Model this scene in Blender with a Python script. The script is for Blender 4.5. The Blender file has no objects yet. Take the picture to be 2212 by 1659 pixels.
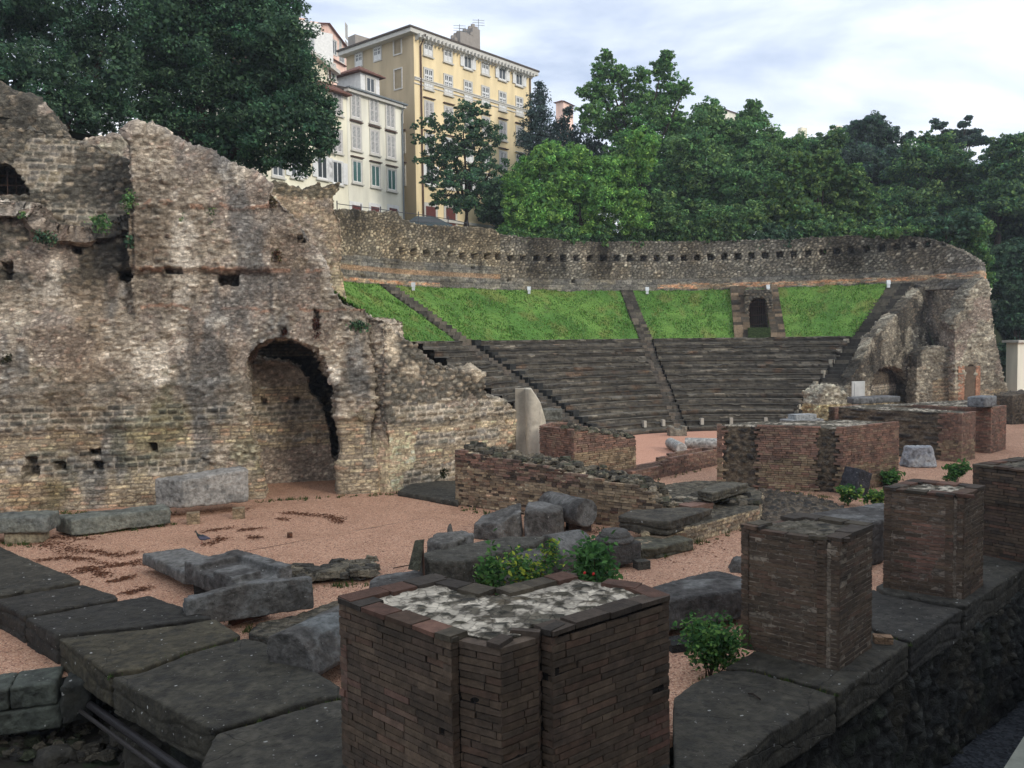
import bpy, bmesh, math, random
import numpy as np
from mathutils import Vector, Matrix, geometry
from mathutils.noise import noise as mnoise
random.seed(7); R_ = random.Random(11); RNG = np.random.default_rng(5)
SC = bpy.context.scene; COL = SC.collection
# ------------------------------------------------------------------ camera
# working picture coordinates: 2212 x 1659
FPX, CXP, CYP, CAMZ = 1843.0, 1106.0, 829.5, 5.0
PITCH, ROLL = math.radians(2.94), math.radians(0.7)
cam_data = bpy.data.cameras.new("camera"); cam = bpy.data.objects.new("camera", cam_data); COL.objects.link(cam)
cam_data.sensor_width = 36.0; cam_data.lens = 36.0*FPX/2212.0
cam_data.clip_start = 0.1; cam_data.clip_end = 6000
cam.location = (0, 0, CAMZ); cam.rotation_euler = (math.pi/2-PITCH, ROLL, 0)
SC.camera = cam
RM = cam.rotation_euler.to_matrix()
# ------------------------------------------------------------------ light
SUN_EL, SUN_AZ = math.radians(24), math.radians(132)   # azimuth clockwise from +Y: behind the camera, to the right
def make_world():
    w = bpy.data.worlds.new("World"); SC.world = w; w.use_nodes = True
    nt = w.node_tree; N = nt.nodes; L = nt.links; N.clear()
    out = N.new('ShaderNodeOutputWorld'); mix = N.new('ShaderNodeMixShader')
    sky = N.new('ShaderNodeTexSky'); sky.sky_type = 'NISHITA'; sky.sun_disc = False
    sky.sun_elevation = SUN_EL; sky.sun_rotation = SUN_AZ; sky.altitude = 20; sky.dust_density = 2.0
    b1 = N.new('ShaderNodeBackground'); b1.inputs['Strength'].default_value = 0.10
    L.new(sky.outputs[0], b1.inputs['Color'])
    b2 = N.new('ShaderNodeBackground'); b2.inputs['Strength'].default_value = 1.2
    tc = N.new('ShaderNodeTexCoord'); sep = N.new('ShaderNodeSeparateXYZ'); L.new(tc.outputs['Generated'], sep.inputs[0])
    add = N.new('ShaderNodeMath'); add.operation = 'MAXIMUM'; add.inputs[1].default_value = 0.0
    L.new(sep.outputs['Z'], add.inputs[0])
    ad2 = N.new('ShaderNodeMath'); ad2.operation = 'ADD'; ad2.inputs[1].default_value = 0.28; L.new(add.outputs[0], ad2.inputs[0])
    dx = N.new('ShaderNodeMath'); dx.operation = 'DIVIDE'; L.new(sep.outputs['X'], dx.inputs[0]); L.new(ad2.outputs[0], dx.inputs[1])
    dy = N.new('ShaderNodeMath'); dy.operation = 'DIVIDE'; L.new(sep.outputs['Y'], dy.inputs[0]); L.new(ad2.outputs[0], dy.inputs[1])
    cmb = N.new('ShaderNodeCombineXYZ'); L.new(dx.outputs[0], cmb.inputs[0]); L.new(dy.outputs[0], cmb.inputs[1])
    mp = N.new('ShaderNodeMapping'); mp.inputs['Location'].default_value = (24.2, 17.4, 10.4); mp.inputs['Scale'].default_value = (0.85, 1.5, 1)
    L.new(cmb.outputs[0], mp.inputs['Vector'])
    n1 = N.new('ShaderNodeTexNoise'); n1.inputs['Scale'].default_value = 1.7; n1.inputs['Detail'].default_value = 7
    n1.inputs['Roughness'].default_value = 0.52; n1.inputs['Distortion'].default_value = 0.25
    L.new(mp.outputs[0], n1.inputs['Vector'])
    ramp = N.new('ShaderNodeValToRGB'); e = ramp.color_ramp.elements
    e[0].position = 0.39; e[0].color = (1.0, 1.0, 1.0, 1)
    e[1].position = 0.66; e[1].color = (0.42, 0.50, 0.65, 1)
    m = ramp.color_ramp.elements.new(0.49); m.color = (0.78, 0.84, 0.94, 1)
    L.new(n1.outputs['Fac'], ramp.inputs[0]); L.new(ramp.outputs[0], b2.inputs['Color'])
    mix.inputs[0].default_value = 0.93
    L.new(b1.outputs[0], mix.inputs[1]); L.new(b2.outputs[0], mix.inputs[2]); L.new(mix.outputs[0], out.inputs[0])
make_world()
sun_d = bpy.data.lights.new("sun", 'SUN'); sun = bpy.data.objects.new("sun", sun_d); COL.objects.link(sun)
sun_d.energy = 1.5; sun_d.angle = math.radians(14); sun_d.color = (1.0, 0.93, 0.82)
sd = Vector((math.sin(SUN_AZ)*math.cos(SUN_EL), math.cos(SUN_AZ)*math.cos(SUN_EL), math.sin(SUN_EL)))
sun.rotation_euler = (-sd).to_track_quat('-Z', 'Y').to_euler(); sun.location = sd*60
SC.view_settings.view_transform = 'Standard'; SC.view_settings.look = 'None'
SC.view_settings.exposure = 0.30; SC.view_settings.gamma = 1.0; SC.view_settings.use_curve_mapping = False
# ------------------------------------------------------------------ picture -> world
def ray(px, py): return RM @ Vector(((px-CXP)/FPX, -(py-CYP)/FPX, -1.0))
def at(px, py, Y):
    d = ray(px, py); t = Y/d.y; return Vector((d.x*t, Y, CAMZ+d.z*t))
def gz(px, py, z):
    d = ray(px, py); t = (z-CAMZ)/d.z; return Vector((d.x*t, d.y*t, z))
def gxy(px, py, z):
    p = gz(px, py, z); return (p.x, p.y)
E1 = Vector((0.735, 0.678)); E1.normalize(); E2 = Vector((-E1.y, E1.x))
TC = Vector((12.8, 43.0))                     # centre of the theatre's outer circle
def sn(s, n): return TC + E1*s + E2*n
def lin(c):
    c = c/255.0; return c/12.92 if c <= 0.04045 else ((c+0.055)/1.055)**2.4
def A(r, g, b, k=1.0): return (min(lin(r)*k, .85), min(lin(g)*k, .85), min(lin(b)*k, .85))
# ------------------------------------------------------------------ numpy noise
def hsh(i, j, k=0, seed=0):
    M = np.int64(0xFFFFFFFF)
    i = np.asarray(i).astype(np.int64); j = np.asarray(j).astype(np.int64); k = np.asarray(k).astype(np.int64)
    n = (i*374761393 + j*668265263 + k*1274126177 + seed*974634777) & M
    n = ((n ^ (n >> 13))*1103515245) & M; n = ((n ^ (n >> 16))*668265263) & M; n = n ^ (n >> 15)
    return (n & 0xFFFFFF)/float(0xFFFFFF)
def vn3(P, seed=0):
    f = np.floor(P); w = P-f; w = w*w*(3-2*w); i, j, k = f[:, 0], f[:, 1], f[:, 2]
    r = 0
    for a in (0, 1):
        for b in (0, 1):
            for c in (0, 1):
                wt = (w[:, 0] if a else 1-w[:, 0])*(w[:, 1] if b else 1-w[:, 1])*(w[:, 2] if c else 1-w[:, 2])
                r = r + wt*hsh(i+a, j+b, k+c, seed)
    return r
def fbm(P, scale=1.0, octv=4, seed=0, rough=.5):
    s = 0; a = 1; t = 0; Q = np.asarray(P, dtype=np.float64)*scale+31.7
    for o in range(octv):
        s = s+a*vn3(Q, seed+o*17); t += a; a *= rough; Q = Q*2.03+11.3
    return s/t
def sst(a, b, x):
    t = np.clip((x-a)/(b-a), 0, 1); return t*t*(3-2*t)
def stones(u, z, cw, ch, seed=0, warp=0.0, wscale=2.0, jit=.6):
    """coursed or rubble stone pattern: returns distance to the joint, row and stone randoms"""
    if warp:
        P = np.stack([u, z, np.full_like(u, seed*3.1)], 1)
        u = u+(fbm(P, wscale, 3, seed+1)-.5)*warp*2.4; z = z+(fbm(P, wscale, 3, seed+9)-.5)*warp*1.7
    rf = z/ch; r = np.floor(rf); fz = rf-r
    cr = cw*(.75+.6*hsh(r, 7, 0, seed)); x = u/cr+hsh(r, 3, 0, seed)*23
    i = np.floor(x); bnd = lambda q: q+jit*(hsh(q, r, 5, seed)-.5)
    i = np.where(x < bnd(i), i-1, i); i = np.where(x >= bnd(i+1), i+1, i)
    e = np.minimum(np.minimum((x-bnd(i))*cr, (bnd(i+1)-x)*cr), np.minimum(fz*ch, (1-fz)*ch))
    stones.tilt = (x-(bnd(i)+bnd(i+1))/2)*cr*(hsh(i, r, 8, seed)-.5)+(fz-.5)*ch*(hsh(i, r, 9, seed)-.5)*1.6
    return e, hsh(i, r, 1, seed), hsh(i, r, 2, seed), hsh(i, r, 4, seed)
def voro(u, z, cw, ch, seed=0, warp=0.0):
    """irregular rubble: jittered cells with the distance to the cell border"""
    P = np.stack([u, z, np.full_like(u, seed*3.1)], 1)
    if warp: u = u+(fbm(P, 2.5, 3, seed+1)-.5)*warp; z = z+(fbm(P, 2.5, 3, seed+9)-.5)*warp
    x, y = u/cw, z/ch; i0, j0 = np.floor(x), np.floor(y); f1 = np.full(len(u), 9.); f2 = np.full(len(u), 9.); bi = i0.copy(); bj = j0.copy(); dx1 = np.zeros(len(u)); dy1 = np.zeros(len(u))
    for a in (-1, 0, 1):
        for b in (-1, 0, 1):
            i, j = i0+a, j0+b; px = i+.5+.9*(hsh(i, j, 11, seed)-.5)+.5*(np.mod(j, 2)-.5); py = j+.5+.75*(hsh(i, j, 12, seed)-.5)
            dx, dy = x-px, y-py; d = np.abs(dx)**2.6+np.abs(dy)**2.6; d = d**(1/2.6); n = d < f1
            f2 = np.where(n, f1, np.minimum(f2, d)); f1 = np.where(n, d, f1); bi = np.where(n, i, bi); bj = np.where(n, j, bj); dx1 = np.where(n, dx, dx1); dy1 = np.where(n, dy, dy1)
    stones.tilt = dx1*cw*(hsh(bi, bj, 8, seed)-.5)+dy1*ch*(hsh(bi, bj, 9, seed)-.5)*1.6
    return (f2-f1)*.5*min(cw, ch), hsh(bi, bj, 1, seed), hsh(bi, bj, 2, seed), hsh(bi, bj, 4, seed)
def pal(cols, rnd):
    C = np.array(cols); return C[np.minimum((rnd*len(cols)).astype(int), len(cols)-1)]
def mixc(a, b, t):
    t = np.asarray(t)[:, None]; return np.asarray(a)*(1-t)+np.asarray(b)*t
# ------------------------------------------------------------------ object helpers
def tag(o, label=None, cat=None, group=None, kind=None):
    if label: o['label'] = label
    if label and cat and not kind: kind = 'thing'
    if cat: o['category'] = cat
    if group: o['group'] = group
    if kind: o['kind'] = kind
    return o
def empty(name, loc, label, cat, group=None, rz=0):
    o = bpy.data.objects.new(name, None); COL.objects.link(o); o.location = loc; o.rotation_euler = (0, 0, rz)
    o.empty_display_size = .3
    return tag(o, label, cat, group)
def finish(name, me, mat, parent=None, center=True):
    """links a mesh given in world coordinates; its origin goes to the base of its bounds (or to the parent's origin)"""
    me.name = name
    if mat is not None: me.materials.append(mat)
    o = bpy.data.objects.new(name, me); COL.objects.link(o)
    n = len(me.vertices)
    if parent is not None:
        o.parent = parent; bpy.context.view_layer.update()
        org = parent.matrix_world.translation.copy() if parent.parent is None else (parent.parent.matrix_world.translation.copy())
        co = np.empty(n*3); me.vertices.foreach_get('co', co); co = co.reshape(-1, 3)-np.array(org)
        me.vertices.foreach_set('co', co.ravel())
    elif center and n:
        co = np.empty(n*3); me.vertices.foreach_get('co', co); co = co.reshape(-1, 3)
        c = (co.min(0)+co.max(0))/2; c[2] = co[:, 2].min()
        me.vertices.foreach_set('co', (co-c).ravel()); o.location = c
    me.update()
    return o
def setcol(me, C):
    a = me.color_attributes.new('Col', 'FLOAT_COLOR', 'POINT')
    C4 = np.ones((len(me.vertices), 4), dtype=np.float32); C4[:, :3] = np.clip(C, 0, .9); a.data.foreach_set('color', C4.ravel())
def getco(me):
    co = np.empty(len(me.vertices)*3); me.vertices.foreach_get('co', co); return co.reshape(-1, 3)
def getno(me):
    co = np.empty(len(me.vertices)*3); me.vertices.foreach_get('normal', co); return co.reshape(-1, 3)
def setco(me, co): me.vertices.foreach_set('co', np.asarray(co, dtype=np.float64).ravel()); me.update()
def smooth(me): me.polygons.foreach_set('use_smooth', [True]*len(me.polygons))
class MB:
    """collects boxes and faces with a colour per vertex into one mesh (world coordinates)"""
    def __init__(s): s.v = []; s.f = []; s.c = []
    def add(s, vs, fs, col):
        b = len(s.v); s.v += [tuple(v) for v in vs]; s.f += [tuple(b+i for i in f) for f in fs]; s.c += [col]*len(vs)
    def hexa(s, p, col):   # p: 4 bottom, 4 top, ccw
        s.add(p, [(3, 2, 1, 0), (4, 5, 6, 7), (0, 1, 5, 4), (1, 2, 6, 5), (2, 3, 7, 6), (3, 0, 4, 7)], col)
    def obox(s, o, ax, ay, az, x0, x1, y0, y1, z0, z1, col=(.5, .5, .5)):
        P = lambda x, y, z: o+ax*x+ay*y+az*z
        s.hexa([P(x0, y0, z0), P(x1, y0, z0), P(x1, y1, z0), P(x0, y1, z0), P(x0, y0, z1), P(x1, y0, z1), P(x1, y1, z1), P(x0, y1, z1)], col)
    def box(s, c, sx, sy, sz, rz=0, col=(.5, .5, .5)):
        ca, sa = math.cos(rz), math.sin(rz)
        s.obox(Vector(c), Vector((ca, sa, 0)), Vector((-sa, ca, 0)), Vector((0, 0, 1)), -sx/2, sx/2, -sy/2, sy/2, 0, sz, col)
    def tube(s, pts, r, n=8, col=(.5, .5, .5), r2=None):
        pts = [Vector(p) for p in pts]; rings = []; m = len(pts)
        for i, p in enumerate(pts):
            t = (pts[min(i+1, m-1)]-pts[max(i-1, 0)]).normalized()
            a = t.cross(Vector((0, 0, 1)));
            if a.length < .05: a = t.cross(Vector((1, 0, 0)))
            a.normalize(); b = t.cross(a); rr = r if r2 is None else r+(r2-r)*i/max(m-1, 1)
            rings.append([p+(a*math.cos(2*math.pi*k/n)+b*math.sin(2*math.pi*k/n))*rr for k in range(n)])
        vs = [v for rg in rings for v in rg]; fs = []
        for i in range(m-1):
            for k in range(n): fs.append((i*n+k, i*n+(k+1) % n, (i+1)*n+(k+1) % n, (i+1)*n+k))
        fs += [tuple(range(n))[::-1], tuple((m-1)*n+k for k in range(n))]
        s.add(vs, fs, col)
    def mesh(s, name='m'):
        me = bpy.data.meshes.new(name); me.from_pydata(s.v, [], s.f); me.update(); setcol(me, np.array(s.c) if s.c else np.zeros((0, 3))); return me
    def build(s, name, mat, parent=None): return finish(name, s.mesh(name), mat, parent)
def grid_mesh(name, X, C=None, keep=None, close=False):
    """X: (n,m,3) array of points -> quad mesh; keep: (n-1,m-1) mask"""
    n, m = X.shape[:2]; idx = np.arange(n*m).reshape(n, m)
    F = np.stack([idx[:-1, :-1], idx[1:, :-1], idx[1:, 1:], idx[:-1, 1:]], -1)
    F = F[keep] if keep is not None else F.reshape(-1, 4)
    return arr_mesh(name, X.reshape(-1, 3), F, None if C is None else C.reshape(-1, 3))
def arr_mesh(name, V, F, C=None):
    me = bpy.data.meshes.new(name); nv, nf, k = len(V), len(F), F.shape[1]
    me.vertices.add(nv); me.vertices.foreach_set('co', np.asarray(V, dtype=np.float32).ravel())
    me.loops.add(nf*k); me.loops.foreach_set('vertex_index', F.astype(np.int32).ravel())
    me.polygons.add(nf); me.polygons.foreach_set('loop_start', np.arange(0, nf*k, k, dtype=np.int32))
    me.polygons.foreach_set('loop_total', np.full(nf, k, dtype=np.int32)); me.update(calc_edges=True)
    if C is not None: setcol(me, C)
    return me
def remesh(bm, voxel):
    me = bpy.data.meshes.new('t'); bm.to_mesh(me); bm.free(); o = bpy.data.objects.new('t', me); COL.objects.link(o)
    md = o.modifiers.new('r', 'REMESH'); md.mode = 'VOXEL'; md.voxel_size = voxel; md.adaptivity = 0
    bpy.context.view_layer.update(); dg = bpy.context.evaluated_depsgraph_get()
    m2 = bpy.data.meshes.new_from_object(o.evaluated_get(dg)); bpy.data.objects.remove(o); bpy.data.meshes.remove(me)
    smooth(m2); return m2
def prism_bm(bm, pts, z0, z1, holes=(), axis='z'):
    """extrudes a polygon (with holes). axis z: pts are xy; axis y: pts are (u,z) and z0..z1 is depth"""
    loops = [[Vector((p[0], p[1], 0)) for p in L_] for L_ in [pts]+list(holes)]
    tris = geometry.tessellate_polygon(loops); flat = [p for L_ in loops for p in L_]
    mk = (lambda p, d: (p.x, p.y, d)) if axis == 'z' else (lambda p, d: (p.x, d, p.y))
    lo = [bm.verts.new(mk(p, z0)) for p in flat]; hi = [bm.verts.new(mk(p, z1)) for p in flat]
    for t in tris:
        try: bm.faces.new([lo[i] for i in t]); bm.faces.new([hi[i] for i in reversed(t)])
        except ValueError: pass
    b = 0
    for L_ in loops:
        n = len(L_)
        for i in range(n):
            j = (i+1) % n; bm.faces.new([lo[b+i], lo[b+j], hi[b+j], hi[b+i]])
        b += n
    bmesh.ops.recalc_face_normals(bm, faces=bm.faces)
    return bm
def inst(src, loc, rz, label=None, group=None, scale=None):
    def cp(o, par):
        c = o.copy(); COL.objects.link(c)
        if par is not None: c.parent = par; c.matrix_parent_inverse = o.matrix_parent_inverse.copy()
        for ch in list(o.children): cp(ch, c)
        return c
    r = cp(src, None); r.location = loc; r.rotation_euler = (0, 0, rz)
    if scale: r.scale = (scale,)*3
    if label: r['label'] = label
    if group: r['group'] = group
    return r
# ------------------------------------------------------------------ materials
def colmat(name, bump=.3, bscale=18.0, rough=.9, nscale=6.0, namp=.35, spec=.25, detail=8, extra=None, crack=None, bdist=.05, chips=None, specks=None):
    m = bpy.data.materials.new(name); m.use_nodes = True; nt = m.node_tree; N = nt.nodes; L = nt.links
    b = N['Principled BSDF']; at_ = N.new('ShaderNodeAttribute'); at_.attribute_name = 'Col'
    geo = N.new('ShaderNodeNewGeometry')
    n1 = N.new('ShaderNodeTexNoise'); n1.inputs['Scale'].default_value = nscale; n1.inputs['Detail'].default_value = detail; n1.inputs['Roughness'].default_value = .65
    L.new(geo.outputs['Position'], n1.inputs['Vector'])
    mr = N.new('ShaderNodeMapRange'); mr.inputs[1].default_value = .28; mr.inputs[2].default_value = .72
    mr.inputs[3].default_value = 1-namp; mr.inputs[4].default_value = 1+namp; L.new(n1.outputs['Fac'], mr.inputs[0])
    mul = N.new('ShaderNodeVectorMath'); mul.operation = 'SCALE'; L.new(at_.outputs['Color'], mul.inputs[0]); L.new(mr.outputs[0], mul.inputs['Scale'])
    last = mul.outputs[0]
    if extra:   # (colour, scale, threshold lo, hi): patches of lichen, dirt or lime
        for (c, sc, lo, hi, amt) in extra:
            n2 = N.new('ShaderNodeTexNoise'); n2.inputs['Scale'].default_value = sc; n2.inputs['Detail'].default_value = 6; n2.inputs['Roughness'].default_value = .7
            L.new(geo.outputs['Position'], n2.inputs['Vector'])
            m2 = N.new('ShaderNodeMapRange'); m2.inputs[1].default_value = lo; m2.inputs[2].default_value = hi; m2.inputs[4].default_value = amt
            L.new(n2.outputs['Fac'], m2.inputs[0])
            mx = N.new('ShaderNodeMix'); mx.data_type = 'RGBA'; L.new(m2.outputs[0], mx.inputs[0]); L.new(last, mx.inputs[6]); mx.inputs[7].default_value = (*c, 1)
            last = mx.outputs[2]
    ck = None; hb = None
    if specks:   # droppings and lichen dots: (scale, radius, share kept, colour)
        for k_, (ss, sr, sh_, scol) in enumerate(specks):
            sw = N.new('ShaderNodeTexNoise'); sw.inputs['Scale'].default_value = ss*1.7; L.new(geo.outputs['Position'], sw.inputs['Vector'])
            sa = N.new('ShaderNodeVectorMath'); sa.operation = 'MULTIPLY_ADD'; sa.inputs[1].default_value = (.5/ss,)*3; L.new(sw.outputs['Color'], sa.inputs[0]); L.new(geo.outputs['Position'], sa.inputs[2])
            sv = N.new('ShaderNodeTexVoronoi'); sv.inputs['Scale'].default_value = ss; L.new(sa.outputs[0], sv.inputs['Vector'])
            s1 = N.new('ShaderNodeMath'); s1.operation = 'LESS_THAN'; s1.inputs[1].default_value = sr; L.new(sv.outputs['Distance'], s1.inputs[0])
            s3 = N.new('ShaderNodeSeparateColor'); L.new(sv.outputs['Color'], s3.inputs[0]); s4 = N.new('ShaderNodeMath'); s4.operation = 'LESS_THAN'; s4.inputs[1].default_value = sh_; L.new(s3.outputs[1], s4.inputs[0])
            s5 = N.new('ShaderNodeMath'); s5.operation = 'MULTIPLY'; L.new(s1.outputs[0], s5.inputs[0]); L.new(s4.outputs[0], s5.inputs[1])
            mx = N.new('ShaderNodeMix'); mx.data_type = 'RGBA'; L.new(s5.outputs[0], mx.inputs[0]); L.new(last, mx.inputs[6]); mx.inputs[7].default_value = (*scol, 1); last = mx.outputs[2]
    if chips:   # small stone chips below the mesh resolution: (scale, edge width, darkening, height)
        cn = N.new('ShaderNodeTexNoise'); cn.inputs['Scale'].default_value = chips[0]*.7; cn.inputs['Detail'].default_value = 4; L.new(geo.outputs['Position'], cn.inputs['Vector'])
        ca = N.new('ShaderNodeVectorMath'); ca.operation = 'MULTIPLY_ADD'; ca.inputs[1].default_value = (.22, .22, .12); L.new(cn.outputs['Color'], ca.inputs[0]); L.new(geo.outputs['Position'], ca.inputs[2])
        cs = N.new('ShaderNodeVectorMath'); cs.operation = 'MULTIPLY'; cs.inputs[1].default_value = (1, 1, 1.8); L.new(ca.outputs[0], cs.inputs[0])
        cv = N.new('ShaderNodeTexVoronoi'); cv.feature = 'DISTANCE_TO_EDGE'; cv.inputs['Scale'].default_value = chips[0]; L.new(cs.outputs[0], cv.inputs['Vector'])
        cc = N.new('ShaderNodeTexVoronoi'); cc.inputs['Scale'].default_value = chips[0]; L.new(cs.outputs[0], cc.inputs['Vector'])
        e1 = N.new('ShaderNodeMapRange'); e1.inputs[2].default_value = chips[1]; e1.inputs[3].default_value = chips[2]; L.new(cv.outputs['Distance'], e1.inputs[0])
        sc = N.new('ShaderNodeSeparateColor'); L.new(cc.outputs['Color'], sc.inputs[0]); e2 = N.new('ShaderNodeMapRange'); e2.inputs[3].default_value = .72; e2.inputs[4].default_value = 1.3; L.new(sc.outputs[0], e2.inputs[0])
        em = N.new('ShaderNodeMath'); em.operation = 'MULTIPLY'; L.new(e1.outputs[0], em.inputs[0]); L.new(e2.outputs[0], em.inputs[1])
        es = N.new('ShaderNodeVectorMath'); es.operation = 'SCALE'; L.new(last, es.inputs[0]); L.new(em.outputs[0], es.inputs['Scale']); last = es.outputs[0]
        hb = N.new('ShaderNodeMath'); hb.operation = 'MULTIPLY'; hb.inputs[1].default_value = chips[3]; L.new(em.outputs[0], hb.inputs[0])
    if crack:   # thin wandering cracks: (scale, width, depth)
        nw = N.new('ShaderNodeTexNoise'); nw.inputs['Scale'].default_value = crack[0]*1.6; nw.inputs['Detail'].default_value = 6; L.new(geo.outputs['Position'], nw.inputs['Vector'])
        va = N.new('ShaderNodeVectorMath'); va.operation = 'MULTIPLY_ADD'; va.inputs[1].default_value = (.9, .9, .3); L.new(nw.outputs['Color'], va.inputs[0]); L.new(geo.outputs['Position'], va.inputs[2])
        vo = N.new('ShaderNodeTexVoronoi'); vo.feature = 'DISTANCE_TO_EDGE'; vo.inputs['Scale'].default_value = crack[0]; L.new(va.outputs[0], vo.inputs['Vector'])
        cm = N.new('ShaderNodeMapRange'); cm.inputs[1].default_value = 0; cm.inputs[2].default_value = crack[1]; L.new(vo.outputs['Distance'], cm.inputs[0])
        c2 = N.new('ShaderNodeMapRange'); c2.inputs[3].default_value = .6; L.new(cm.outputs[0], c2.inputs[0]); ck = cm
        s2 = N.new('ShaderNodeVectorMath'); s2.operation = 'SCALE'; L.new(last, s2.inputs[0]); L.new(c2.outputs[0], s2.inputs['Scale']); last = s2.outputs[0]
    L.new(last, b.inputs['Base Color']); b.inputs['Roughness'].default_value = rough; b.inputs['Specular IOR Level'].default_value = spec
    if bump:
        n3 = N.new('ShaderNodeTexNoise'); n3.inputs['Scale'].default_value = bscale; n3.inputs['Detail'].default_value = 9; n3.inputs['Roughness'].default_value = .62
        L.new(geo.outputs['Position'], n3.inputs['Vector'])
        bp = N.new('ShaderNodeBump'); bp.inputs['Strength'].default_value = bump; bp.inputs['Distance'].default_value = bdist
        if ck is not None:
            ad = N.new('ShaderNodeMath'); ad.operation = 'MULTIPLY_ADD'; ad.inputs[1].default_value = crack[2]; L.new(ck.outputs[0], ad.inputs[0]); L.new(n3.outputs['Fac'], ad.inputs[2]); L.new(ad.outputs[0], bp.inputs['Height'])
        elif hb is not None:
            ad = N.new('ShaderNodeMath'); ad.operation = 'ADD'; L.new(hb.outputs[0], ad.inputs[0]); L.new(n3.outputs['Fac'], ad.inputs[1]); L.new(ad.outputs[0], bp.inputs['Height'])
        else: L.new(n3.outputs['Fac'], bp.inputs['Height'])
        L.new(bp.outputs[0], b.inputs['Normal'])
    return m
def plain(name, c, rough=.7, spec=.3, metal=0, bump=0, bscale=20, namp=.1, nscale=4, streak=None):
    m = bpy.data.materials.new(name); m.use_nodes = True; nt = m.node_tree; N = nt.nodes; L = nt.links; b = N['Principled BSDF']
    geo = N.new('ShaderNodeNewGeometry'); n1 = N.new('ShaderNodeTexNoise'); n1.inputs['Scale'].default_value = nscale; n1.inputs['Detail'].default_value = 6
    if streak:
        sv = N.new('ShaderNodeVectorMath'); sv.operation = 'MULTIPLY'; sv.inputs[1].default_value = (1, 1, streak); L.new(geo.outputs['Position'], sv.inputs[0]); L.new(sv.outputs[0], n1.inputs['Vector'])
    else: L.new(geo.outputs['Position'], n1.inputs['Vector'])
    mr = N.new('ShaderNodeMapRange'); mr.inputs[1].default_value = .3; mr.inputs[2].default_value = .7; mr.inputs[3].default_value = 1-namp; mr.inputs[4].default_value = 1+namp
    L.new(n1.outputs['Fac'], mr.inputs[0]); mul = N.new('ShaderNodeVectorMath'); mul.operation = 'SCALE'; mul.inputs[0].default_value = c; L.new(mr.outputs[0], mul.inputs['Scale'])
    L.new(mul.outputs[0], b.inputs['Base Color']); b.inputs['Roughness'].default_value = rough; b.inputs['Specular IOR Level'].default_value = spec; b.inputs['Metallic'].default_value = metal
    if bump:
        bp = N.new('ShaderNodeBump'); bp.inputs['Strength'].default_value = bump; bp.inputs['Distance'].default_value = .04
        n3 = N.new('ShaderNodeTexNoise'); n3.inputs['Scale'].default_value = bscale; n3.inputs['Detail'].default_value = 8; L.new(geo.outputs['Position'], n3.inputs['Vector'])
        L.new(n3.outputs['Fac'], bp.inputs['Height']); L.new(bp.outputs[0], b.inputs['Normal'])
    return m
M_RUIN = colmat('ruin_masonry', bump=.9, bscale=8, nscale=6, namp=.4, bdist=.09, chips=(8.0, .09, .60, .4))
M_STEP = colmat('seating_stone', bump=.8, bscale=6, nscale=3.2, namp=.45, bdist=.08)
M_BRICK = colmat('brick', bump=.45, bscale=28, nscale=9, namp=.35, extra=[((.018, .017, .015), 1.6, .5, .68, .55), ((.05,.045,.035), 22, .6, .75, .5)])
M_SLAB = colmat('slab_stone', bump=.9, bscale=11, nscale=7, namp=.6, rough=.82, spec=.35, bdist=.06, specks=[(5.5, .11, .22, (.34, .34, .32)), (14, .16, .10, (.22, .22, .20)), (2.1, .05, .3, (.5, .5, .48))], crack=(.45, .004, .4), extra=[((.05, .045, .03), 1.3, .52, .7, .45), ((.26, .26, .24), 11, .665, .70, .8), ((.02, .02, .018), 3.1, .52, .62, .5)])
M_BLOCK = colmat('grey_limestone', bump=1.0, bscale=13, nscale=9, namp=.55, bdist=.07, specks=[(7, .10, .25, (.30, .30, .28)), (19, .18, .12, (.03, .03, .03))], rough=.85, extra=[((.19, .2, .21), 9, .60, .74, .55), ((.018, .019, .02), 2.2, .55, .72, .5)])
M_LEAF = None
def leafmat(name='foliage', trans=.3):
    m = bpy.data.materials.new(name); m.use_nodes = True; nt = m.node_tree; N = nt.nodes; L = nt.links; N.clear()
    o = N.new('ShaderNodeOutputMaterial'); a = N.new('ShaderNodeAttribute'); a.attribute_name = 'Col'
    d = N.new('ShaderNodeBsdfPrincipled'); d.inputs['Roughness'].default_value = .75; d.inputs['Specular IOR Level'].default_value = .12
    t = N.new('ShaderNodeBsdfTranslucent'); mx = N.new('ShaderNodeMixShader'); mx.inputs[0].default_value = trans
    L.new(a.outputs['Color'], d.inputs['Base Color']); L.new(a.outputs['Color'], t.inputs['Color'])
    L.new(d.outputs[0], mx.inputs[1]); L.new(t.outputs[0], mx.inputs[2]); L.new(mx.outputs[0], o.inputs[0]); return m
M_LEAF = leafmat()
M_BARK = colmat('bark', bump=.6, bscale=14, nscale=5, namp=.4)
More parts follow.
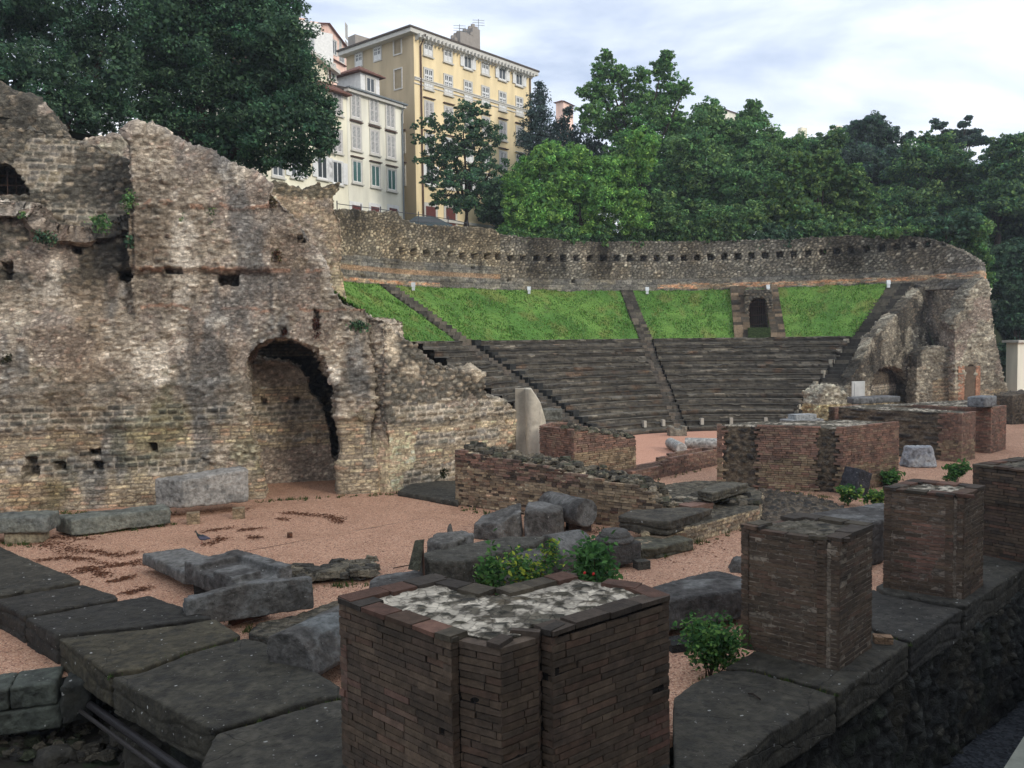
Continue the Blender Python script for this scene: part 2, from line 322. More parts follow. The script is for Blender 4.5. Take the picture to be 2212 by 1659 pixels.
# ------------------------------------------------------------------ masonry styles
KV = 2.45
def K(*c, k=KV): return A(*c, k)
STY = {
 'rub': dict(v=1, tilt=1.6, cw=.33, ch=.15, warp=.20, dep=.095, jw=.03, cols=[K(140,130,116),K(122,112,100),K(106,98,87),K(158,148,134),K(134,124,110),K(126,110,97),K(92,87,78),K(148,138,124)], mort=K(112,103,91)),
 'fine': dict(v=1, tilt=1.2, cw=.17, ch=.11, warp=.08, dep=.06, jw=.02, cols=[K(136,125,113),K(118,109,99),K(148,138,125),K(104,97,88),K(124,107,95)], mort=K(100,91,82)),
 'dkc': dict(tilt=.7, cw=.36, ch=.20, warp=.045, dep=.06, jw=.028, cols=[K(80,76,67),K(68,66,60),K(90,82,70),K(76,74,66),K(96,88,73),K(84,80,74)], mort=K(124,116,104)),
 'dkr': dict(v=1, tilt=1.1, cw=.30, ch=.19, warp=.08, dep=.075, jw=.03, cols=[K(86,81,71),K(70,67,60),K(98,90,77),K(78,74,66),K(108,98,84),K(88,80,70)], mort=K(62,59,53)),
 'buf': dict(tilt=.5, cw=.30, ch=.115, warp=.03, dep=.035, jw=.02, cols=[K(134,121,99),K(146,133,108),K(118,108,91),K(136,113,93),K(126,115,97),K(108,98,84)], mort=K(92,84,72)),
 'bufl': dict(cw=.24, ch=.10, warp=.015, dep=.018, jw=.016, cols=[K(152,139,114),K(160,147,120),K(140,128,106),K(146,126,106)], mort=K(112,102,86)),
 'cob': dict(v=1, tilt=.9, cw=.30, ch=.19, warp=.05, dep=.10, jw=.035, cols=[K(108,103,92),K(94,90,82),K(118,111,98),K(100,96,87),K(126,119,106),K(86,82,75),K(140,135,123)], mort=K(62,59,53)),
 'band': dict(cw=.5, ch=.2, warp=.01, dep=.02, jw=.02, cols=[K(84,82,76),K(94,91,84),K(76,74,70),K(100,96,86)], mort=K(66,64,60)),
 'ora': dict(cw=.5, ch=.09, warp=.03, dep=.03, jw=.015, cols=[K(150,112,86),K(140,104,80),K(132,116,96),K(116,100,84),K(104,98,86)], mort=K(110,92,74)),
 'blk': dict(v=1, tilt=.8, cw=.26, ch=.2, warp=.05, dep=.07, jw=.035, cols=[K(44,42,39),K(36,35,34),K(54,50,46),K(62,58,52),K(40,39,36)], mort=K(70,62,52)),
 'wet': dict(v=1, tilt=1.0, cw=.34, ch=.2, warp=.10, dep=.09, jw=.035, cols=[K(33,35,34),K(40,41,38),K(28,30,30),K(46,45,40)], mort=K(22,22,21)),
 'pale': dict(v=1, tilt=1.2, cw=.32, ch=.20, warp=.10, dep=.11, jw=.03, cols=[K(142,136,120),K(120,114,101),K(104,99,88),K(160,152,135),K(128,120,106),K(90,86,77)], mort=K(112,106,94)),
}
def masonry(u, z, P, kind, seed=0, jw_soft=.03):
    S = STY[kind]; e, r1, r2, r3 = voro(u, z, S['cw'], S['ch'], seed, S['warp']) if S.get('v') else stones(u, z, S['cw'], S['ch'], seed, S['warp'])
    m = sst(S['jw']*.4, S['jw']*1.2+.012, e)              # 1 on the stone, 0 in the joint
    C = pal(S['cols'], r1)*(.78+.44*r2)[:, None]; C = mixc(np.tile(S['mort'], (len(u), 1)), C, m)
    d = S['dep']*(m*(.25+.95*r3)-.35)+stones.tilt*S.get('tilt', .5)*m
    if kind in ('rub', 'fine', 'pale', 'dkr'):   # broken faces: sharp ridges across the stones
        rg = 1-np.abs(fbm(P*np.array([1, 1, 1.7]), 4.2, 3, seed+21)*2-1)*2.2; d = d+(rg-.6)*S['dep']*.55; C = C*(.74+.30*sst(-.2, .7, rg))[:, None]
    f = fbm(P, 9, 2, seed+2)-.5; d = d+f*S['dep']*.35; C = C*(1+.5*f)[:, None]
    return d, C
def zmix(zones, u, z, P, seed=0):
    """zones: list of (mask or None, kind)"""
    D = None
    for i, (mask, kind) in enumerate(zones):
        d, C = masonry(u, z, P, kind, seed+i*5)
        if D is None: D, CC = d, C
        else: m = mask if mask.dtype != bool else mask.astype(float); D = D*(1-m)+d*m; CC = mixc(CC, C, m)
    return D, CC
def weather_col(C, P, seed=0, dark=.35, s=.35):
    n = fbm(P, s, 4, seed+3); n2 = fbm(P, 1.7, 4, seed+8)
    return C*(1-dark*sst(.48, .72, n))[:, None]*(.72+.56*n2)[:, None]
def frame(P0, P1):
    P0 = Vector(P0[:2]); P1 = Vector(P1[:2]); d = (P1-P0); L_ = d.length; d.normalize(); n = Vector((-d.y, d.x)); return P0, d, n, L_
def uz(px, py, P0, P1):
    """picture point -> (u,z) on the vertical plane through P0,P1"""
    P0, d, n, _ = frame(P0, P1); r = ray(px, py); t = (P0.dot(n))/(r.x*n.x+r.y*n.y)
    return ((Vector((r.x*t, r.y*t))-P0).dot(d), CAMZ+r.z*t)
def elev_wall(name, P0, P1, outline, thick, voxel, zonefn, label, cat, group=None, holes=(), recess=(), rough=.10, seed=0, parent=None, mat=None, bend=None, fine=1.0, wcol=True):
    p0, d, n, L_ = frame(P0, P1)
    bm = bmesh.new(); prism_bm(bm, outline, 0, thick, holes, axis='y'); me = remesh(bm, voxel)
    co = getco(me); no = getno(me); sh = co.copy(); sh[:, 0] += seed*17.3
    u = co[:, 0]+co[:, 1]*.9; z = co[:, 2]+np.where(np.abs(no[:, 2]) > .7, co[:, 1]*.7, 0)
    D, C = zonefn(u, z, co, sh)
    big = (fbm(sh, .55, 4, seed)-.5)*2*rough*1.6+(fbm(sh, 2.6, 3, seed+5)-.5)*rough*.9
    edge = np.clip(1-np.abs(no[:, 1]), 0, 1)                 # tops and ends are the most ragged
    big = big+edge*(fbm(sh, 1.9, 4, seed+31)-.5)*rough*1.8
    nz = co[:, 2] > (min(p[1] for p in outline)+.15)
    D = np.where(nz, D+big, D*.3); co2 = co+no*D[:, None]*fine
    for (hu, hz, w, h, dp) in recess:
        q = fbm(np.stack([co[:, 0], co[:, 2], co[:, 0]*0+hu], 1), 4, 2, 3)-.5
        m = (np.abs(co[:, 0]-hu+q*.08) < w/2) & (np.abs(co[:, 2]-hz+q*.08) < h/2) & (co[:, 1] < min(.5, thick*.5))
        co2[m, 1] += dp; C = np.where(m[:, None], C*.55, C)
    if wcol: C = weather_col(C, sh, seed)
    if bend is not None: W = bend(co2)
    else:
        W = np.empty_like(co2); W[:, 0] = p0.x+d.x*co2[:, 0]+n.x*co2[:, 1]; W[:, 1] = p0.y+d.y*co2[:, 0]+n.y*co2[:, 1]; W[:, 2] = co2[:, 2]
    setco(me, W); setcol(me, C); o = finish(name, me, mat or M_RUIN, parent)
    if parent is None: tag(o, label, cat, group)
    elif label: o['label'] = label
    return o
# ------------------------------------------------------------------ terrain sheets
def ec(a, b): p = E1*a+E2*b; return (p.x, p.y)
TCa, TCb = TC.dot(E1), TC.dot(E2)
def sheet(name, a0, a1, b0, b1, z, step, amp, col, mat, seed=0, kind='structure', sc=.5, zf=None):
    na, nb = max(2, int((a1-a0)/step)), max(2, int((b1-b0)/step))
    a = np.linspace(a0, a1, na); b = np.linspace(b0, b1, nb); AA, BB = np.meshgrid(a, b, indexing='ij')
    X = AA*E1.x+BB*E2.x; Y = AA*E1.y+BB*E2.y; P = np.stack([X.ravel(), Y.ravel(), np.zeros(X.size)], 1)
    Z = z+((fbm(P, sc, 4, seed)-.5)*2*amp); Z = Z.reshape(X.shape)
    if zf is not None: Z = Z+zf(X, Y)
    C = np.tile(col, (X.size, 1))*(.8+.4*fbm(P, .9, 4, seed+4))[:, None]
    me = grid_mesh(name, np.stack([X, Y, Z], -1), C.reshape(*X.shape, 3)); smooth(me)
    if me.polygons[0].normal.z < 0: me.flip_normals()
    return tag(finish(name, me, mat), kind=kind)
def gravelmat(name, cols, scale=70, dirt=(.10, .07, .05), damt=.5):
    m = bpy.data.materials.new(name); m.use_nodes = True; nt = m.node_tree; N = nt.nodes; L = nt.links; b = N['Principled BSDF']
    geo = N.new('ShaderNodeNewGeometry'); v = N.new('ShaderNodeTexVoronoi'); v.inputs['Scale'].default_value = scale; L.new(geo.outputs['Position'], v.inputs['Vector'])
    v2 = N.new('ShaderNodeTexVoronoi'); v2.inputs['Scale'].default_value = scale*.31; L.new(geo.outputs['Position'], v2.inputs['Vector'])
    r = N.new('ShaderNodeValToRGB'); r.color_ramp.interpolation = 'CONSTANT'; el = r.color_ramp.elements
    el[0].color = (*cols[0], 1); el[1].position = .15; el[1].color = (*cols[1], 1)
    for i, c in enumerate(cols[2:]): q = el.new(.15+.85*(i+1)/(len(cols)-1)); q.color = (*c, 1)
    s = N.new('ShaderNodeSeparateColor'); L.new(v.outputs['Color'], s.inputs[0]); s2 = N.new('ShaderNodeSeparateColor'); L.new(v2.outputs['Color'], s2.inputs[0])
    av = N.new('ShaderNodeMath'); av.operation = 'MULTIPLY_ADD'; av.inputs[1].default_value = .35
    L.new(s2.outputs[0], av.inputs[0]); mm = N.new('ShaderNodeMath'); mm.operation = 'MULTIPLY'; mm.inputs[1].default_value = .65; L.new(s.outputs[0], mm.inputs[0]); L.new(mm.outputs[0], av.inputs[2])
    L.new(av.outputs[0], r.inputs[0])
    n = N.new('ShaderNodeTexNoise'); n.inputs['Scale'].default_value = .8; n.inputs['Detail'].default_value = 8; n.inputs['Roughness'].default_value = .7; L.new(geo.outputs['Position'], n.inputs['Vector'])
    mr = N.new('ShaderNodeMapRange'); mr.inputs[1].default_value = .47; mr.inputs[2].default_value = .75; mr.inputs[4].default_value = damt; L.new(n.outputs['Fac'], mr.inputs[0])
    mx = N.new('ShaderNodeMix'); mx.data_type = 'RGBA'; L.new(mr.outputs[0], mx.inputs[0]); L.new(r.outputs[0], mx.inputs[6]); mx.inputs[7].default_value = (*dirt, 1)
    L.new(mx.outputs[2], b.inputs['Base Color']); b.inputs['Roughness'].default_value = .9; b.inputs['Specular IOR Level'].default_value = .2
    bp = N.new('ShaderNodeBump'); bp.inputs['Strength'].default_value = .8; bp.inputs['Distance'].default_value = .03; L.new(v.outputs['Distance'], bp.inputs['Height'])
    L.new(bp.outputs[0], b.inputs['Normal']); return m
KG = 1.12
M_GRAVEL = gravelmat('pink_gravel', [A(92,68,58,KG),A(183,144,119,KG),A(171,129,105,KG),A(198,165,140,KG),A(155,115,95,KG),A(187,147,121,KG),A(127,96,82,KG)], 40, A(130,98,78,KG), .45)
M_GRAVELB = gravelmat('pale_gravel', [A(200,150,128),A(214,166,142),A(196,146,122),A(206,158,136)], 30, A(180,132,110), .4)
M_BALLAST = gravelmat('dark_ballast', [A(30,33,38),A(58,62,68),A(44,48,53),A(70,73,78),A(36,39,43)], 16, A(30,31,32), .6)
M_SOIL = colmat('soil', bump=.7, bscale=12, nscale=4, namp=.5, extra=[(A(44,58,34), 2.2, .52, .62, .8)])
# big ground to the horizon
def big_ground():
    me = arr_mesh('ground', np.array([(-520, -460, -2.35), (520, -460, -2.35), (520, 580, -2.35), (-520, 580, -2.35)]), np.array([[0, 1, 2, 3]]), np.tile(A(60,62,60), (4, 1)))
    tag(finish('ground', me, M_SOIL), kind='structure')
big_ground()
sheet('gravel_floor', 4.5, 100, 6.2, TCb-3.6, 0, .35, .03, (.5, .4, .3), M_GRAVEL, 1)
sheet('gravel_yard', 4.5, 24.5, TCb-3.6, 34, 0, .5, .02, (.5, .4, .3), M_GRAVEL, 2)
sheet('orchestra_gravel', 24.5, 100, TCb-3.6, 60, -1, .6, .02, (.5, .4, .3), M_GRAVELB, 3)
sheet('gravel_path', -14, 4.6, 14.1, 40, -.06, .3, .03, (.5, .4, .3), M_GRAVEL, 4)
sheet('trench_soil', -14, 5.0, 4.4, 14.6, -1.0, .12, .16, A(46,42,36,1.0), M_SOIL, 5, sc=1.4)
sheet('trench_gravel', 2, 90, 1.0, 6.4, -2.2, .4, .05, (.1, .1, .1), M_BALLAST, 6)
# ------------------------------------------------------------------ hill behind the theatre
def hill():
    r = np.concatenate([np.linspace(27.6, 60, 50), np.linspace(64, 330, 30)]); th = np.radians(np.linspace(24, 238, 170))
    RR, TT = np.meshgrid(r, th, indexing='ij'); X = TC.x+RR*np.cos(TT); Y = TC.y+RR*np.sin(TT)
    phi = np.degrees(TT)-math.degrees(math.atan2(E1.y, E1.x))
    P = np.stack([X.ravel(), Y.ravel(), X.ravel()*0], 1); nz = (fbm(P, .15, 4, 2)-.5).reshape(X.shape)
    Z = 12.4+np.clip(RR-28, 0, 22)*.06+np.clip(RR-60, 0, 400)*.055+nz*.8
    Z = -1.5+(Z+1.5)*sst(0, 12, phi)
    S = (X-TC.x)*E1.x+(Y-TC.y)*E1.y; Nn = (X-TC.x)*E2.x+(Y-TC.y)*E2.y
    drop = (S < -14) & (Nn < 9.5)
    k = ~(drop[:-1, :-1] | drop[1:, :-1] | drop[1:, 1:] | drop[:-1, 1:])
    C = np.tile(A(48,56,36), (X.size, 1)).reshape(*X.shape, 3)
    me = grid_mesh('hill', np.stack([X, Y, Z], -1), C, k); smooth(me)
    if me.polygons[0].normal.z < 0: me.flip_normals()
    tag(finish('hill', me, M_SOIL), kind='structure')
hill()
# ------------------------------------------------------------------ cavea
RG, RO, ZG, ZO, RW, ZW = 20.8, 11.0, 5.0, -1.0, 27.1, 8.95
def cpt(r, th):
    k = np.clip((27-r)/12.0, 0, 1)*1.2
    return TC.x+E1.x*k+r*np.cos(th), TC.y+E1.y*k+r*np.sin(th)
def lerp_tab(x, tab): xs = [t[0] for t in tab]; ys = [t[1] for t in tab]; return np.interp(x, xs, ys)
STAIRS = {'left': ([(10, 142.8), (27, 142.8)], .62), 'mid': ([(10, 105.5), (21, 99.0), (27.2, 97.3)], .45)}
PHI0 = math.degrees(math.atan2(E1.y, E1.x))
NB_L, NB_R = 2.7, 5.35
def cavea_ok(X, Y):
    S = (X-TC.x)*E1.x+(Y-TC.y)*E1.y; Nn = (X-TC.x)*E2.x+(Y-TC.y)*E2.y
    return np.where(S < 0, (Nn > NB_L) & (S > -23.5-.0*Nn) | (Nn > 6), Nn > NB_R)
def stair_off(r, th, which):
    tab, hw = STAIRS[which]; return (np.degrees(th)-lerp_tab(r, tab))*np.pi/180*r, hw
K_ST = 1.9
SEATC = [K(57,54,48),K(49,46,42),K(66,62,54),K(44,42,38),K(72,67,58),K(53,50,45)]
def seat_cols(P, u, z, seed):
    e, r1, r2, r3 = stones(u, z, .7, .105, seed, .02); C = (pal(SEATC, r1)*.6+np.array(SEATC[0])*.4)*(.8+.35*r2)[:, None]
    m = sst(.008, .03, e); C = C*(.45+.55*m)[:, None]
    lt = (r3 > .93) & (m > .5); C = np.where(lt[:, None], C*1.9, C)
    n = fbm(P, .35, 4, seed); n3 = fbm(P, 1.4, 4, seed+6)
    red = sst(.6, .75, fbm(P, .8, 4, 77)); C = mixc(C, C*np.array([1.25, .95, .8]), red)
    return C*(1.12-.35*sst(.4, .7, n))[:, None]*(.7+.6*n3)[:, None], e, r3
def build_cavea():
    root = empty('seating_bank', (TC.x-8, TC.y+9, -1), 'curved bank of dark weathered stone seat rows below the grass slope', 'seating')
    NR = 19; th0, th1 = math.radians(PHI0+5), math.radians(PHI0+176)
    rs = np.linspace(RO, RG, NR+1); zs = np.linspace(ZO, ZG, NR+1)
    for i in range(NR):
        r0, r1, z0, z1 = rs[i], rs[i+1], zs[i], zs[i+1]
        nth = int((th1-th0)*r0/.10); th = np.linspace(th0, th1, nth)
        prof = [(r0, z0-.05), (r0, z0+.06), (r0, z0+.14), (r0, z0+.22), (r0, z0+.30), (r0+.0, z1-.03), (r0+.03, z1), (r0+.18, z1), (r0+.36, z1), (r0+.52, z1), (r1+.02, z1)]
        PR = np.array(prof); rr = np.tile(PR[:, 0], (nth, 1)); zz = np.tile(PR[:, 1], (nth, 1)); TT = np.tile(th[:, None], (1, len(prof)))
        U = TT*r0; vv = np.tile((PR[:, 1]+(PR[:, 0]-r0)*.6), (nth, 1))
        P = np.stack([U.ravel(), vv.ravel(), np.full(U.size, i*5.0)], 1)
        C, e, r3 = seat_cols(P, U.ravel(), vv.ravel()+i*7.7, i)
        big = fbm(P, 1.1, 4, 40+i)-.5; eb = sst(.0, .03, e)
        dr = (-big*.13-(eb*(.3+.7*r3)-.4)*.06).reshape(U.shape); dz = ((fbm(P, 1.6, 4, 60+i)-.5)*.05).reshape(U.shape)
        dz[:, 0] = 0
        miss = sst(.62, .70, fbm(P*np.array([1, .1, 1]), .9, 3, 80+i)).reshape(U.shape)      # broken front edges
        front = np.tile((PR[:, 0] < r0+.3) & (PR[:, 1] > z0+.1), (nth, 1)); dz = dz-miss*front*.07
        rr2 = rr+dr*(PR[:, 0] < r0+.45); X, Y = cpt(rr2, TT); Z = zz+dz
        ok = cavea_ok(*cpt(np.full_like(TT, r0), TT))
        for w in STAIRS:
            off, hw = stair_off(r0+.3, TT, w); ok &= np.abs(off) > hw-.03
        k = ok[:-1, :-1] & ok[1:, 1:] & ok[1:, :-1] & ok[:-1, 1:]
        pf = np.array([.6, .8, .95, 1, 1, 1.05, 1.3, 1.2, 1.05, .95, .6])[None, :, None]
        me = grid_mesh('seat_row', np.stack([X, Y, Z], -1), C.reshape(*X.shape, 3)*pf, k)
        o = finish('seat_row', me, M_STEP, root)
    return root
CAVEA = build_cavea()
def surf_z(r):
    return np.interp(r, [RO, RG, RW], [ZO, ZG, ZW])
def stair_strip(name, parent, ctr, hw, r_a, r_b, rise, lift=0, seed=0, cols=SEATC, side=.5):
    """steps climbing from radius r_a to r_b; ctr(r) gives the azimuth (rad) of the strip's middle"""
    mb = MB(); z = surf_z(r_a); n = max(2, int(round((surf_z(r_b)-surf_z(r_a))/rise))); rg = np.linspace(r_a, r_b, n+1)
    for i in range(n):
        r0, r1 = rg[i], rg[i+1]; zt = surf_z(r1)+lift-(.02*R_.random()); zb = surf_z(r0)-side
        th = ctr((r0+r1)/2); nb = max(2, int(hw*2/.45)); cuts = sorted([0]+[(j+R_.uniform(-.2, .2))/nb for j in range(1, nb)]+[1])
        er = Vector((math.cos(th), math.sin(th), 0)); et = Vector((-math.sin(th), math.cos(th), 0)); x, y = cpt(np.array(r0), np.array(th)); o = Vector((float(x), float(y), 0))
        for a, b in zip(cuts[:-1], cuts[1:]):
            c = cols[R_.randrange(len(cols))]; f = R_.uniform(.7, 1.2); j = R_.uniform(-.03, .03)
            mb.obox(o, er, et, Vector((0, 0, 1)), -.02+j, (r1-r0)+.06, -hw+a*2*hw+.006, -hw+b*2*hw-.006, zb, zt+R_.uniform(-.015, .015), tuple(q*f for q in c))
    return mb.build(name, M_STEP, parent)
for w, lf in (('left', -.02), ('mid', -.02)):
    tab, hw = STAIRS[w]
    stair_strip('stairway', CAVEA, lambda r, tab=tab: math.radians(float(lerp_tab(r, tab))), hw, RO, RG, .2, -.10, side=1.0, cols=[K(58,54,49),K(48,46,42),K(66,60,53)])
# dark blocks stepping down beside the left stair
def black_blocks():
    mb = MB(); tab, hw = STAIRS['left']
    for i in range(15):
        r = RO+(RG-RO)*(i+.5)/15
        if i % 1: continue
        th = math.radians(float(lerp_tab(r, tab)))+(-hw-.30)/r; er = Vector((math.cos(th), math.sin(th), 0)); et = Vector((-math.sin(th), math.cos(th), 0))
        x, y = cpt(np.array(r), np.array(th)); zt = surf_z(r)
        mb.obox(Vector((float(x), float(y), 0)), er, et, Vector((0, 0, 1)), -.30, .3, -.30, .30, zt-.5, zt+.24+R_.uniform(-.03, .03), A(34,35,34,1.6))
    mb.build('stair_block', M_STEP, CAVEA)['label'] = 'black blocks stepping down beside the left stairway'
black_blocks()
def earth():
    r = np.linspace(RO+.3, RW+.9, 24); th = np.radians(np.linspace(PHI0+6, PHI0+172, 240)); RR, TT = np.meshgrid(r, th, indexing='ij'); X, Y = cpt(RR, TT); ok = cavea_ok(X, Y)
    me = grid_mesh('earth_bank', np.stack([X, Y, surf_z(RR-.7)-.45], -1), np.tile(A(40,37,32), (X.size, 1)).reshape(*X.shape, 3), ok[:-1, :-1] & ok[1:, 1:] & ok[1:, :-1] & ok[:-1, 1:]); smooth(me); tag(finish('earth_bank', me, M_SOIL), kind='structure')
earth()
# grass slope
def in_cut(X, Y, r, TT):
    off = (np.degrees(TT)-75.4)*np.pi/180*r; return (np.abs(off) < .72) & (r < 26.4)
def bank():
    r = np.linspace(RG-.12, RW+.5, 34); th = np.radians(np.linspace(PHI0+4, PHI0+176, 900)); RR, TT = np.meshgrid(r, th, indexing='ij'); X, Y = cpt(RR, TT)
    P = np.stack([X.ravel(), Y.ravel(), X.ravel()*0], 1); Z = surf_z(RR)+((fbm(P, .5, 4, 3)-.5)*.35+(fbm(P, 2.5, 3, 8)-.5)*.10).reshape(X.shape)*sst(RG, RG+.8, RR)
    ok = cavea_ok(X, Y)
    for w in STAIRS: off, hw = stair_off(RR, TT, w); ok &= np.abs(off) > hw
    ok &= ~in_cut(X, Y, RR, TT)
    n = fbm(P, .35, 4, 5); n2 = fbm(P, 3.0, 3, 15); C = mixc(np.tile(A(74,110,48,1.2), (X.size, 1)), np.tile(A(92,124,56,1.25), (X.size, 1)), sst(.35, .65, n))*(.7+.6*n2)[:, None]
    dry = sst(.58, .72, fbm(P, .9, 5, 25)); C = mixc(C, np.tile(A(128,124,70,1.0), (X.size, 1)), dry*.5); C = mixc(C, np.tile(A(70,60,44), (X.size, 1)), sst(.66, .76, fbm(P, 1.6, 4, 35))*.5)
    k = ok[:-1, :-1] & ok[1:, 1:] & ok[1:, :-1] & ok[:-1, 1:]
    me = grid_mesh('grass_slope', np.stack([X, Y, Z], -1), C.reshape(*X.shape, 3), k); smooth(me)
    if me.polygons[0].normal.z < 0: me.flip_normals()
    M = colmat('turf', bump=.9, bscale=9, nscale=7, namp=.35, detail=6); tag(finish('grass_slope', me, M), kind='structure')
    n = 60000; rr = RG+(RW-RG)*RNG.random(n); tt = np.radians(PHI0+5+170*RNG.random(n)); x, y = cpt(rr, tt); ok = cavea_ok(x, y)
    for w in STAIRS: off, hw = stair_off(rr, tt, w); ok &= np.abs(off) > hw-.10*RNG.random(n)
    ok &= ~in_cut(x, y, rr, tt); x, y, rr = x[ok], y[ok], rr[ok]; n = len(x); z = surf_z(rr)
    Pg = np.stack([x, y, x*0], 1); z = z+(fbm(Pg, .5, 4, 3)-.5)*.35*sst(RG, RG+.8, rr)
    a = RNG.random(n)*2*np.pi; h = .04+.09*RNG.random(n)*sst(.3, .7, fbm(Pg, 1.2, 3, 6))*1.5; w = .04+.05*RNG.random(n)
    V = np.empty((n, 3, 3)); dx, dy = np.cos(a)*w, np.sin(a)*w
    V[:, 0] = np.stack([x-dx, y-dy, z-.05], 1); V[:, 1] = np.stack([x+dx, y+dy, z-.05], 1); V[:, 2] = np.stack([x+(RNG.random(n)-.5)*.1, y+(RNG.random(n)-.5)*.1, z+h], 1)
    c = pal([A(78,118,50,1.2), A(92,132,58,1.2), A(68,104,46,1.2), A(118,138,76,1.2)], RNG.random(n))*(.7+.6*RNG.random(n))[:, None]; c = mixc(c, np.tile(A(130,128,74,1.1), (n, 1)), sst(.56, .70, fbm(Pg, .9, 5, 25))*.6*RNG.random(n))
    me = arr_mesh('grass', V.reshape(-1, 3), np.arange(n*3).reshape(-1, 3), np.repeat(c, 3, 0)); tag(finish('grass', me, M_LEAF), kind='stuff')
bank()
# stairs through the grass and the broad stair at the right edge
for w, nm, lb in (('left', 'garden_stair', 'worn stone stair crossing the grass slope at its left end'), ('mid', 'garden_stair', 'narrow brown stair crossing the middle of the grass slope')):
    tab, hw = STAIRS[w]
    e = empty(nm, (0, 0, 5), lb, 'stairs', 'stairs crossing the grass slope'); x, y = cpt(np.array(24.), np.array(math.radians(float(lerp_tab(24, tab))))); e.location = (float(x), float(y), 7)
    bpy.context.view_layer.update()
    stair_strip('steps', e, lambda r, tab=tab: math.radians(float(lerp_tab(r, tab))), hw+.05, RG-.25, RW, .24, .03, side=1.2)
def right_stair():
    mb = MB(); n = 40
    for i in range(n):
        r0 = RO+.6+(RW-RO-.6)*i/n; r1 = RO+.6+(RW-RO-.6)*(i+1)/n; zt = float(surf_z(r1))-.06; k = min(max((27-r0)/12, 0), 1)*1.2
        s0 = math.sqrt(max(r0**2-4.4**2, 0))+k; s1 = math.sqrt(r1**2-4.4**2)+min(max((27-r1)/12, 0), 1)*1.2; cuts = [3.7, 4.5, NB_R+.25]
        for a, b in zip(cuts[:-1], cuts[1:]):
            p = sn(s0, 0); f = R_.uniform(.7, 1.15); c = SEATC[R_.randrange(6)]; mb.obox(Vector((p.x, p.y, 0)), Vector((*E1, 0)), Vector((*E2, 0)), Vector((0, 0, 1)), 0+R_.uniform(-.02, .02), s1-s0+.05, a+.01, b-.01, zt-1.2, zt+R_.uniform(-.02, .02), tuple(q*f for q in c))
        if i % 3 == 0 and i < 24:   # pale side stones
            p = sn(s0, NB_R+.2); mb.obox(Vector((p.x, p.y, 0)), Vector((*E1, 0)), Vector((*E2, 0)), Vector((0, 0, 1)), -.1, .3, -.1, .16, zt-.3, zt+.28, K(120,114,102))
    o = mb.build('broad_stair', M_STEP); tag(o, 'broad dark stone stair climbing the right edge of the seating', 'stairs')
right_stair()
# ------------------------------------------------------------------ curved retaining wall with beam holes
def oncyl(px, py, R):
    r = ray(px, py); a = r.x**2+r.y**2; b = -(r.x*TC.x+r.y*TC.y); c = TC.length_squared-R*R; t = (-b+math.sqrt(max(b*b-a*c, 0)))/a
    return math.atan2(r.y*t-TC.y, r.x*t-TC.x), CAMZ+r.z*t
TH0 = math.radians(168)
def cu(th): return RW*(TH0-th)
def curved_wall():
    top = [(739,455),(770,452),(804,456),(827,460),(846,454),(861,457),(868,472),(890,481),(938,487),(996,489),(1063,494),(1082,506),(1140,512),(1250,520),(1400,522),(1550,520),(1700,516),(1800,511),(1870,507),(1960,508),(2010,515),(2050,530),(2085,545),(2116,566)]
    out = [(0, 8.3), (cu(oncyl(2121, 600, RW)[0]), 8.3)]; tp = [(cu(oncyl(x, y, RW)[0]), oncyl(x, y, RW)[1]) for x, y in top]
    out += tp[::-1]+[(0, tp[0][1])]
    hx = [20,78,137,196,257,318,378,438,500,560,623,683,742,801,862,923,985,1048,1111,1176,1240,1305,1368,1433,1500,1568,1637,1707,1774,1843]
    hp = [(1150.4+x*.48, .48*float(np.interp(x, [20,500,742,985,1240,1500,1843], [1163,1162,1160,1152,1140,1122,1093]))) for x in hx]
    hp += [(708+x*.192, 371.6+y*.192) for x, y in [(838,890),(965,900),(1105,912),(1240,925),(1380,925),(1512,940),(1650,945),(1790,950),(1912,950),(2058,975),(2200,968)]]
    rec = []
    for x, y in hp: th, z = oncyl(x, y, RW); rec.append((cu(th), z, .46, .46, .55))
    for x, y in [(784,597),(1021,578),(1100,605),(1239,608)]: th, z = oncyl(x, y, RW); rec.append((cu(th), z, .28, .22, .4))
    uA = cu(oncyl(1080, 560, RW)[0]); uB = cu(oncyl(1420, 560, RW)[0]); uC = cu(oncyl(745, 560, RW)[0])
    def zf(u, z, co, sh):
        n = fbm(sh, .7, 4, 2)-.5; zz = co[:, 2]+n*.25; U = co[:, 0]
        base_l = (zz < 10.75) & (U < uA); base_r = (zz < 9.85) & (U >= uA)
        oz = ((np.abs(co[:, 2]-9.95) < .16) & (U < uA)) | ((np.abs(co[:, 2]-9.12) < .14) & (U < uC+9)) | ((np.abs(co[:, 2]-9.25) < .2+n*.2) & (U > uB))
        D, C = zmix([(None, 'cob'), (base_l | base_r, 'band'), (oz, 'ora')], u, z, co, 4)
        dk = sst(.50, .66, fbm(np.stack([U, co[:, 2]*.12, U*0], 1), .55, 4, 9))*sst(9.4, 10.5, co[:, 2]); C = C*(1-.62*dk)[:, None]        # long rain stains
        tp_ = sst(11.9, 12.9, co[:, 2]+n); C = C*(1-.35*tp_)[:, None]
        warm = ((U < uA) & (~(base_l | base_r))).astype(float); C = mixc(C, C*np.array([1.25, 1.18, 1.05]), warm)
        pp = sst(.45, .6, fbm(sh, .5, 4, 12)); C = mixc(C, C*np.array([1.08, 1.0, .90]), pp*.7)
        return D, C
    def bend(c):
        th = TH0-c[:, 0]/RW; R = RW+c[:, 1]; return np.stack([TC.x+R*np.cos(th), TC.y+R*np.sin(th), c[:, 2]], 1)
    elev_wall('curved_wall', (0, 0), (1, 0), out, 1.1, .085, zf, 'tall curved rubble retaining wall with a long row of square beam holes', 'wall', recess=rec, rough=.07, seed=3, bend=bend)
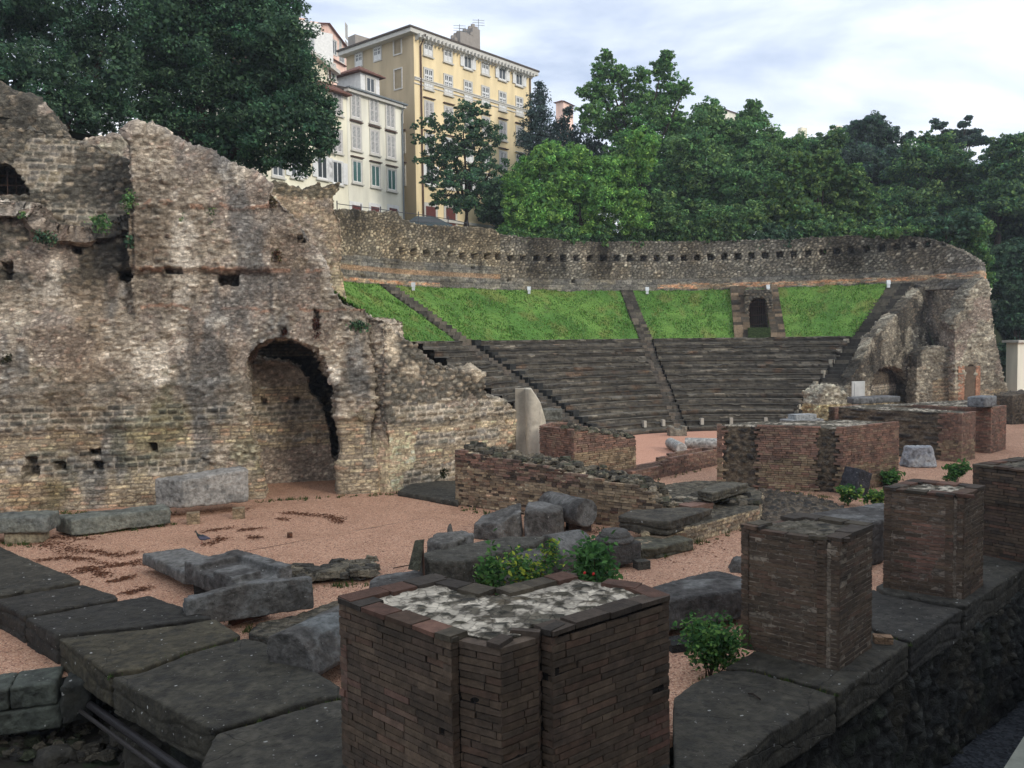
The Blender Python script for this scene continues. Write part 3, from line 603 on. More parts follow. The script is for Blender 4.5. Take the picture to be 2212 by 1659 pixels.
curved_wall()
# ------------------------------------------------------------------ left ruin with the arch
LW0 = Vector((-15.8, 25.2)); LD = (Vector((-5.6, 28.0))-LW0).normalized(); LN = Vector((-LD.y, LD.x))
LP0 = LW0-LD*4.5; LP1 = LP0+LD*16
def lplane(off): return LP0+LN*off, LP1+LN*off
def upx(pts, P0, P1): return [uz(x, y, P0, P1) for x, y in pts]
ARCH = [(566,1084),(562,1040),(558,999),(548,966),(540,945),(536,905),(534,860),(532,815),(534,785),(542,766),(556,750),(583,735),(610,729),(640,733),(664,741),(686,756),(700,776),(708,800),(716,818),(734,826),(738,845),(735,880),(739,927),(741,999),(735,1040),(732,1071)]
def ruin_left():
    P0, P1 = lplane(0)
    top = [(-260,430),(-120,424),(0,428),(40,425),(70,432),(95,470),(130,476),(165,482),(225,470),(262,452),(281,400),(276,345),(281,302),(292,288),(318,291),(345,290),(362,308),(400,322),(442,332),(470,355),(520,372),(558,392),(590,420),(625,455),(640,470),(662,515),(690,560),(706,585),(712,612),(722,640),(745,655),(790,668),(799,682)]
    T = upx(top, P0, P1); a = upx(ARCH, P0, P1); zb = -.35
    uR = T[-1][0]; a[0] = (a[0][0], zb); a[-1] = (a[-1][0], zb)
    out = [(T[0][0], zb)]+a+[(uR, zb)]+T[::-1]
    U = lambda x, y: uz(x, y, P0, P1)
    rec = [(*U(67,997),.30,.26,.4),(*U(206,977),.3,.2,.4),(*U(239,970),.0,.0,.4),(*U(333,965),.22,.26,.4),(*U(68,1018),.42,.32,.4),(*U(130,1008),.32,.26,.4),(*U(212,1006),.3,.28,.4),
           (*U(267,593),.42,.30,.6),(*U(494,604),.62,.34,.7),(*U(375,585),.5,.18,.4),(*U(157,532),.24,.34,.5),(*U(652,515),.3,.22,.5),(*U(2,582),.3,.5,.5),(*U(614,717),.16,.24,.3),(*U(683,690),.2,.6,.25)]
    u1100 = U(300, 1000)[0]
    def zf(u, z, co, sh):
        n = fbm(sh, .45, 4, 1)-.5; n2 = fbm(sh, 1.3, 4, 6)-.5; Z = co[:, 2]+n*1.0+n2*.5; X = co[:, 0]+n*1.3
        xl = U(278, 500)[0]
        soft = lambda lo, hi: sst(lo-.12, lo+.12, Z)*(1-sst(hi-.12, hi+.12, Z))
        left_up = sst(xl+.3, xl-.3, X+.0) if False else (X < xl).astype(float)
        zones = [(None, 'rub'), (soft(0, 1.05), 'buf'), (soft(1.0, 1.75)*(X < U(430, 900)[0]), 'dkc'), (soft(1.75, 2.35), 'buf'), (soft(2.35, 3.2)*(X < U(500, 900)[0]), 'dkc'),
                 (soft(3.2, 4.0)*.6, 'dkr'), (left_up*sst(6.2, 7.2, Z), 'dkr'), (sst(.52, .56, fbm(sh, .8, 4, 31))*sst(3.8, 4.6, Z), 'fine'),
                 ((X > U(715, 950)[0]).astype(float)*(1-sst(1.9, 2.6, Z)), 'buf')]
        D, C = zmix(zones, u, z, co, 11)
        og = ((np.abs(co[:, 2]-7.35+n2*.3) < .07) | (np.abs(co[:, 2]-9.3+n2*.6) < .06) | (np.abs(co[:, 2]-6.1+n2*.5) < .05))*(X > U(300, 500)[0]); C = mixc(C, np.tile(K(132,99,80), (len(u), 1)), og*.6*(fbm(sh, 2.3, 3, 5) > .46))
        wh = sst(.60, .70, fbm(sh, 1.1, 5, 44))*(Z > 3.5); C = mixc(C, np.tile(K(158,150,138), (len(u), 1)), wh*.75)
        br = sst(.55, .66, fbm(sh, .5, 4, 51)); C = mixc(C, C*np.array([.72, .66, .60]), br*.8)
        rec_l = sst(xl+.12, xl-.12, co[:, 0]+n2*.25)*0+(co[:, 0]+n2*.35 < xl)*sst(5.6, 6.4, co[:, 2]+n*1.5); D = D-.55*rec_l*(co[:, 1] < 1)
        xa, xb = U(292, 583)[0], U(585, 583)[0]; led = (co[:, 0] > xa)*(co[:, 0] < xb)*(co[:, 1] < 1); D = D+led*(.20*sst(7.28, 7.36, co[:, 2]+n2*.35)-.12*sst(7.28, 7.2, co[:, 2]+n2*.35)*sst(5.6, 6.6, co[:, 2]))+led*.10*sst(9.2, 9.28, co[:, 2]+n2*.5)
        D = D+(co[:, 1] < 1)*(.14*sst(3.9, 3.7, co[:, 2]+n*1.2)-.10*sst(2.45, 2.3, co[:, 2]+n2*.3)*sst(.9, 1.1, co[:, 2]+n2*.3))
        bk = sst(.58, .70, fbm(np.stack([sh[:, 0], sh[:, 2]*.35, sh[:, 1]], 1), .8, 5, 71)); g_ = C.mean(1)[:, None]; C = C*(1-bk[:, None]*.75)+g_*np.array([.50, .50, .48])*bk[:, None]*.75
        mo = sst(.56, .68, fbm(sh, .9, 4, 61))*(Z < 4.4); C = mixc(C, C*np.array([.62, .66, .55]), mo*.8)
        return D, C
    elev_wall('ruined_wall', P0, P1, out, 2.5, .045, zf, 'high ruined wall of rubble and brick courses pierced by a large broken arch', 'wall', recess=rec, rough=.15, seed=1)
    # end wall behind the arch
    Q0, Q1 = lplane(2.9); tp = [(470,760),(500,770),(545,772),(580,775),(620,779),(645,790),(665,820),(672,850),(690,862),(700,885),(712,930),(720,990),(760,990)]
    T = upx(tp, Q0, Q1); out = [(T[0][0], -.3), (T[-1][0], -.3)]+T[::-1]
    def zf2(u, z, co, sh):
        n = (fbm(sh, .7, 4, 1)-.5)*.8; Z = co[:, 2]+n
        D, C = zmix([(None, 'buf'), ((Z > 2.3)*(Z < 3.0), 'dkc'), ((Z > 1.6)*(Z < 1.9), 'dkc'), ((Z < 1.35).astype(float), 'fine'), ((Z > 3.5).astype(float), 'rub')], u, z, co, 5)
        return D, C*1.05
    elev_wall('masonry_wall', Q0, Q1, out, .8, .05, zf2, 'inner stone block wall seen through the large arch', 'wall', rough=.07, seed=9, recess=[(*uz(570,867,Q0,Q1),.22,.28,.3),(*uz(643,866,Q0,Q1),.22,.24,.3)])
    Q2, Q3 = lplane(5.2); T = upx([(480,740),(800,740)], Q2, Q3)
    elev_wall('rear_wall', Q2, Q3, [(T[0][0], -.3), (T[1][0], -.3), T[1], T[0]], .6, .09, lambda u, z, co, sh: (lambda r: (r[0], r[1]*.85))(zmix([(None, 'dkr')], u, z, co, 5)), 'dark rear wall deep inside the arch passage', 'wall', seed=10)
    # dark coursed wall with the barred arch, set back
    B0, B1 = lplane(1.9); tp = [(-300,272),(-100,268),(0,271),(30,268),(65,275),(100,282),(140,290),(190,303),(215,318),(240,332),(283,342),(310,345)]
    T = upx(tp, B0, B1); hole = upx([(-80,424),(-72,385),(-45,360),(-15,352),(8,354),(24,361),(38,374),(50,392),(60,410),(64,424)], B0, B1)
    zb = 6.6
    out = [(T[0][0], zb), (T[-1][0], zb)]+T[::-1]
    def zf3(u, z, co, sh):
        D, C = zmix([(None, 'dkr'), ((fbm(sh, .5, 3, 7) > .62).astype(float), 'dkc')], u, z, co, 21); return D, C
    elev_wall('coursed_wall', B0, B1, out, 1.0, .055, zf3, 'dark coursed stone wall with a low barred arch at the left edge', 'wall', holes=[hole[::-1]], rough=.09, seed=5)
    # dark chamber behind the barred arch
    c = uz(0, 400, B0, B1); d = LD; ctr = B0+d*c[0]+LN*1.35
    mb = MB(); o = Vector((ctr.x, ctr.y, 0)); ax, ay = Vector((*LD, 0)), Vector((*LN, 0)); az = Vector((0, 0, 1))
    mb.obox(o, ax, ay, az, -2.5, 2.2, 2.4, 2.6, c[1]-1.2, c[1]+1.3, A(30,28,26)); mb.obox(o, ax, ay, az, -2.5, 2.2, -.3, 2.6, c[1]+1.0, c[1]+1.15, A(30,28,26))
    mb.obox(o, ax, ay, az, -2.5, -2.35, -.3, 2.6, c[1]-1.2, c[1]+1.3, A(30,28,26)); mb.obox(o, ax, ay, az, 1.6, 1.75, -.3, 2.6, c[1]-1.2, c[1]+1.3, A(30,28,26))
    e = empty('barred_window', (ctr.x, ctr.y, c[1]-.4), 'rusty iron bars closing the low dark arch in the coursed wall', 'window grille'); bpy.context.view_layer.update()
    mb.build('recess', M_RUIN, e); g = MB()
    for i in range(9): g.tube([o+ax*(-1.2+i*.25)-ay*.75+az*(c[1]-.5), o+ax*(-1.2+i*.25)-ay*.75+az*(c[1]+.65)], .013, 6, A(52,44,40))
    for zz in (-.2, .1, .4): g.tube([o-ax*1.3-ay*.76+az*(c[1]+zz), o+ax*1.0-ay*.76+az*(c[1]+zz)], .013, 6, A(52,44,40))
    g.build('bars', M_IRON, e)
    # rubble stub further back
    C0, C1 = lplane(4.2); tp = [(-300,190),(-120,170),(-30,168),(0,176),(14,184),(24,196),(32,214),(58,216),(76,228),(98,240),(112,254),(128,268),(140,282),(152,300),(156,330)]
    T = upx(tp, C0, C1); out = [(T[0][0], 7), (T[-1][0], 7)]+T[::-1]
    elev_wall('rubble_stub', C0, C1, out, 1.4, .08, lambda u, z, co, sh: zmix([(None, 'dkr'), ((fbm(sh, .6, 3, 7) > .5).astype(float), 'fine')], u, z, co, 3), 'grey rubble remnant rising behind the dark coursed wall', 'wall', rough=.22, seed=7)
    D0, D1 = lplane(3.4); tp = [(168,318),(182,302),(200,296),(225,298),(245,290),(262,296),(290,296),(296,380)]
    T = upx(tp, D0, D1); out = [(T[0][0], 8), (T[-1][0], 8)]+T[::-1]
    elev_wall('plaster_remnant', D0, D1, out, .8, .06, lambda u, z, co, sh: zmix([(None, 'pale'), ((fbm(sh, .9, 3, 7) > .45).astype(float), 'fine')], u, z, co, 3), 'pale plastered remnant between the coursed wall and the high ruin', 'wall', rough=.10, seed=8)
    # back wall remnant with ragged crest meeting the curved wall
    F0 = Vector(at(500, 500, 31.5)[:2]); F1 = Vector(at(760, 500, 33.2)[:2])
    tp = [(535,392),(562,384),(590,390),(612,398),(640,401),(655,408),(668,399),(690,394),(700,404),(712,400),(718,395),(734,397),(731,412),(723,428),(724,452),(736,472),(742,500),(739,560),(742,612),(745,660)]
    T = upx(tp, F0, F1); out = [(T[0][0], 4.5), (T[-1][0], 4.5)]+T[::-1]
    def zf4(u, z, co, sh):
        n = fbm(sh, .8, 4, 1)-.5; D, C = zmix([(None, 'fine'), ((co[:, 2]+n*1.2 > 10.4).astype(float), 'dkr'), ((co[:, 2]+n < 7.6).astype(float), 'buf')], u, z, co, 3)
        w = sst(.45, .6, fbm(sh, .9, 4, 5)); return D, mixc(C, C*np.array([1.3, 1.22, 1.05]), w)
    elev_wall('ruined_crest', F0, F1, out, 1.3, .06, zf4, 'pale ruined wall with a ragged mossy crest ending above the grass', 'wall', rough=.14, seed=12)
def zf_side(u, z, co, sh):
    n = fbm(sh, .6, 4, 1)-.5; n2 = fbm(sh, 1.5, 4, 6)-.5; Z = co[:, 2]+n*.7; X = co[:, 0]+n*.8
    D, C = zmix([(None, 'dkr'), (1-sst(1.9, 2.2, Z), 'buf'), (((Z < 1.7) & (X < 1.2)).astype(float), 'bufl'), (((Z > 1.35) & (Z < 1.8) & (X > 1.2) & (X < 5.0)).astype(float), 'dkc'), (((Z < .75) & (X > .9) & (X < 3.4)).astype(float), 'dkc'), (((Z > 2.2) & (Z < 2.9) & (X > .4)).astype(float), 'dkc'), ((fbm(sh, .9, 4, 31) > .58).astype(float)*(Z > 2.6), 'fine')], u, z, co, 13)
    wh = sst(.60, .70, fbm(sh, 1.1, 5, 44))*(Z > 2); C = mixc(C, np.tile(K(150,138,120), (len(u), 1)), wh*.55); return D, np.minimum(C*1.22, .8)
def ruin_side():
    a = gz(833, 1065, 0); G0 = Vector((a.x, a.y)); G1 = G0+E1*6.2
    tp = [(834,692),(838,705),(870,727),(902,742),(915,762),(930,782),(958,790),(985,800),(1010,800),(1030,796),(1042,812),(1048,835),(1054,856),(1075,862),(1092,872),(1110,885),(1114,900)]
    T = upx(tp, G0, G1); out = [(T[0][0], -.35), (T[-1][0], -.35)]+T[::-1]
    elev_wall('side_wall', G0, G1, out, 2.0, .05, zf_side, 'sloping rubble and buff brick wall running from the arch to the pale column', 'wall', rough=.15, seed=2, recess=[(*uz(1032,910,G0,G1),.16,.2,.3),(*uz(1093,912,G0,G1),.16,.2,.3)])
    # short reveal between the arch wall and the side wall
    b = LP0+LD*uz(796, 1000, LP0, LP1)[0]; H0 = Vector((b.x, b.y))+LN*.25; H1 = G0+LN*.05+LD*.06
    T = [(0, uz(799, 682, H0, H1)[1]), ((H1-H0).length, uz(834, 692, H0, H1)[1])]
    out = [(0, -.35), (T[1][0], -.35), T[1], T[0]]
    elev_wall('reveal_wall', H0, H1, out, 1.2, .05, lambda u, z, co, sh: zmix([(None, 'rub'), (1-sst(1.7, 2.2, co[:, 2]+(fbm(sh, .8, 3, 2)-.5)), 'bufl')], u, z, co, 5), 'narrow buff brick return between the arch wall and the sloping wall', 'wall', rough=.10, seed=14)
    # analemma: stone parapet falling with the seating, behind the side wall
    S0, S1 = sn(-23, 2.2), sn(-8.5, 2.2); pts = []
    for s in np.linspace(0, 14.5, 31):
        r = math.hypot(23-s, 2.9)-1.0; z = float(np.interp(r, [9, RO, RG, RW], [-1.5, -.9, 4.9, 9.0]))+.55; pts.append((s, z+(R_.random()-.5)*.25))
    out = [(0, -1.3), (14.5, -1.3)]+pts[::-1]
    elev_wall('parapet_wall', S0, S1, out, .75, .07, lambda u, z, co, sh: zmix([(None, 'dkr')], u, z, co, 5), 'dark stone parapet stepping down the left edge of the seating', 'wall', rough=.14, seed=15)
    # dark slab ramp
    stone('stone_ramp', [gxy(858,1070,.02), gxy(990,1094,.02), gxy(1010,1040,.12), gxy(900,1040,.12)], -.05, .16, A(52,50,44,1.5), 'dark paving slab ramp beside the long brick wall', 'slab', voxel=.05, amp=.03, mat=M_SLAB)
# ------------------------------------------------------------------ generic weathered stones
def stone_finish(name, bm, voxel, amp, col, label, cat, mat=None, group=None, nsc=2.2, seed=0, parent=None, lite=None, ledge=0):
    me = remesh(bm, voxel); co = getco(me); no = getno(me)
    n1 = fbm(co+seed*7.7, nsc, 4, seed)-.5; n2 = fbm(co+seed*3.1, nsc*5, 3, seed+1)-.5
    d = n1*2*amp+n2*amp*.55; rg = 1-np.abs(fbm(co+seed, nsc*2.2, 3, seed+2)*2-1)*2.4; d = d+(rg-.5)*amp*.55
    flake = None
    if ledge:   # horizontal bedding cracks on the sides
        zz = co[:, 2]*ledge+fbm(co, .8, 3, seed)*2.2; k = np.abs((zz % 1)-.5)*2; d = d-sst(.75, 1, k)*amp*1.6*(1-np.abs(no[:, 2]))
        top = np.clip(no[:, 2], 0, 1); f = fbm(co*np.array([1, 1, .2])+seed, 1.15, 5, seed+14, .6)*9; fl = np.floor(f); fr = f-fl
        d = d*(1-.55*top)+top*(np.mod(fl*2.7, 3)-1)*.018; flake = top*(1-sst(.0, .10, fr))
    co = co+no*d[:, None]; setco(me, co)
    C = np.tile(col, (len(co), 1))*(.7+.6*fbm(co, 2.5, 4, seed+4))[:, None]
    C = C*(.72+.45*sst(-.3, .8, rg))[:, None]
    if flake is not None: C = C*(1-.62*flake)[:, None]*(.85+.3*hsh(fl, seed))[:, None]
    if lite is not None:
        C = mixc(C, np.tile(lite, (len(co), 1)), sst(.5, .66, fbm(co, 1.7, 5, seed+9))*.7)
    setcol(me, C); o = finish(name, me, mat or M_BLOCK, parent)
    if parent is None: tag(o, label, cat, group)
    elif label: o['label'] = label
    return o
_sd = [100]
def stone(name, pts, z0, z1, col, label, cat, voxel=.03, amp=.02, mat=None, group=None, taper=0, parent=None, lite=None, ledge=0, ztop=None, nsc=2.2, cut=None):
    """irregular block: plan polygon pts, from z0 to z1; ztop: list of heights per corner"""
    _sd[0] += 1; bm = bmesh.new(); n = len(pts); c = Vector((sum(p[0] for p in pts)/n, sum(p[1] for p in pts)/n))
    lo = [bm.verts.new((c.x+(p[0]-c.x)*(1-taper*.0), c.y+(p[1]-c.y), z0)) for p in pts]
    hi = [bm.verts.new((c.x+(p[0]-c.x)*(1-taper), c.y+(p[1]-c.y)*(1-taper), (ztop[i] if ztop else z1))) for i, p in enumerate(pts)]
    bm.faces.new(lo[::-1]); bm.faces.new(hi)
    for i in range(n): bm.faces.new([lo[i], lo[(i+1) % n], hi[(i+1) % n], hi[i]])
    bmesh.ops.recalc_face_normals(bm, faces=bm.faces)
    bmesh.ops.bevel(bm, geom=bm.edges[:], offset=voxel*.7, segments=1, affect='EDGES')
    if cut: cut(bm)
    return stone_finish(name, bm, voxel, amp, col, label, cat, mat, group, seed=_sd[0], parent=parent, lite=lite, ledge=ledge, nsc=nsc)
def boxpx(pL, pR, z, depth, back=None):
    """plan rectangle from the picture positions of its near bottom edge (at height z), going back by depth"""
    a = Vector(gxy(*pL, z)); b = Vector(gxy(*pR, z)); d = (b-a).normalized(); n = Vector((-d.y, d.x)) if back is None else Vector(back).normalized()
    return [tuple(a), tuple(b), tuple(b+n*depth), tuple(a+n*depth)]
M_IRON = plain('rusty_iron', A(70,52,44,1.2), rough=.75, metal=.3, namp=.3)
ruin_left(); ruin_side()
# ------------------------------------------------------------------ right ruin
def ruin_right():
    P0, P1 = sn(4, 3.0), sn(30, 3.0)
    tp = [(1778,905),(1790,870),(1803,838),(1812,812),(1828,790),(1842,760),(1858,728),(1878,712),(1900,688),(1920,668),(1938,648),(1955,630),(1970,618),(1988,612),(1992,640),(1990,700),(1992,752)]
    T = upx(tp, sn(4, 3.9), sn(30, 3.9)); zb = -1.3
    arch = upx([(1884,868),(1884,818),(1892,802),(1908,794),(1926,792),(1944,796),(1956,806),(1960,820),(1960,868)], P0, P1)
    out = [(T[0][0], zb), (T[-1][0], zb)]+T[::-1]
    def zf(u, z, co, sh):
        n = fbm(sh, .5, 4, 1)-.5; D, C = zmix([(None, 'pale'), ((fbm(sh, .5, 3, 7) > .52).astype(float), 'dkr')], u, z, co, 4)
        st = sst(.50, .62, fbm(np.stack([co[:, 0], co[:, 2]*.2, co[:, 0]*0], 1), 1.2, 4, 9)); C = C*(1-.5*st)[:, None]*.72
        w = (co[:, 2] < 1.0+n)*1.0; return D, mixc(C, C*np.array([1.25, 1.15, .9]), w)
    elev_wall('flank_wall', P0, P1, out, .85, .085, zf, 'rubble wall under the broad stair with a blocked round arch', 'wall', holes=[arch[::-1]], rough=.10, seed=21)
    # dark blocking of the arch
    Q0, Q1 = P0+E2*.9, P1+E2*.9; o = [uz(x, y, Q0, Q1) for x, y in [(1870,875),(1975,875),(1975,785),(1870,785)]]
    elev_wall('blocking_wall', Q0, Q1, o[::1], .5, .09, lambda u, z, co, sh: zmix([(None, 'blk'), ((np.abs(co[:, 2]-1.2) < .35).astype(float), 'dkc')], u, z, co, 4), 'dark stone infill inside the round arch below the broad stair', 'wall', rough=.05, seed=22)
    # deep niche and lower wall
    N0, N1 = Vector(at(1972, 700, 63.4)[:2]), Vector(at(2098, 700, 65)[:2]); T = upx([(1982,614),(2010,612),(2050,608),(2085,612),(2092,640)], N0, N1)
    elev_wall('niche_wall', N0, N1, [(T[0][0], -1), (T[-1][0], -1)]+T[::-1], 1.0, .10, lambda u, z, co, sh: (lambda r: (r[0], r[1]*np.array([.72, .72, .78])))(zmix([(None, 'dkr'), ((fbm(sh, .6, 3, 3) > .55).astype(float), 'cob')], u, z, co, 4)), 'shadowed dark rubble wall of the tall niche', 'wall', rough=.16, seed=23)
    S0 = Vector(at(1978, 800, 60.2)[:2]); S1 = Vector(at(2180, 800, 61.2)[:2])
    tp = [(1979,800),(1980,765),(1990,756),(2005,750),(2030,748),(2052,752),(2066,748),(2080,752),(2085,788)]
    T = upx(tp, S0, S1); zb = -.6
    def zf5(u, z, co, sh):
        n = fbm(sh, .6, 4, 1)-.5; D, C = zmix([(None, 'dkr'), ((fbm(sh, .7, 3, 7) > .5).astype(float), 'pale'), ((co[:, 2]+n*1.2 < 1.9).astype(float)*(co[:, 0] > 1.3), 'buf')], u, z, co, 4); return D, C*.85
    elev_wall('low_wall', S0, S1, [(T[0][0], zb), (T[-1][0], zb)]+T[::-1], 1.2, .08, zf5, 'rounded low rubble wall with pale brick base beside the brick doorway', 'wall', rough=.12, seed=24)
    tp = [(2062,788),(2063,760),(2060,735),(2063,716),(2058,700),(2062,684),(2072,672),(2084,668),(2086,645),(2094,628),(2104,616),(2114,606),(2124,598),(2136,606),(2141,630),(2144,660),(2150,700),(2152,740),(2160,775),(2164,800),(2172,830),(2180,850),(2186,872)]
    S0b = S0-Vector((0, .5)); S1b = S1-Vector((0, .5)); T = upx(tp, S0b, S1b); door = upx([(2083,873),(2083,790),(2106,790),(2106,873)], S0b, S1b); door[0] = (door[0][0], zb); door[3] = (door[3][0], zb)
    out = [(T[0][0], zb), door[0], door[1], door[2], door[3], (T[-1][0], zb)]+T[::-1]
    def zf6(u, z, co, sh):
        n = fbm(sh, .6, 4, 1)-.5; D, C = zmix([(None, 'pale'), ((fbm(sh, .6, 3, 7) > .6).astype(float), 'fine'), ((co[:, 2]+n < 1.2).astype(float), 'buf')], u, z, co, 4); return D, C*1.0
    elev_wall('wall_stump', S0b, S1b, out, 1.7, .085, zf6, 'tall pale ragged stump of rubble wall at the far right end', 'wall', rough=.15, seed=25)
    # brick doorway panel inside
    mb = MB(); p0, d, n, _ = frame(S0b, S1b); o = Vector((p0.x, p0.y, 0)); ax, ay, az = Vector((*d, 0)), Vector((*n, 0)), Vector((0, 0, 1)); u0, u1 = door[1][0], door[2][0]; zt = door[1][1]
    z = -.6
    while z < zt-.05:
        for (a, b, y) in ((u0-.5, u0-.02, -.10), (u1+.02, u1+.38, -.10), (u0, u1, .5)):
            x = a
            while x < b-.02:
                w = min(R_.uniform(.2, .3), b-x); f = R_.uniform(.75, 1.15); c = K(124,92,74) if y < 0 else K(84,60,50); mb.obox(o, ax, ay, az, x+.01, x+w-.01, y+R_.uniform(0, .02), y+.5, z, z+.085, tuple(q*f for q in c)); x += w
        z += .10
    mb.obox(o, ax, ay, az, u0-.5, u1+.38, -.04, .5, -.6, zt-.06, K(70,60,50))
    tag(mb.build('brick_doorway', M_BRICK), 'narrow red brick blocked doorway in the tall pale stump', 'doorway')
    # end of the curved wall: brick and rubble root that joins the stump
    # rubble stub in front
    R0 = Vector(gxy(1760, 935, -1)); R1 = Vector(gxy(1838, 935, -1)); R0 = Vector(at(1755, 900, 42)[:2]); R1 = Vector(at(1845, 900, 42.6)[:2])
    tp = [(1764,935),(1765,890),(1770,866),(1776,850),(1786,838),(1800,833),(1812,838),(1820,846),(1832,855),(1838,866),(1842,880),(1850,915),(1852,935)]
    T = upx(tp, R0, R1); 
    elev_wall('rubble_stump', R0, R1, [(T[0][0], -1.1), (T[-1][0], -1.1)]+T[1:-1][::-1], 1.5, .06, lambda u, z, co, sh: (lambda r: (r[0], mixc(r[1], r[1]*np.array([1.35, 1.2, .9]), (co[:, 2] < 1.6)*1.0)))(zmix([(None, 'pale')], u, z, co, 4)), 'pale rounded stump of rubble at the foot of the broad stair', 'wall', rough=.18, seed=27)
ruin_right()
def gate():
    th = math.radians(75.4); e = empty('vomitory_gate', (TC.x+22.8*math.cos(th), TC.y+22.8*math.sin(th), 5.6), 'arched gate with iron bars set in the grass slope between stepped side walls', 'gate'); bpy.context.view_layer.update()
    bc = [K(78,68,56), K(64,58,50), K(92,80,66), K(56,52,46)]
    for sg, hw, lb in ((1, .60, 'stepped wing wall'), (-1, .52, 'stepped wing wall')):
        stair_strip('wing_wall', e, lambda r, sg=sg, hw=hw: th+sg*(.72+hw)/r*1.0, hw, RG-.1, RW, .2, .22, cols=bc, side=.9)
    x, y = cpt(np.array(23.0), np.array(th)); p = Vector((float(x), float(y))); er = Vector((math.cos(th), math.sin(th))); et = Vector((math.sin(th), -math.cos(th)))
    A0 = p-et*1.0; A1 = p+et*1.0; pts = [(0, 5.2), (.32, 5.2), (.32, 7.35)]+[(1.0-.68*math.cos(a), 7.35+.68*math.sin(a)) for a in np.linspace(.15, math.pi-.15, 9)]+[(1.68, 7.35), (1.68, 5.2), (2.0, 5.2), (2.0, 8.55), (1.5, 8.65), (.6, 8.7), (0, 8.6)]
    elev_wall('arch', A0, A1, pts, .5, .06, lambda u, z, co, sh: (lambda r: (r[0], r[1]*.75))(zmix([(None, 'dkr')], u, z, co, 4)), None, None, rough=.05, seed=31, parent=e)
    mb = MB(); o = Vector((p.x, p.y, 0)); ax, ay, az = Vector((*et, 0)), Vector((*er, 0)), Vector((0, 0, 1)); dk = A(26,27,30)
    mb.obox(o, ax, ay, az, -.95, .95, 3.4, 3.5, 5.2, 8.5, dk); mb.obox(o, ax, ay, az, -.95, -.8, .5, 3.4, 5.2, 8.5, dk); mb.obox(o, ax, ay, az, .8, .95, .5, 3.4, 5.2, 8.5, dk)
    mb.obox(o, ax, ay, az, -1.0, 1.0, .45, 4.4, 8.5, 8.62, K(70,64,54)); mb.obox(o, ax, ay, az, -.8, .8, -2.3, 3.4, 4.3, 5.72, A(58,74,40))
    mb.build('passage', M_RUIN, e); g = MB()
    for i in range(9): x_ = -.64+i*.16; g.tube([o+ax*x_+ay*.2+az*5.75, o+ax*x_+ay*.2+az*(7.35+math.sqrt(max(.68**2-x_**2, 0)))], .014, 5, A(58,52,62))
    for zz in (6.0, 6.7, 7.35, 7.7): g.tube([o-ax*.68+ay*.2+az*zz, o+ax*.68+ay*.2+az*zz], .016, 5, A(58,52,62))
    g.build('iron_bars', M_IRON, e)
gate()
def floodlights():
    M = plain('white_enamel', (.62, .66, .68), rough=.4); src = None
    for i, (x, y) in enumerate([(893,622),(1143,632),(1398,632),(1659,629),(1919,613)]):
        th, z = oncyl(x, y, RW-.6); p = Vector((TC.x+(RW-.6)*math.cos(th), TC.y+(RW-.6)*math.sin(th), 8.75))
        lb = ['leftmost white floodlight box, by the head of the left grass stair','second white floodlight box from the left under the curved wall','white floodlight box beside the head of the middle stair','white floodlight box standing above the barred gate','rightmost white floodlight box, at the head of the broad stair'][i]
        if src is None:
            e = empty('floodlight', p, lb, 'floodlight', 'floodlights along the foot of the curved wall'); bpy.context.view_layer.update(); mb = MB()
            o = Vector(p); ax, ay, az = Vector((1, 0, 0)), Vector((0, 1, 0)), Vector((0, 0, 1))
            vs = [o+Vector(q) for q in [(-.13,-.11,.10),(.13,-.11,.10),(.13,.11,.10),(-.13,.11,.10),(-.15,-.03,.42),(.15,-.03,.42),(.13,.13,.37),(-.13,.13,.37)]]
            mb.hexa(vs, (.6, .6, .6)); mb.build('lamp_housing', M, e); m2 = MB(); m2.obox(o, ax, ay, az, -.1, .1, -.08, .08, -.15, .12, (.3, .3, .3)); m2.build('bracket', M, e); src = e
        else: inst(src, p, 0, lb)
floodlights()
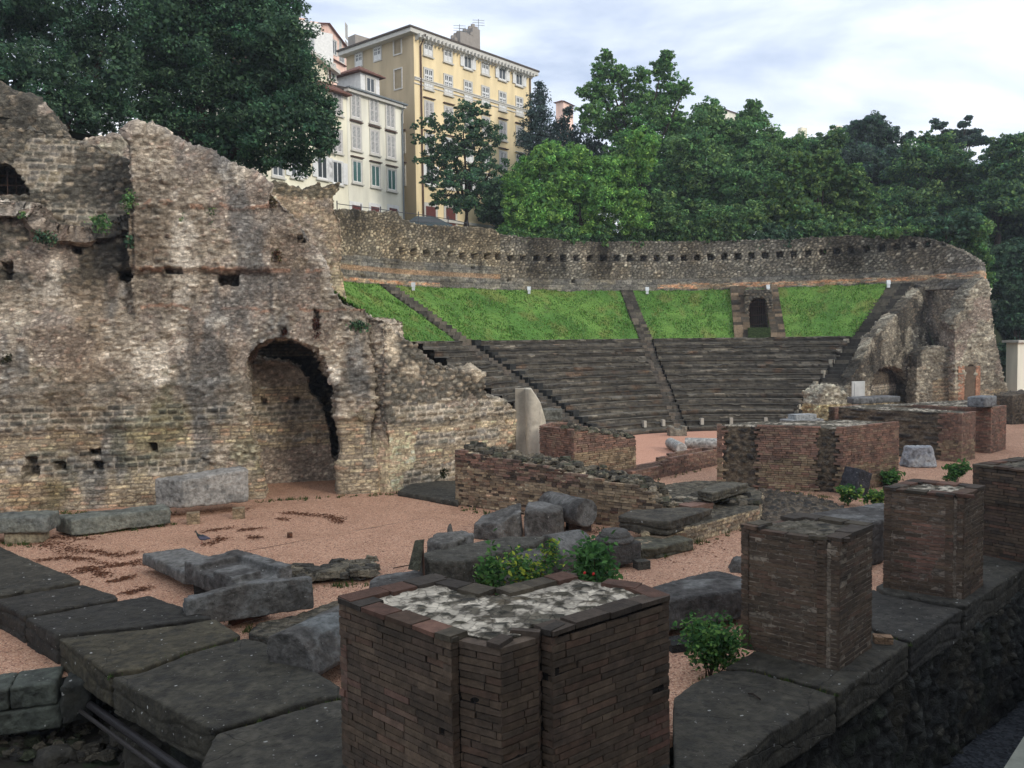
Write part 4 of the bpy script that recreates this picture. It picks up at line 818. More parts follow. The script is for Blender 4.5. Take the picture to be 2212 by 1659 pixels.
# ------------------------------------------------------------------ brickwork made of single bricks
KB = 1.95
BR_DARK = [A(62,52,43,KB),A(56,48,41,KB),A(66,55,45,KB),A(51,45,39,KB),A(68,58,48,KB),A(58,48,42,KB),A(71,54,45,KB),A(50,44,39,KB)]
BR_RED = [A(98,76,66,KB),A(92,72,63,KB),A(106,82,70,KB),A(86,70,62,KB),A(102,86,73,KB),A(82,66,58,KB),A(110,80,68,KB)]
BR_BUF = [A(106,92,74,KB),A(96,83,67,KB),A(114,101,82,KB),A(100,82,67,KB),A(86,75,62,KB),A(108,95,78,KB),A(80,70,59,KB)]
def brick_faces(mb, pts, edges, z0, topf, ch, bl, colf, depth=.13, jit=.005, joint=.012, skip=None):
    n = len(pts)
    for k in edges:
        a = Vector(pts[k]); b = Vector(pts[(k+1) % n]); d = b-a; L_ = d.length; d.normalize(); nin = Vector((-d.y, d.x))   # ccw outline: inside is on the left
        z = z0; row = 0
        while z < 20:
            h = ch*R_.uniform(.93, 1.07); x = -R_.uniform(0, bl)*(1 if row % 2 else .5); any_ = False
            while x < L_:
                w = bl*R_.uniform(.6, 1.25); x0, x1 = max(x, 0), min(x+w, L_)
                if x1-x0 > .03:
                    m = (x0+x1)/2; p = a+d*m
                    cz = R_.random() if min(m, L_-m) < .22 else 1
                    if z+h < topf(p.x, p.y)+.01 and not (skip and skip(m/L_, z, k)):
                        any_ = True; j = R_.uniform(-jit, jit)+ (R_.random() < .04)*R_.uniform(-.02, .012)+(cz < .22)*R_.uniform(.006, .02); o = Vector((a.x, a.y, 0)); c = colf(p.x, p.y, z); f = R_.uniform(.88, 1.13)
                        g = joint*.5; e = .0015*(k % 3)+R_.uniform(0, .002); tz = R_.uniform(-.004, .004)
                        P = lambda u, v, zz: o+Vector((*d, 0))*u+Vector((*nin, 0))*v+Vector((0, 0, zz))
                        q = [R_.uniform(-.004, .004) for _ in range(8)]
                        mb.hexa([P(x0+g, j+q[0], z+g*.9+e+q[4]*.5), P(x1-g, j+q[1], z+g*.9+e+q[5]*.5), P(x1-g, depth, z+g), P(x0+g, depth, z+g),
                                 P(x0+g, j+q[2], z+h-g*.9+e+tz+q[6]*.5), P(x1-g, j+q[3], z+h-g*.9+e-tz+q[7]*.5), P(x1-g, depth, z+h-g+e), P(x0+g, depth, z+h-g+e)], tuple(v*f for v in c))
                x += w
            z += h; row += 1
            if not any_ and z > z0+.3: break
def rndpal(cols): return lambda x, y, z: cols[R_.randrange(len(cols))]
def inset(pts, d):
    n = len(pts); out = []
    for i in range(n):
        p0, p1, p2 = Vector(pts[i-1]), Vector(pts[i]), Vector(pts[(i+1) % n]); a = (p1-p0).normalized(); b = (p2-p1).normalized()
        na, nb = Vector((-a.y, a.x)), Vector((-b.y, b.x)); m = na+nb; m = m/max(m.length_squared, .3)*2; out.append(tuple(p1+m*d))
    return out
def core(name, pts, z0, z1, parent, col, voxel=.03, style=None, topstyle=None, label=None, seed=0, amp=.012, coltop=None):
    bm = bmesh.new(); prism_bm(bm, pts, z0, z1); me = remesh(bm, voxel); co = getco(me); no = getno(me)
    u = co[:, 0]*.9+co[:, 1]*1.1+(co[:, 0]-co[:, 1])*.3; z = co[:, 2]; top = no[:, 2] > .6
    D = (fbm(co, 6, 3, seed)-.5)*amp*2; C = np.tile(col, (len(co), 1))*(.7+.6*fbm(co, 4, 4, seed))[:, None]
    if style:
        d, c = masonry(u, z, co, style, seed); s = (~top).astype(float); D = D*(1-s)+d*s; C = mixc(C, c, s)
    if topstyle:
        d, c = masonry(co[:, 0]+co[:, 1]*.3, co[:, 1]-co[:, 0]*.2, co, topstyle[0], seed+3); s = top.astype(float)
        n = fbm(co, 2.2, 5, seed+7); n2 = fbm(co, 9, 3, seed+8); lime = sst(topstyle[1], topstyle[1]+.03, n)*sst(.38, .46, n2)*(1-sst(-.002, .012, d-topstyle[2]))
        c = mixc(c, np.tile(A(200,190,172,.85), (len(co), 1))*(.55+.8*n2)[:, None], np.clip(lime, 0, 1)); D = D*(1-s)+(d*1.0+(fbm(co, 1.5, 3, seed)-.5)*.03)*s; C = mixc(C, c, s)
    setco(me, co+no*D[:, None]); setcol(me, C); o = finish(name, me, M_RUIN, parent)
    if label: o['label'] = label
    return o
STY['cap'] = dict(v=1, tilt=.2, cw=.26, ch=.18, warp=.10, dep=.020, jw=.03, cols=[A(72,68,56,1.1),A(60,58,50,1.1),A(84,76,62,1.1),A(50,48,43,1.1),A(66,66,58,1.1)], mort=A(96,90,78,1.1))
def ccw(pts):
    s = sum(pts[i-1][0]*pts[i][1]-pts[i][0]*pts[i-1][1] for i in range(len(pts))); return pts if s > 0 else pts[::-1]
def cap_tiles(mb, pts, z, w, tl, missing, col, edges=None, h=.05):
    n = len(pts)
    for k in (edges if edges is not None else range(n)):
        a = Vector(pts[k]); b = Vector(pts[(k+1) % n]); d = b-a; L_ = d.length; d.normalize(); nin = Vector((-d.y, d.x)); x = 0.0
        pa, pc = Vector(pts[k-1]), Vector(pts[(k+2) % n]); pd = a-pa; nd = pc-b
        while x < L_-.05:
            t = tl*R_.uniform(.75, 1.2); x1 = min(x+t, L_)
            if L_-x1 < .12: x1 = L_
            if R_.random() > missing:
                o = Vector((a.x, a.y, 0)); f = R_.uniform(.7, 1.3); c = col[R_.randrange(len(col))]; ww = w*R_.uniform(.8, 1.1); q = [R_.uniform(-.012, .012) for _ in range(10)]
                P = lambda u, v, zz: o+Vector((*d, 0))*u+Vector((*nin, 0))*v+Vector((0, 0, zz)); zt = R_.uniform(-.006, .01)+k*.0017
                mb.hexa([P(x+.006, -.012+q[0], z+.004+k*.001), P(x1-.006, -.012+q[1], z+.004+k*.001), P(x1-.006+q[2], ww, z+.004), P(x+.006+q[3], ww, z+.004),
                         P(x+.008, -.014+q[0], z+h+zt+q[4]*.4), P(x1-.008, -.014+q[1], z+h+zt+q[5]*.4), P(x1-.01+q[2], ww-.01, z+h+zt+q[6]*.3), P(x+.01+q[3], ww-.01, z+h+zt+q[7]*.3)], tuple(v*f for v in c))
            x = x1
TILE = [A(70,56,46,1.4),A(60,52,45,1.4),A(84,62,52,1.4),A(52,47,42,1.4),A(66,60,50,1.4)]
def pier(px, zt, zb, label, ch, bl, cols, seed, joint=.012, missing=.05, mort=A(40,36,32,1.4), lime=.46, group='brick piers along the stone ledge', voxel=.025, skip=None, capw=.27, faces=None, mi=.022):
    pts = ccw([gxy(x, y, zt) for x, y in px]); n = len(pts); c = (sum(p[0] for p in pts)/n, sum(p[1] for p in pts)/n)
    e = empty('brick_pier', (c[0], c[1], zb), label, 'brick pier', group); bpy.context.view_layer.update()
    zr = zt-.055; mb = MB(); brick_faces(mb, pts, faces or range(n), zb, lambda x, y: zr+.012, ch, bl, rndpal(cols) if isinstance(cols, list) else cols, joint=joint, skip=skip); mb.build('brickwork', M_BRICK, e)
    core('mortar_core', inset(pts, mi), zb, zr-.004, e, mort, voxel=.03, seed=seed, amp=.008)
    t = MB(); cap_tiles(t, pts, zr, capw, .40, missing, TILE); t.build('cap_tiles', M_BRICK, e)
    core('rubble_fill', inset(pts, .13), zr-.12, zr+.028, e, A(70,66,56), voxel=voxel, topstyle=('cap', lime, .003), seed=seed)
    return e
def col1(x, y, z):
    f = mnoise(Vector((x*1.3, y*1.3, z*1.1)))+R_.uniform(-.12, .12); b = BR_DARK if f < .42 else BR_RED
    c = b[R_.randrange(len(b))]; k = 1+.35*mnoise(Vector((x*.9, y*.9, z*2.5+9))); c = tuple(.55*a+.45*q for a, q in zip(c, (BR_DARK[2] if b is BR_DARK else BR_RED[1]))); return tuple(v*(.66 if b is BR_RED else 1)*k for v in c)
def build_piers():
    pier([(731,1292),(974,1377),(990,1372),(1082,1391),(1163,1366),(1168,1358),(1192,1364),(1446,1287),(1388,1262),(1219,1237),(1071,1273),(938,1242)], 2.25, .40,
         'nearest brick pier with an L-shaped limed top and a corner pilaster', .072, .46, col1, 1, missing=.06, lime=.41, voxel=.02, joint=.013, mort=A(24,21,19,1.2))
    pier([(1600,1133),(1787,1160),(1788,1156),(1793,1157),(1794,1161),(1815,1164),(1886,1132),(1727,1108)], 2.25, .40, 'middle brick pier with a worn tiled top and a timber offcut at its foot', .064, .40, col1, 2, joint=.017, mi=.007, mort=A(112,102,90,1.4), missing=.25, lime=.56)
    pier([(1909,1053),(2061,1068),(2062,1065),(2066,1065),(2067,1068),(2083,1069),(2127,1049),(1972,1035)], 2.25, .40, 'brick pier with white lime patches between the middle pier and the right edge', .064, .40, col1, 3, joint=.017, mi=.007, mort=A(104,94,84,1.4), missing=.10, lime=.42)
    pier([(2101,1002),(2330,1028),(2420,1006),(2225,984)], 2.30, .40, 'dark brick pier cut off by the right edge of the picture', .064, .40, BR_DARK, 4, missing=.05, lime=.60)
build_piers()
# ------------------------------------------------------------------ ledge slabs and trench wall
SL = 'stone slabs capping the wall round the stage'
def slab(px, label, z=.40, th=.5, col=A(58,55,47,1.0), seed=0, lite=None, group=SL, voxel=.026, amp=.018, zt=None):
    pts = ccw([gxy(x, y, z) for x, y in px]); pts = inset(pts, .015)
    return stone('stone_slab', pts, z-th, z, col, label, 'slab', voxel=voxel, amp=amp, mat=M_SLAB, group=group, ledge=4.0, lite=lite, nsc=1.8)
slab([(-300,1140),(-60,1152),(36,1196),(144,1240),(178,1256),(0,1288),(-300,1230)], 'dark slab farthest up the left ledge, cut by the left edge')
slab([(-150,1262),(0,1294),(182,1262),(252,1286),(258,1294),(50,1332),(0,1306),(-160,1290)], 'second dark slab from the top of the left ledge', col=A(52,49,43,.95))
slab([(52,1336),(262,1298),(324,1287),(400,1314),(462,1334),(325,1353),(120,1374)], 'dark slab of the left ledge beside the long grooved beam', col=A(48,46,41,.95))
slab([(122,1380),(326,1358),(466,1339),(524,1374),(395,1410),(310,1446),(234,1456)], 'brownish slab of the left ledge with a yellow stain', col=A(66,61,47,1.0))
slab([(238,1464),(312,1452),(397,1417),(528,1379),(574,1388),(612,1416),(738,1484),(740,1504),(690,1510),(461,1580),(380,1540)], 'largest slab of the left ledge, cracked and specked with white', col=A(58,55,46,1.0))
slab([(463,1588),(692,1518),(742,1510),(790,1530),(800,1900),(440,1900),(432,1650)], 'nearest left slab with a broken corner at the bottom of the picture', col=A(60,57,49,1.0))
slab([(795,1530),(1448,1520),(1448,1900),(805,1900)], 'slab lying under the nearest brick pier')
slab([(1452,1506),(1499,1474),(1558,1446),(1622,1450),(1640,1454),(1811,1503),(1665,1588),(1567,1668),(1480,1900),(1452,1900)], 'broad dark slab right of the nearest pier with a twig on it', col=A(58,55,47,.95))
slab([(1562,1443),(1700,1368),(1800,1317),(1893,1368),(1966,1391),(1813,1498),(1645,1450),(1622,1446)], 'slab under the middle brick pier', col=A(60,57,49,.95))
slab([(1803,1313),(1887,1271),(1908,1284),(2081,1318),(1970,1387),(1897,1365)], 'dark slab between the two right-hand brick piers', col=A(52,50,46,.95))
slab([(1890,1267),(1960,1233),(2108,1167),(2288,1150),(2212,1231),(2085,1312),(1912,1280)], 'slab under the lime-topped brick pier', col=A(60,58,52,.95))
slab([(2112,1164),(2300,1082),(2500,1082),(2293,1148)], 'slab at the right edge under the cut-off pier', col=A(60,58,52,.95))
M_PIPED = colmat('dark_iron', bump=.2, rough=.55, spec=.4, namp=.3)
def trench():
    a = ec(-4.5, 5.32); b = ec(34, 5.32); 
    def zf(u, z, co, sh):
        D, C = zmix([(None, 'wet'), ((co[:, 2] < -1.6).astype(float), 'wet')], u, z, co, 4); g = sst(.55, .68, fbm(sh, 1.3, 4, 5)); C = mixc(C, np.tile(A(50,56,44,1.2), (len(u), 1)), g*.6)
        w = sst(.6, .7, fbm(sh, 1.1, 4, 9)); return D, mixc(C, np.tile(A(66,62,52,1.2), (len(u), 1)), w*.5)
    elev_wall('trench_wall', a, b, [(0, -2.5), (38.5, -2.5), (38.5, -.07), (0, -.07)], .8, .06, zf, 'dark damp rubble wall below the right-hand ledge', 'wall', rough=.12, seed=41)
    a = ec(4.35, 34); b = ec(4.35, 5.0)
    elev_wall('footing_wall', a, b, [(0, -1.4), (28.9, -1.4), (28.9, -.08), (0, -.08)], .8, .06, zf, 'dark footing wall below the left-hand slabs', 'wall', rough=.10, seed=42)
    # low grey wall at the lower left, two courses
    x0, x1 = Vector(gxy(-160, 1512, .0)), Vector(gxy(122, 1476, .0)); d = (x1-x0).normalized(); n = Vector((-d.y, d.x))
    e = empty('low_wall', (x0.x, x0.y, -.7), 'low grey wall of two squared courses at the lower left', 'wall'); bpy.context.view_layer.update()
    R = lambda u0, u1: [tuple(x0+d*u0), tuple(x0+d*u1), tuple(x0+d*u1+n*.7), tuple(x0+d*u0+n*.7)]; L_ = (x1-x0).length
    for i, (u0, u1, z0, z1) in enumerate([(0, L_*.62, -.32, .0), (L_*.63, L_, -.32, .02), (0, L_*.5, -.68, -.335), (L_*.51, L_+.05, -.68, -.335)]):
        stone('course_block', R(u0, u1), z0, z1, A(58,62,56,1.35), None, None, voxel=.03, amp=.02, mat=M_SLAB, parent=e)
    p = [gxy(x, y, .02) for x, y in [(128,1480),(196,1466),(205,1440),(150,1448)]]
    stone('stone_block', ccw(p), -.6, .0, A(40,42,39,1.2), 'dark broken block between the low grey wall and the slabs', 'stone block', voxel=.03, amp=.04, mat=M_SLAB)
    r = MB(); r0, r1 = at(151,1492,13.2), gz(430,1690,-.1); r.tube([r0, r0.lerp(r1, .5), r1], .055, 10, A(36,33,34,1.2)); r.tube([r0+Vector((-.12, -.06, -.06)), r1+Vector((-.12, -.06, -.06))], .03, 8, A(44,40,38,1.2))
    tag(r.build('iron_pipe', M_PIPED), 'rusty iron pipe lying along the foot of the left slabs', 'pipe')
    for i, (x, y, s, h) in enumerate([(290,1600,.55,.35),(330,1640,.6,.4),(120,1640,.35,.2),(185,1560,.3,.25)]):
        c = Vector(gxy(x, y, -.95)); q = [(c.x+s*math.cos(a)*R_.uniform(.7, 1.1), c.y+s*.8*math.sin(a)*R_.uniform(.7, 1.1)) for a in np.linspace(0, 2*math.pi, 7)[:-1]]
        stone('rubble_stone', q, -1.2, -1+h, A(58,55,48,1.1), ['rough pale stone lying between pipe and slabs','rough stone at the bottom edge beside the pipe','flat mossy stone in the lower left corner','small square stone under the low grey wall'][i], 'stone', voxel=.04, amp=.07, taper=.2, mat=M_SLAB)
    e = wall_obj('trench_rubble', gxy(150, 1620, -1), -1.1, 'loose dirty rubble strewn in the trench at the lower left', 'rubble')
    rubble_crest('loose_stones', [Vector(gxy(-60,1640,-1)), Vector(gxy(420,1660,-1))], 1.8, lambda x, y: -.93, 240, .13, [A(64,60,52,1.3),A(48,46,42,1.3),A(84,78,66,1.3),A(56,60,44,1.3)], e, 21)
    k0, k1 = gz(2155,1680,-.0), gz(2250,1530,-.0); d = (k1-k0).normalized(); n = Vector((d.y, -d.x, 0))
    mb = MB(); mb.obox(k0-d*3, d, -n, Vector((0, 0, 1)), 0, 20, -1.4, 0, -2.4, 0, A(120,122,112,1.0)); o = mb.build('concrete_kerb', colmat('concrete', bump=.3, bscale=14, nscale=3, namp=.25)); tag(o, 'pale concrete kerb at the bottom right corner', 'kerb')
# ------------------------------------------------------------------ stage walls
def wall_obj(name, c, z, label, cat='brick wall', group=None):
    e = empty(name, (c[0], c[1], z), label, cat, group); bpy.context.view_layer.update(); return e
def rubble_crest(name, path, w, zf, n, size, cols, parent, seed=0):
    """loose stones bedded along the top of a wall"""
    mb = MB(); r = random.Random(seed); path = [Vector(p) for p in path]
    Ls = [(path[i+1]-path[i]).length for i in range(len(path)-1)]; T = sum(Ls)
    for _ in range(n):
        t = r.uniform(0, T); i = 0
        while i < len(Ls)-1 and t > Ls[i]: t -= Ls[i]; i += 1
        d = (path[i+1]-path[i]).normalized(); nn = Vector((-d.y, d.x)); p = path[i]+d*t+nn*r.uniform(0, w)
        s = size*r.uniform(.45, 1.2); z = zf(p.x, p.y)+r.uniform(-.04, .05); a = r.uniform(0, 6.3); c = cols[r.randrange(len(cols))]; f = r.uniform(.7, 1.25)
        q = []
        for zz, k in ((-.5, 1.0), (.5, .75)):
            for b in range(6): ang = a+b*math.pi/3; rr = s*r.uniform(.75, 1.15)*k; q.append(Vector((p.x+rr*math.cos(ang), p.y+rr*.75*math.sin(ang), z+zz*s*.55+r.uniform(-.02, .03))))
        mb.add(q, [(5,4,3,2,1,0),(6,7,8,9,10,11)]+[(b, (b+1) % 6, 6+(b+1) % 6, 6+b) for b in range(6)], tuple(v*f for v in c))
    return mb.build(name, M_RUIN, parent)
RUBC = [A(80,75,65,1.5),A(66,63,56,1.5),A(94,88,75,1.5),A(56,54,49,1.5),A(112,104,90,1.5),A(70,70,58,1.5)]
def wall_a():
    P0 = Vector(gxy(984, 1091, 0)); P1 = Vector(gxy(1428, 1152, 0)); d = (P1-P0).normalized(); n = Vector((-d.y, d.x)); L_ = (P1-P0).length; w = 1.15
    tp = upx([(983,967),(1085,987),(1180,1003),(1305,1033),(1375,1046),(1400,1062),(1412,1080),(1428,1100)], P0, P1)
    pts = [tuple(P0), tuple(P1), tuple(P1+n*w), tuple(P0+n*w)]
    def topf(x, y): u = (Vector((x, y))-P0).dot(d); z = float(np.interp(u, [t[0] for t in tp], [t[1] for t in tp])); return math.floor(z/.075)*.075+.02
    e = wall_obj('brick_wall', P0, 0, 'long brick wall with a broken top sloping down to the right, beside the dark ramp')
    def cf(x, y, z):
        u = (Vector((x, y))-P0).dot(d); t = topf(x, y); m = mnoise(Vector((u*.6, z*1.2, 0)))
        if z > t-.55+m*.2 and u < 4.6: return BR_RED[R_.randrange(6)] if R_.random() > .35 else BR_DARK[R_.randrange(8)]
        return (BR_BUF if R_.random() < .86 else BR_DARK)[R_.randrange(7)]
    mb = MB(); brick_faces(mb, pts, [0, 1, 3], -.1, topf, .075, .24, cf, jit=.012, joint=.014); mb.build('brickwork', M_BRICK, e)
    out = [(0.03, -.2), (L_-.03, -.2)]+[(min(max(a, .03), L_-.03), b-.10) for a, b in tp[::-1]]
    elev_wall('rubble_core', P0+n*.03, P1+n*.03, out, w-.06, .05, lambda u, z, co, sh: zmix([(None, 'buf')], u, z, co, 4), None, None, rough=.03, seed=51, parent=e)
    rubble_crest('rubble_crest', [P0+n*.2, P1+n*.2], w-.35, lambda x, y: topf(x, y)+.0, 260, .17, RUBC, e, 3)
    # mound at the low end
    e2 = wall_obj('rubble_mound', gxy(1480, 1120, .3), 0, 'broken rubble mound between the low end of the long wall and the two large slabs', 'rubble')
    base = ccw([gxy(x, y, .25) for x, y in [(1385,1160),(1500,1150),(1640,1110),(1648,1075),(1600,1052),(1500,1048),(1412,1062)]])
    core('footing', base, -.2, .42, e2, A(84,78,64,1.3), voxel=.05, style='buf', topstyle=('cap', .7, 0), seed=4, amp=.06)
    rubble_crest('loose_stones', [Vector(gxy(1420,1078,.6)), Vector(gxy(1560,1062,.5)), Vector(gxy(1640,1095,.35))], -.9, lambda x, y: .50, 150, .2, RUBC, e2, 5)
    b = MB(); c = gxy(1500, 1090, .55); [b.box((c[0]+i*.02, c[1]+.0, .42+i*.085), .9, .5, .08, .65, BR_RED[i]) for i in range(2)]; b.build('brick_corner', M_BRICK, e2)
    # kerb course of small buff blocks
    mbk = MB(); k0 = Vector(gxy(1376, 1204, .0)); k1 = Vector(gxy(1606, 1137, .0)); dd = (k1-k0).normalized(); x = 0
    while x < (k1-k0).length:
        w_ = R_.uniform(.2, .34); p = k0+dd*(x+w_/2); f = R_.uniform(.8, 1.2); c = BR_BUF[R_.randrange(7)]; mbk.box((p.x-dd.y*.2, p.y+dd.x*.2, -.05), w_-.015, .42, .33+R_.uniform(-.03, .02), math.atan2(dd.y, dd.x)+R_.uniform(-.03, .03), tuple(v*f*.9 for v in c)); x += w_
    tag(mbk.build('kerb_wall', M_BRICK), 'low kerb of small buff blocks under the large slabs', 'kerb')
    slab([(1332,1115),(1362,1102),(1480,1096),(1541,1100),(1500,1112),(1446,1128),(1390,1124)], 'large dark cracked slab lying on the rubble in front of the long wall', z=.64, th=.34, col=A(58,54,46,1.4), group=None, amp=.035)
    slab([(1504,1060),(1559,1041),(1619,1044),(1538,1066)], 'grey-brown slab propped behind the large cracked slab', z=.88, th=.24, col=A(74,70,60,1.3), group=None, amp=.02)
    slab([(1285,1165),(1380,1160),(1470,1156),(1500,1165),(1420,1185),(1340,1188)], 'flat mossy footing slab beside the column base', z=.25, th=.25, col=A(70,68,56,1.3), group=None, amp=.03)
trench()
wall_a()
def block_wall(nm, px_front, zt, z0, depthl, label, faces, cols, styl, seed, skip=None, px=None, crest=60, ch=.072, joint=.012, capl=None):
    pts = ccw(px); c = (sum(p[0] for p in pts)/len(pts), sum(p[1] for p in pts)/len(pts)); e = wall_obj(nm, c, z0, label)
    mb = MB(); brick_faces(mb, pts, faces, z0, lambda x, y: zt+.012, ch, .25, cols if callable(cols) else rndpal(cols), skip=skip, joint=joint, jit=.008); mb.build('brickwork', M_BRICK, e)
    core('rubble_core', inset(pts, .10), z0, zt-.02, e, A(50,46,42,1.4), voxel=.05, style=styl, topstyle=('cap', .50, 0), seed=seed)
    return e, pts
def stage_blocks():
    # block C: L-shaped brick and black stone block
    zt = 2.1
    a = Vector(gxy(1822, 924, zt)); l = Vector(gxy(1548, 917, zt)); r = Vector(gxy(1943, 911, zt))
    dl = (l-a); dr = (r-a); pts = ccw([tuple(a), tuple(r), tuple(r+E2*1.7), tuple(a+E1*1.9+E2*1.9), tuple(l+E1*1.9), tuple(l)])
    i0 = min(range(6), key=lambda i: (Vector(pts[i])-a).length)      # corner a
    nleft = (i0-1) % 6
    def sk(t, z, k):
        if k != nleft: return False
        return .80 < t < .95 or (.06 < t < .33)      # black stone strips
    def cf(x, y, z):
        m = mnoise(Vector((x*.7, y*.7, z)))
        return (BR_BUF if (z < .9+m*.5 and R_.random() < .75) else BR_RED)[R_.randrange(6)]
    block_wall('brick_block', None, zt, -.1, 0, 'big L-shaped block of brick with strips of black rubble, left of the tilted dark stone', [nleft, i0], cf, 'blk', 61, skip=sk, px=pts, joint=.014)
    # block D
    zt = 1.93; a = Vector(gxy(2078, 893, zt)); l = Vector(gxy(1935, 884, zt)); r = Vector(gxy(2106, 889, zt))
    l = a+E2*5.2; r = a+E1*1.5; pts = ccw([tuple(a), tuple(r), tuple(r+E2*1.4), tuple(a+E1*1.9+E2*1.9), tuple(l+E1*2.0), tuple(l)]); i0 = min(range(6), key=lambda i: (Vector(pts[i])-a).length); nl = (i0-1) % 6
    block_wall('brick_block', None, zt, -.1, 0, 'brick block with a recessed black rubble face behind the white boulder', [nl, i0, (i0-2) % 6], lambda x, y, z: (BR_BUF if z < .8 and R_.random() < .6 else BR_RED)[R_.randrange(6)], 'blk', 62, skip=lambda t, z, k: (t < .84 if k == nl else False), px=pts, joint=.014)
    # back wall with dark coping, running left from D
    q0 = Vector(at(1830, 900, 38.5)[:2]); q1 = Vector(at(2160, 880, 42)[:2]); n = Vector((-(q1-q0).y, (q1-q0).x)).normalized(); pts = [tuple(q0), tuple(q1), tuple(q1+n*1.2), tuple(q0+n*1.2)]
    block_wall('brick_wall', None, 1.75, -.6, 0, 'low dark-topped brick wall behind the right-hand brick blocks', [0, 3], BR_DARK, 'blk', 63, px=pts, joint=.014)
    # block E at the right
    zt = 1.95; a = Vector(gxy(2141, 880, zt)); l = a+E2*3.2; r = a+E1*1.9
    pts = ccw([tuple(a), tuple(r), tuple(r+E2*1.6), tuple(l+E1*1.9), tuple(l)]); i0 = min(range(5), key=lambda i: (Vector(pts[i])-a).length)
    block_wall('brick_block', None, zt, -.1, 0, 'farthest red brick block, carrying a pale stone slab', [(i0-1) % 5, i0, (i0+1) % 5], BR_RED, 'buf', 64, px=pts, joint=.014)
    # distant rubble wall at the right edge
    f0 = Vector(at(2186, 900, 47)[:2]); f1 = Vector(at(2330, 900, 49)[:2])
    elev_wall('rubble_wall', f0, f1, [(0, -.5), (4.5, -.5), (4.5, 1.6), (2, 1.75), (0, 1.65)], 1.2, .08, lambda u, z, co, sh: zmix([(None, 'blk')], u, z, co, 4), 'dark rubble wall at the right edge behind the farthest brick block', 'wall', rough=.12, seed=65)
    # wall B behind the long wall
    b0 = Vector(at(1166, 1000, 30.0)[:2]); b1 = Vector(at(1240, 1000, 28.4)[:2]); b2 = Vector(at(1374, 1000, 30.2)[:2]); nn = E2
    pts = ccw([tuple(b0), tuple(b1), tuple(b2), tuple(b2+E2*1.0), tuple(b0+E1*1.2+E2*.6)]); 
    def tf(x, y): return 2.05-.55*max(0, (x-b1.x))/(b2.x-b1.x)+.04*mnoise(Vector((x*3, y*3, 0)))
    e = wall_obj('brick_wall', b1, 0, 'short brick wall with a ragged top behind the long sloping wall')
    mb = MB(); brick_faces(mb, pts, range(5), -.1, lambda x, y: math.floor(tf(x, y)/.072)*.072, .072, .26, lambda x, y, z: (BR_BUF if (z < 1.15 and x > b1.x) else BR_RED)[R_.randrange(6)], jit=.02, joint=.016); mb.build('brickwork', M_BRICK, e)
    core('rubble_core', inset(pts, .05), -.1, 1.45, e, A(60,52,44,1.4), voxel=.05, seed=66); rubble_crest('rubble_crest', [b1, b2], .8, lambda x, y: tf(x, y)-.02, 90, .15, RUBC, e, 8)
    # low stage front
    s0 = Vector(gxy(1366, 1045, 0)); s1 = Vector(gxy(1552, 1005, 0)); pts = [tuple(s0), tuple(s1), tuple(s1+E2*.8), tuple(s0+E2*.8)]; e = wall_obj('brick_wall', s0, 0, 'low red brick stage front before the orchestra gravel')
    tf2 = lambda x, y: .45+.14*((x-s0.x)/(s1.x-s0.x) > .32)+.12*(x-s0.x)/(s1.x-s0.x)
    mb = MB(); brick_faces(mb, pts, [0, 1, 2, 3], -.15, tf2, .072, .26, lambda x, y, z: BR_RED[R_.randrange(6)], jit=.01); mb.build('brickwork', M_BRICK, e); core('rubble_core', inset(pts, .04), -1, .42, e, A(80,62,52,1.4), voxel=.05, seed=67)
    # cobbled floor of dark stones in front of block C
    fl = ccw([gxy(x, y, .06) for x, y in [(1640,1052),(1790,1080),(1830,1100),(1740,1116),(1660,1130),(1610,1095),(1625,1070)]])
    core('cobble_floor', fl, -.1, .07, None, A(52,54,54,1.3), voxel=.035, topstyle=('blk', .9, 0), seed=68)
    bpy.data.objects['cobble_floor']['label'] = 'patch of dark mortared cobbles in front of the L-shaped brick block'; bpy.data.objects['cobble_floor']['category'] = 'paving'
stage_blocks()
# ------------------------------------------------------------------ loose carved stones on the gravel
GB = 1.35
G1, G2, G3 = A(72,70,67,GB), A(62,60,58,GB), A(82,80,76,GB)
LT = A(108,108,106,1.2)
def obj_cyl(c0, c1, r, z, label, cat, col=G1, n=20, voxel=.03, amp=.015, squash=1, name='column_drum', flat=0, lite=LT, taper=1.0, group=None):
    """lying drum from plan point c0 to c1, radius r, axis height z; flat cuts the underside"""
    bm = bmesh.new(); a = Vector((c0[0], c0[1], z)); b = Vector((c1[0], c1[1], z)); d = (b-a).normalized(); s = Vector((-d.y, d.x, 0)); up = Vector((0, 0, 1)); rings = []
    for p, k in ((a, 1), (b, taper)): rings.append([bm.verts.new(p+s*math.cos(t)*r*k+up*max(math.sin(t)*r*squash*k, -r*(1-flat))) for t in [2*math.pi*i/n for i in range(n)]])
    bm.faces.new(rings[0]); bm.faces.new(rings[1][::-1])
    for i in range(n): bm.faces.new([rings[0][i], rings[1][i], rings[1][(i+1) % n], rings[0][(i+1) % n]])
    bmesh.ops.recalc_face_normals(bm, faces=bm.faces); _sd[0] += 1
    return stone_finish(name, bm, voxel, amp, col, label, cat, M_BLOCK, group, seed=_sd[0], lite=lite)
def support(px, z1, label, col=A(92,88,80,1.3), w=.28, dpt=.22, name='support_block', rz=.3, z0=-.03):
    c = gxy(*px, 0); m = MB(); m.box((c[0], c[1], z0), w, dpt, z1-z0, rz, col); tag(m.build(name, M_RUIN), label, 'support block')
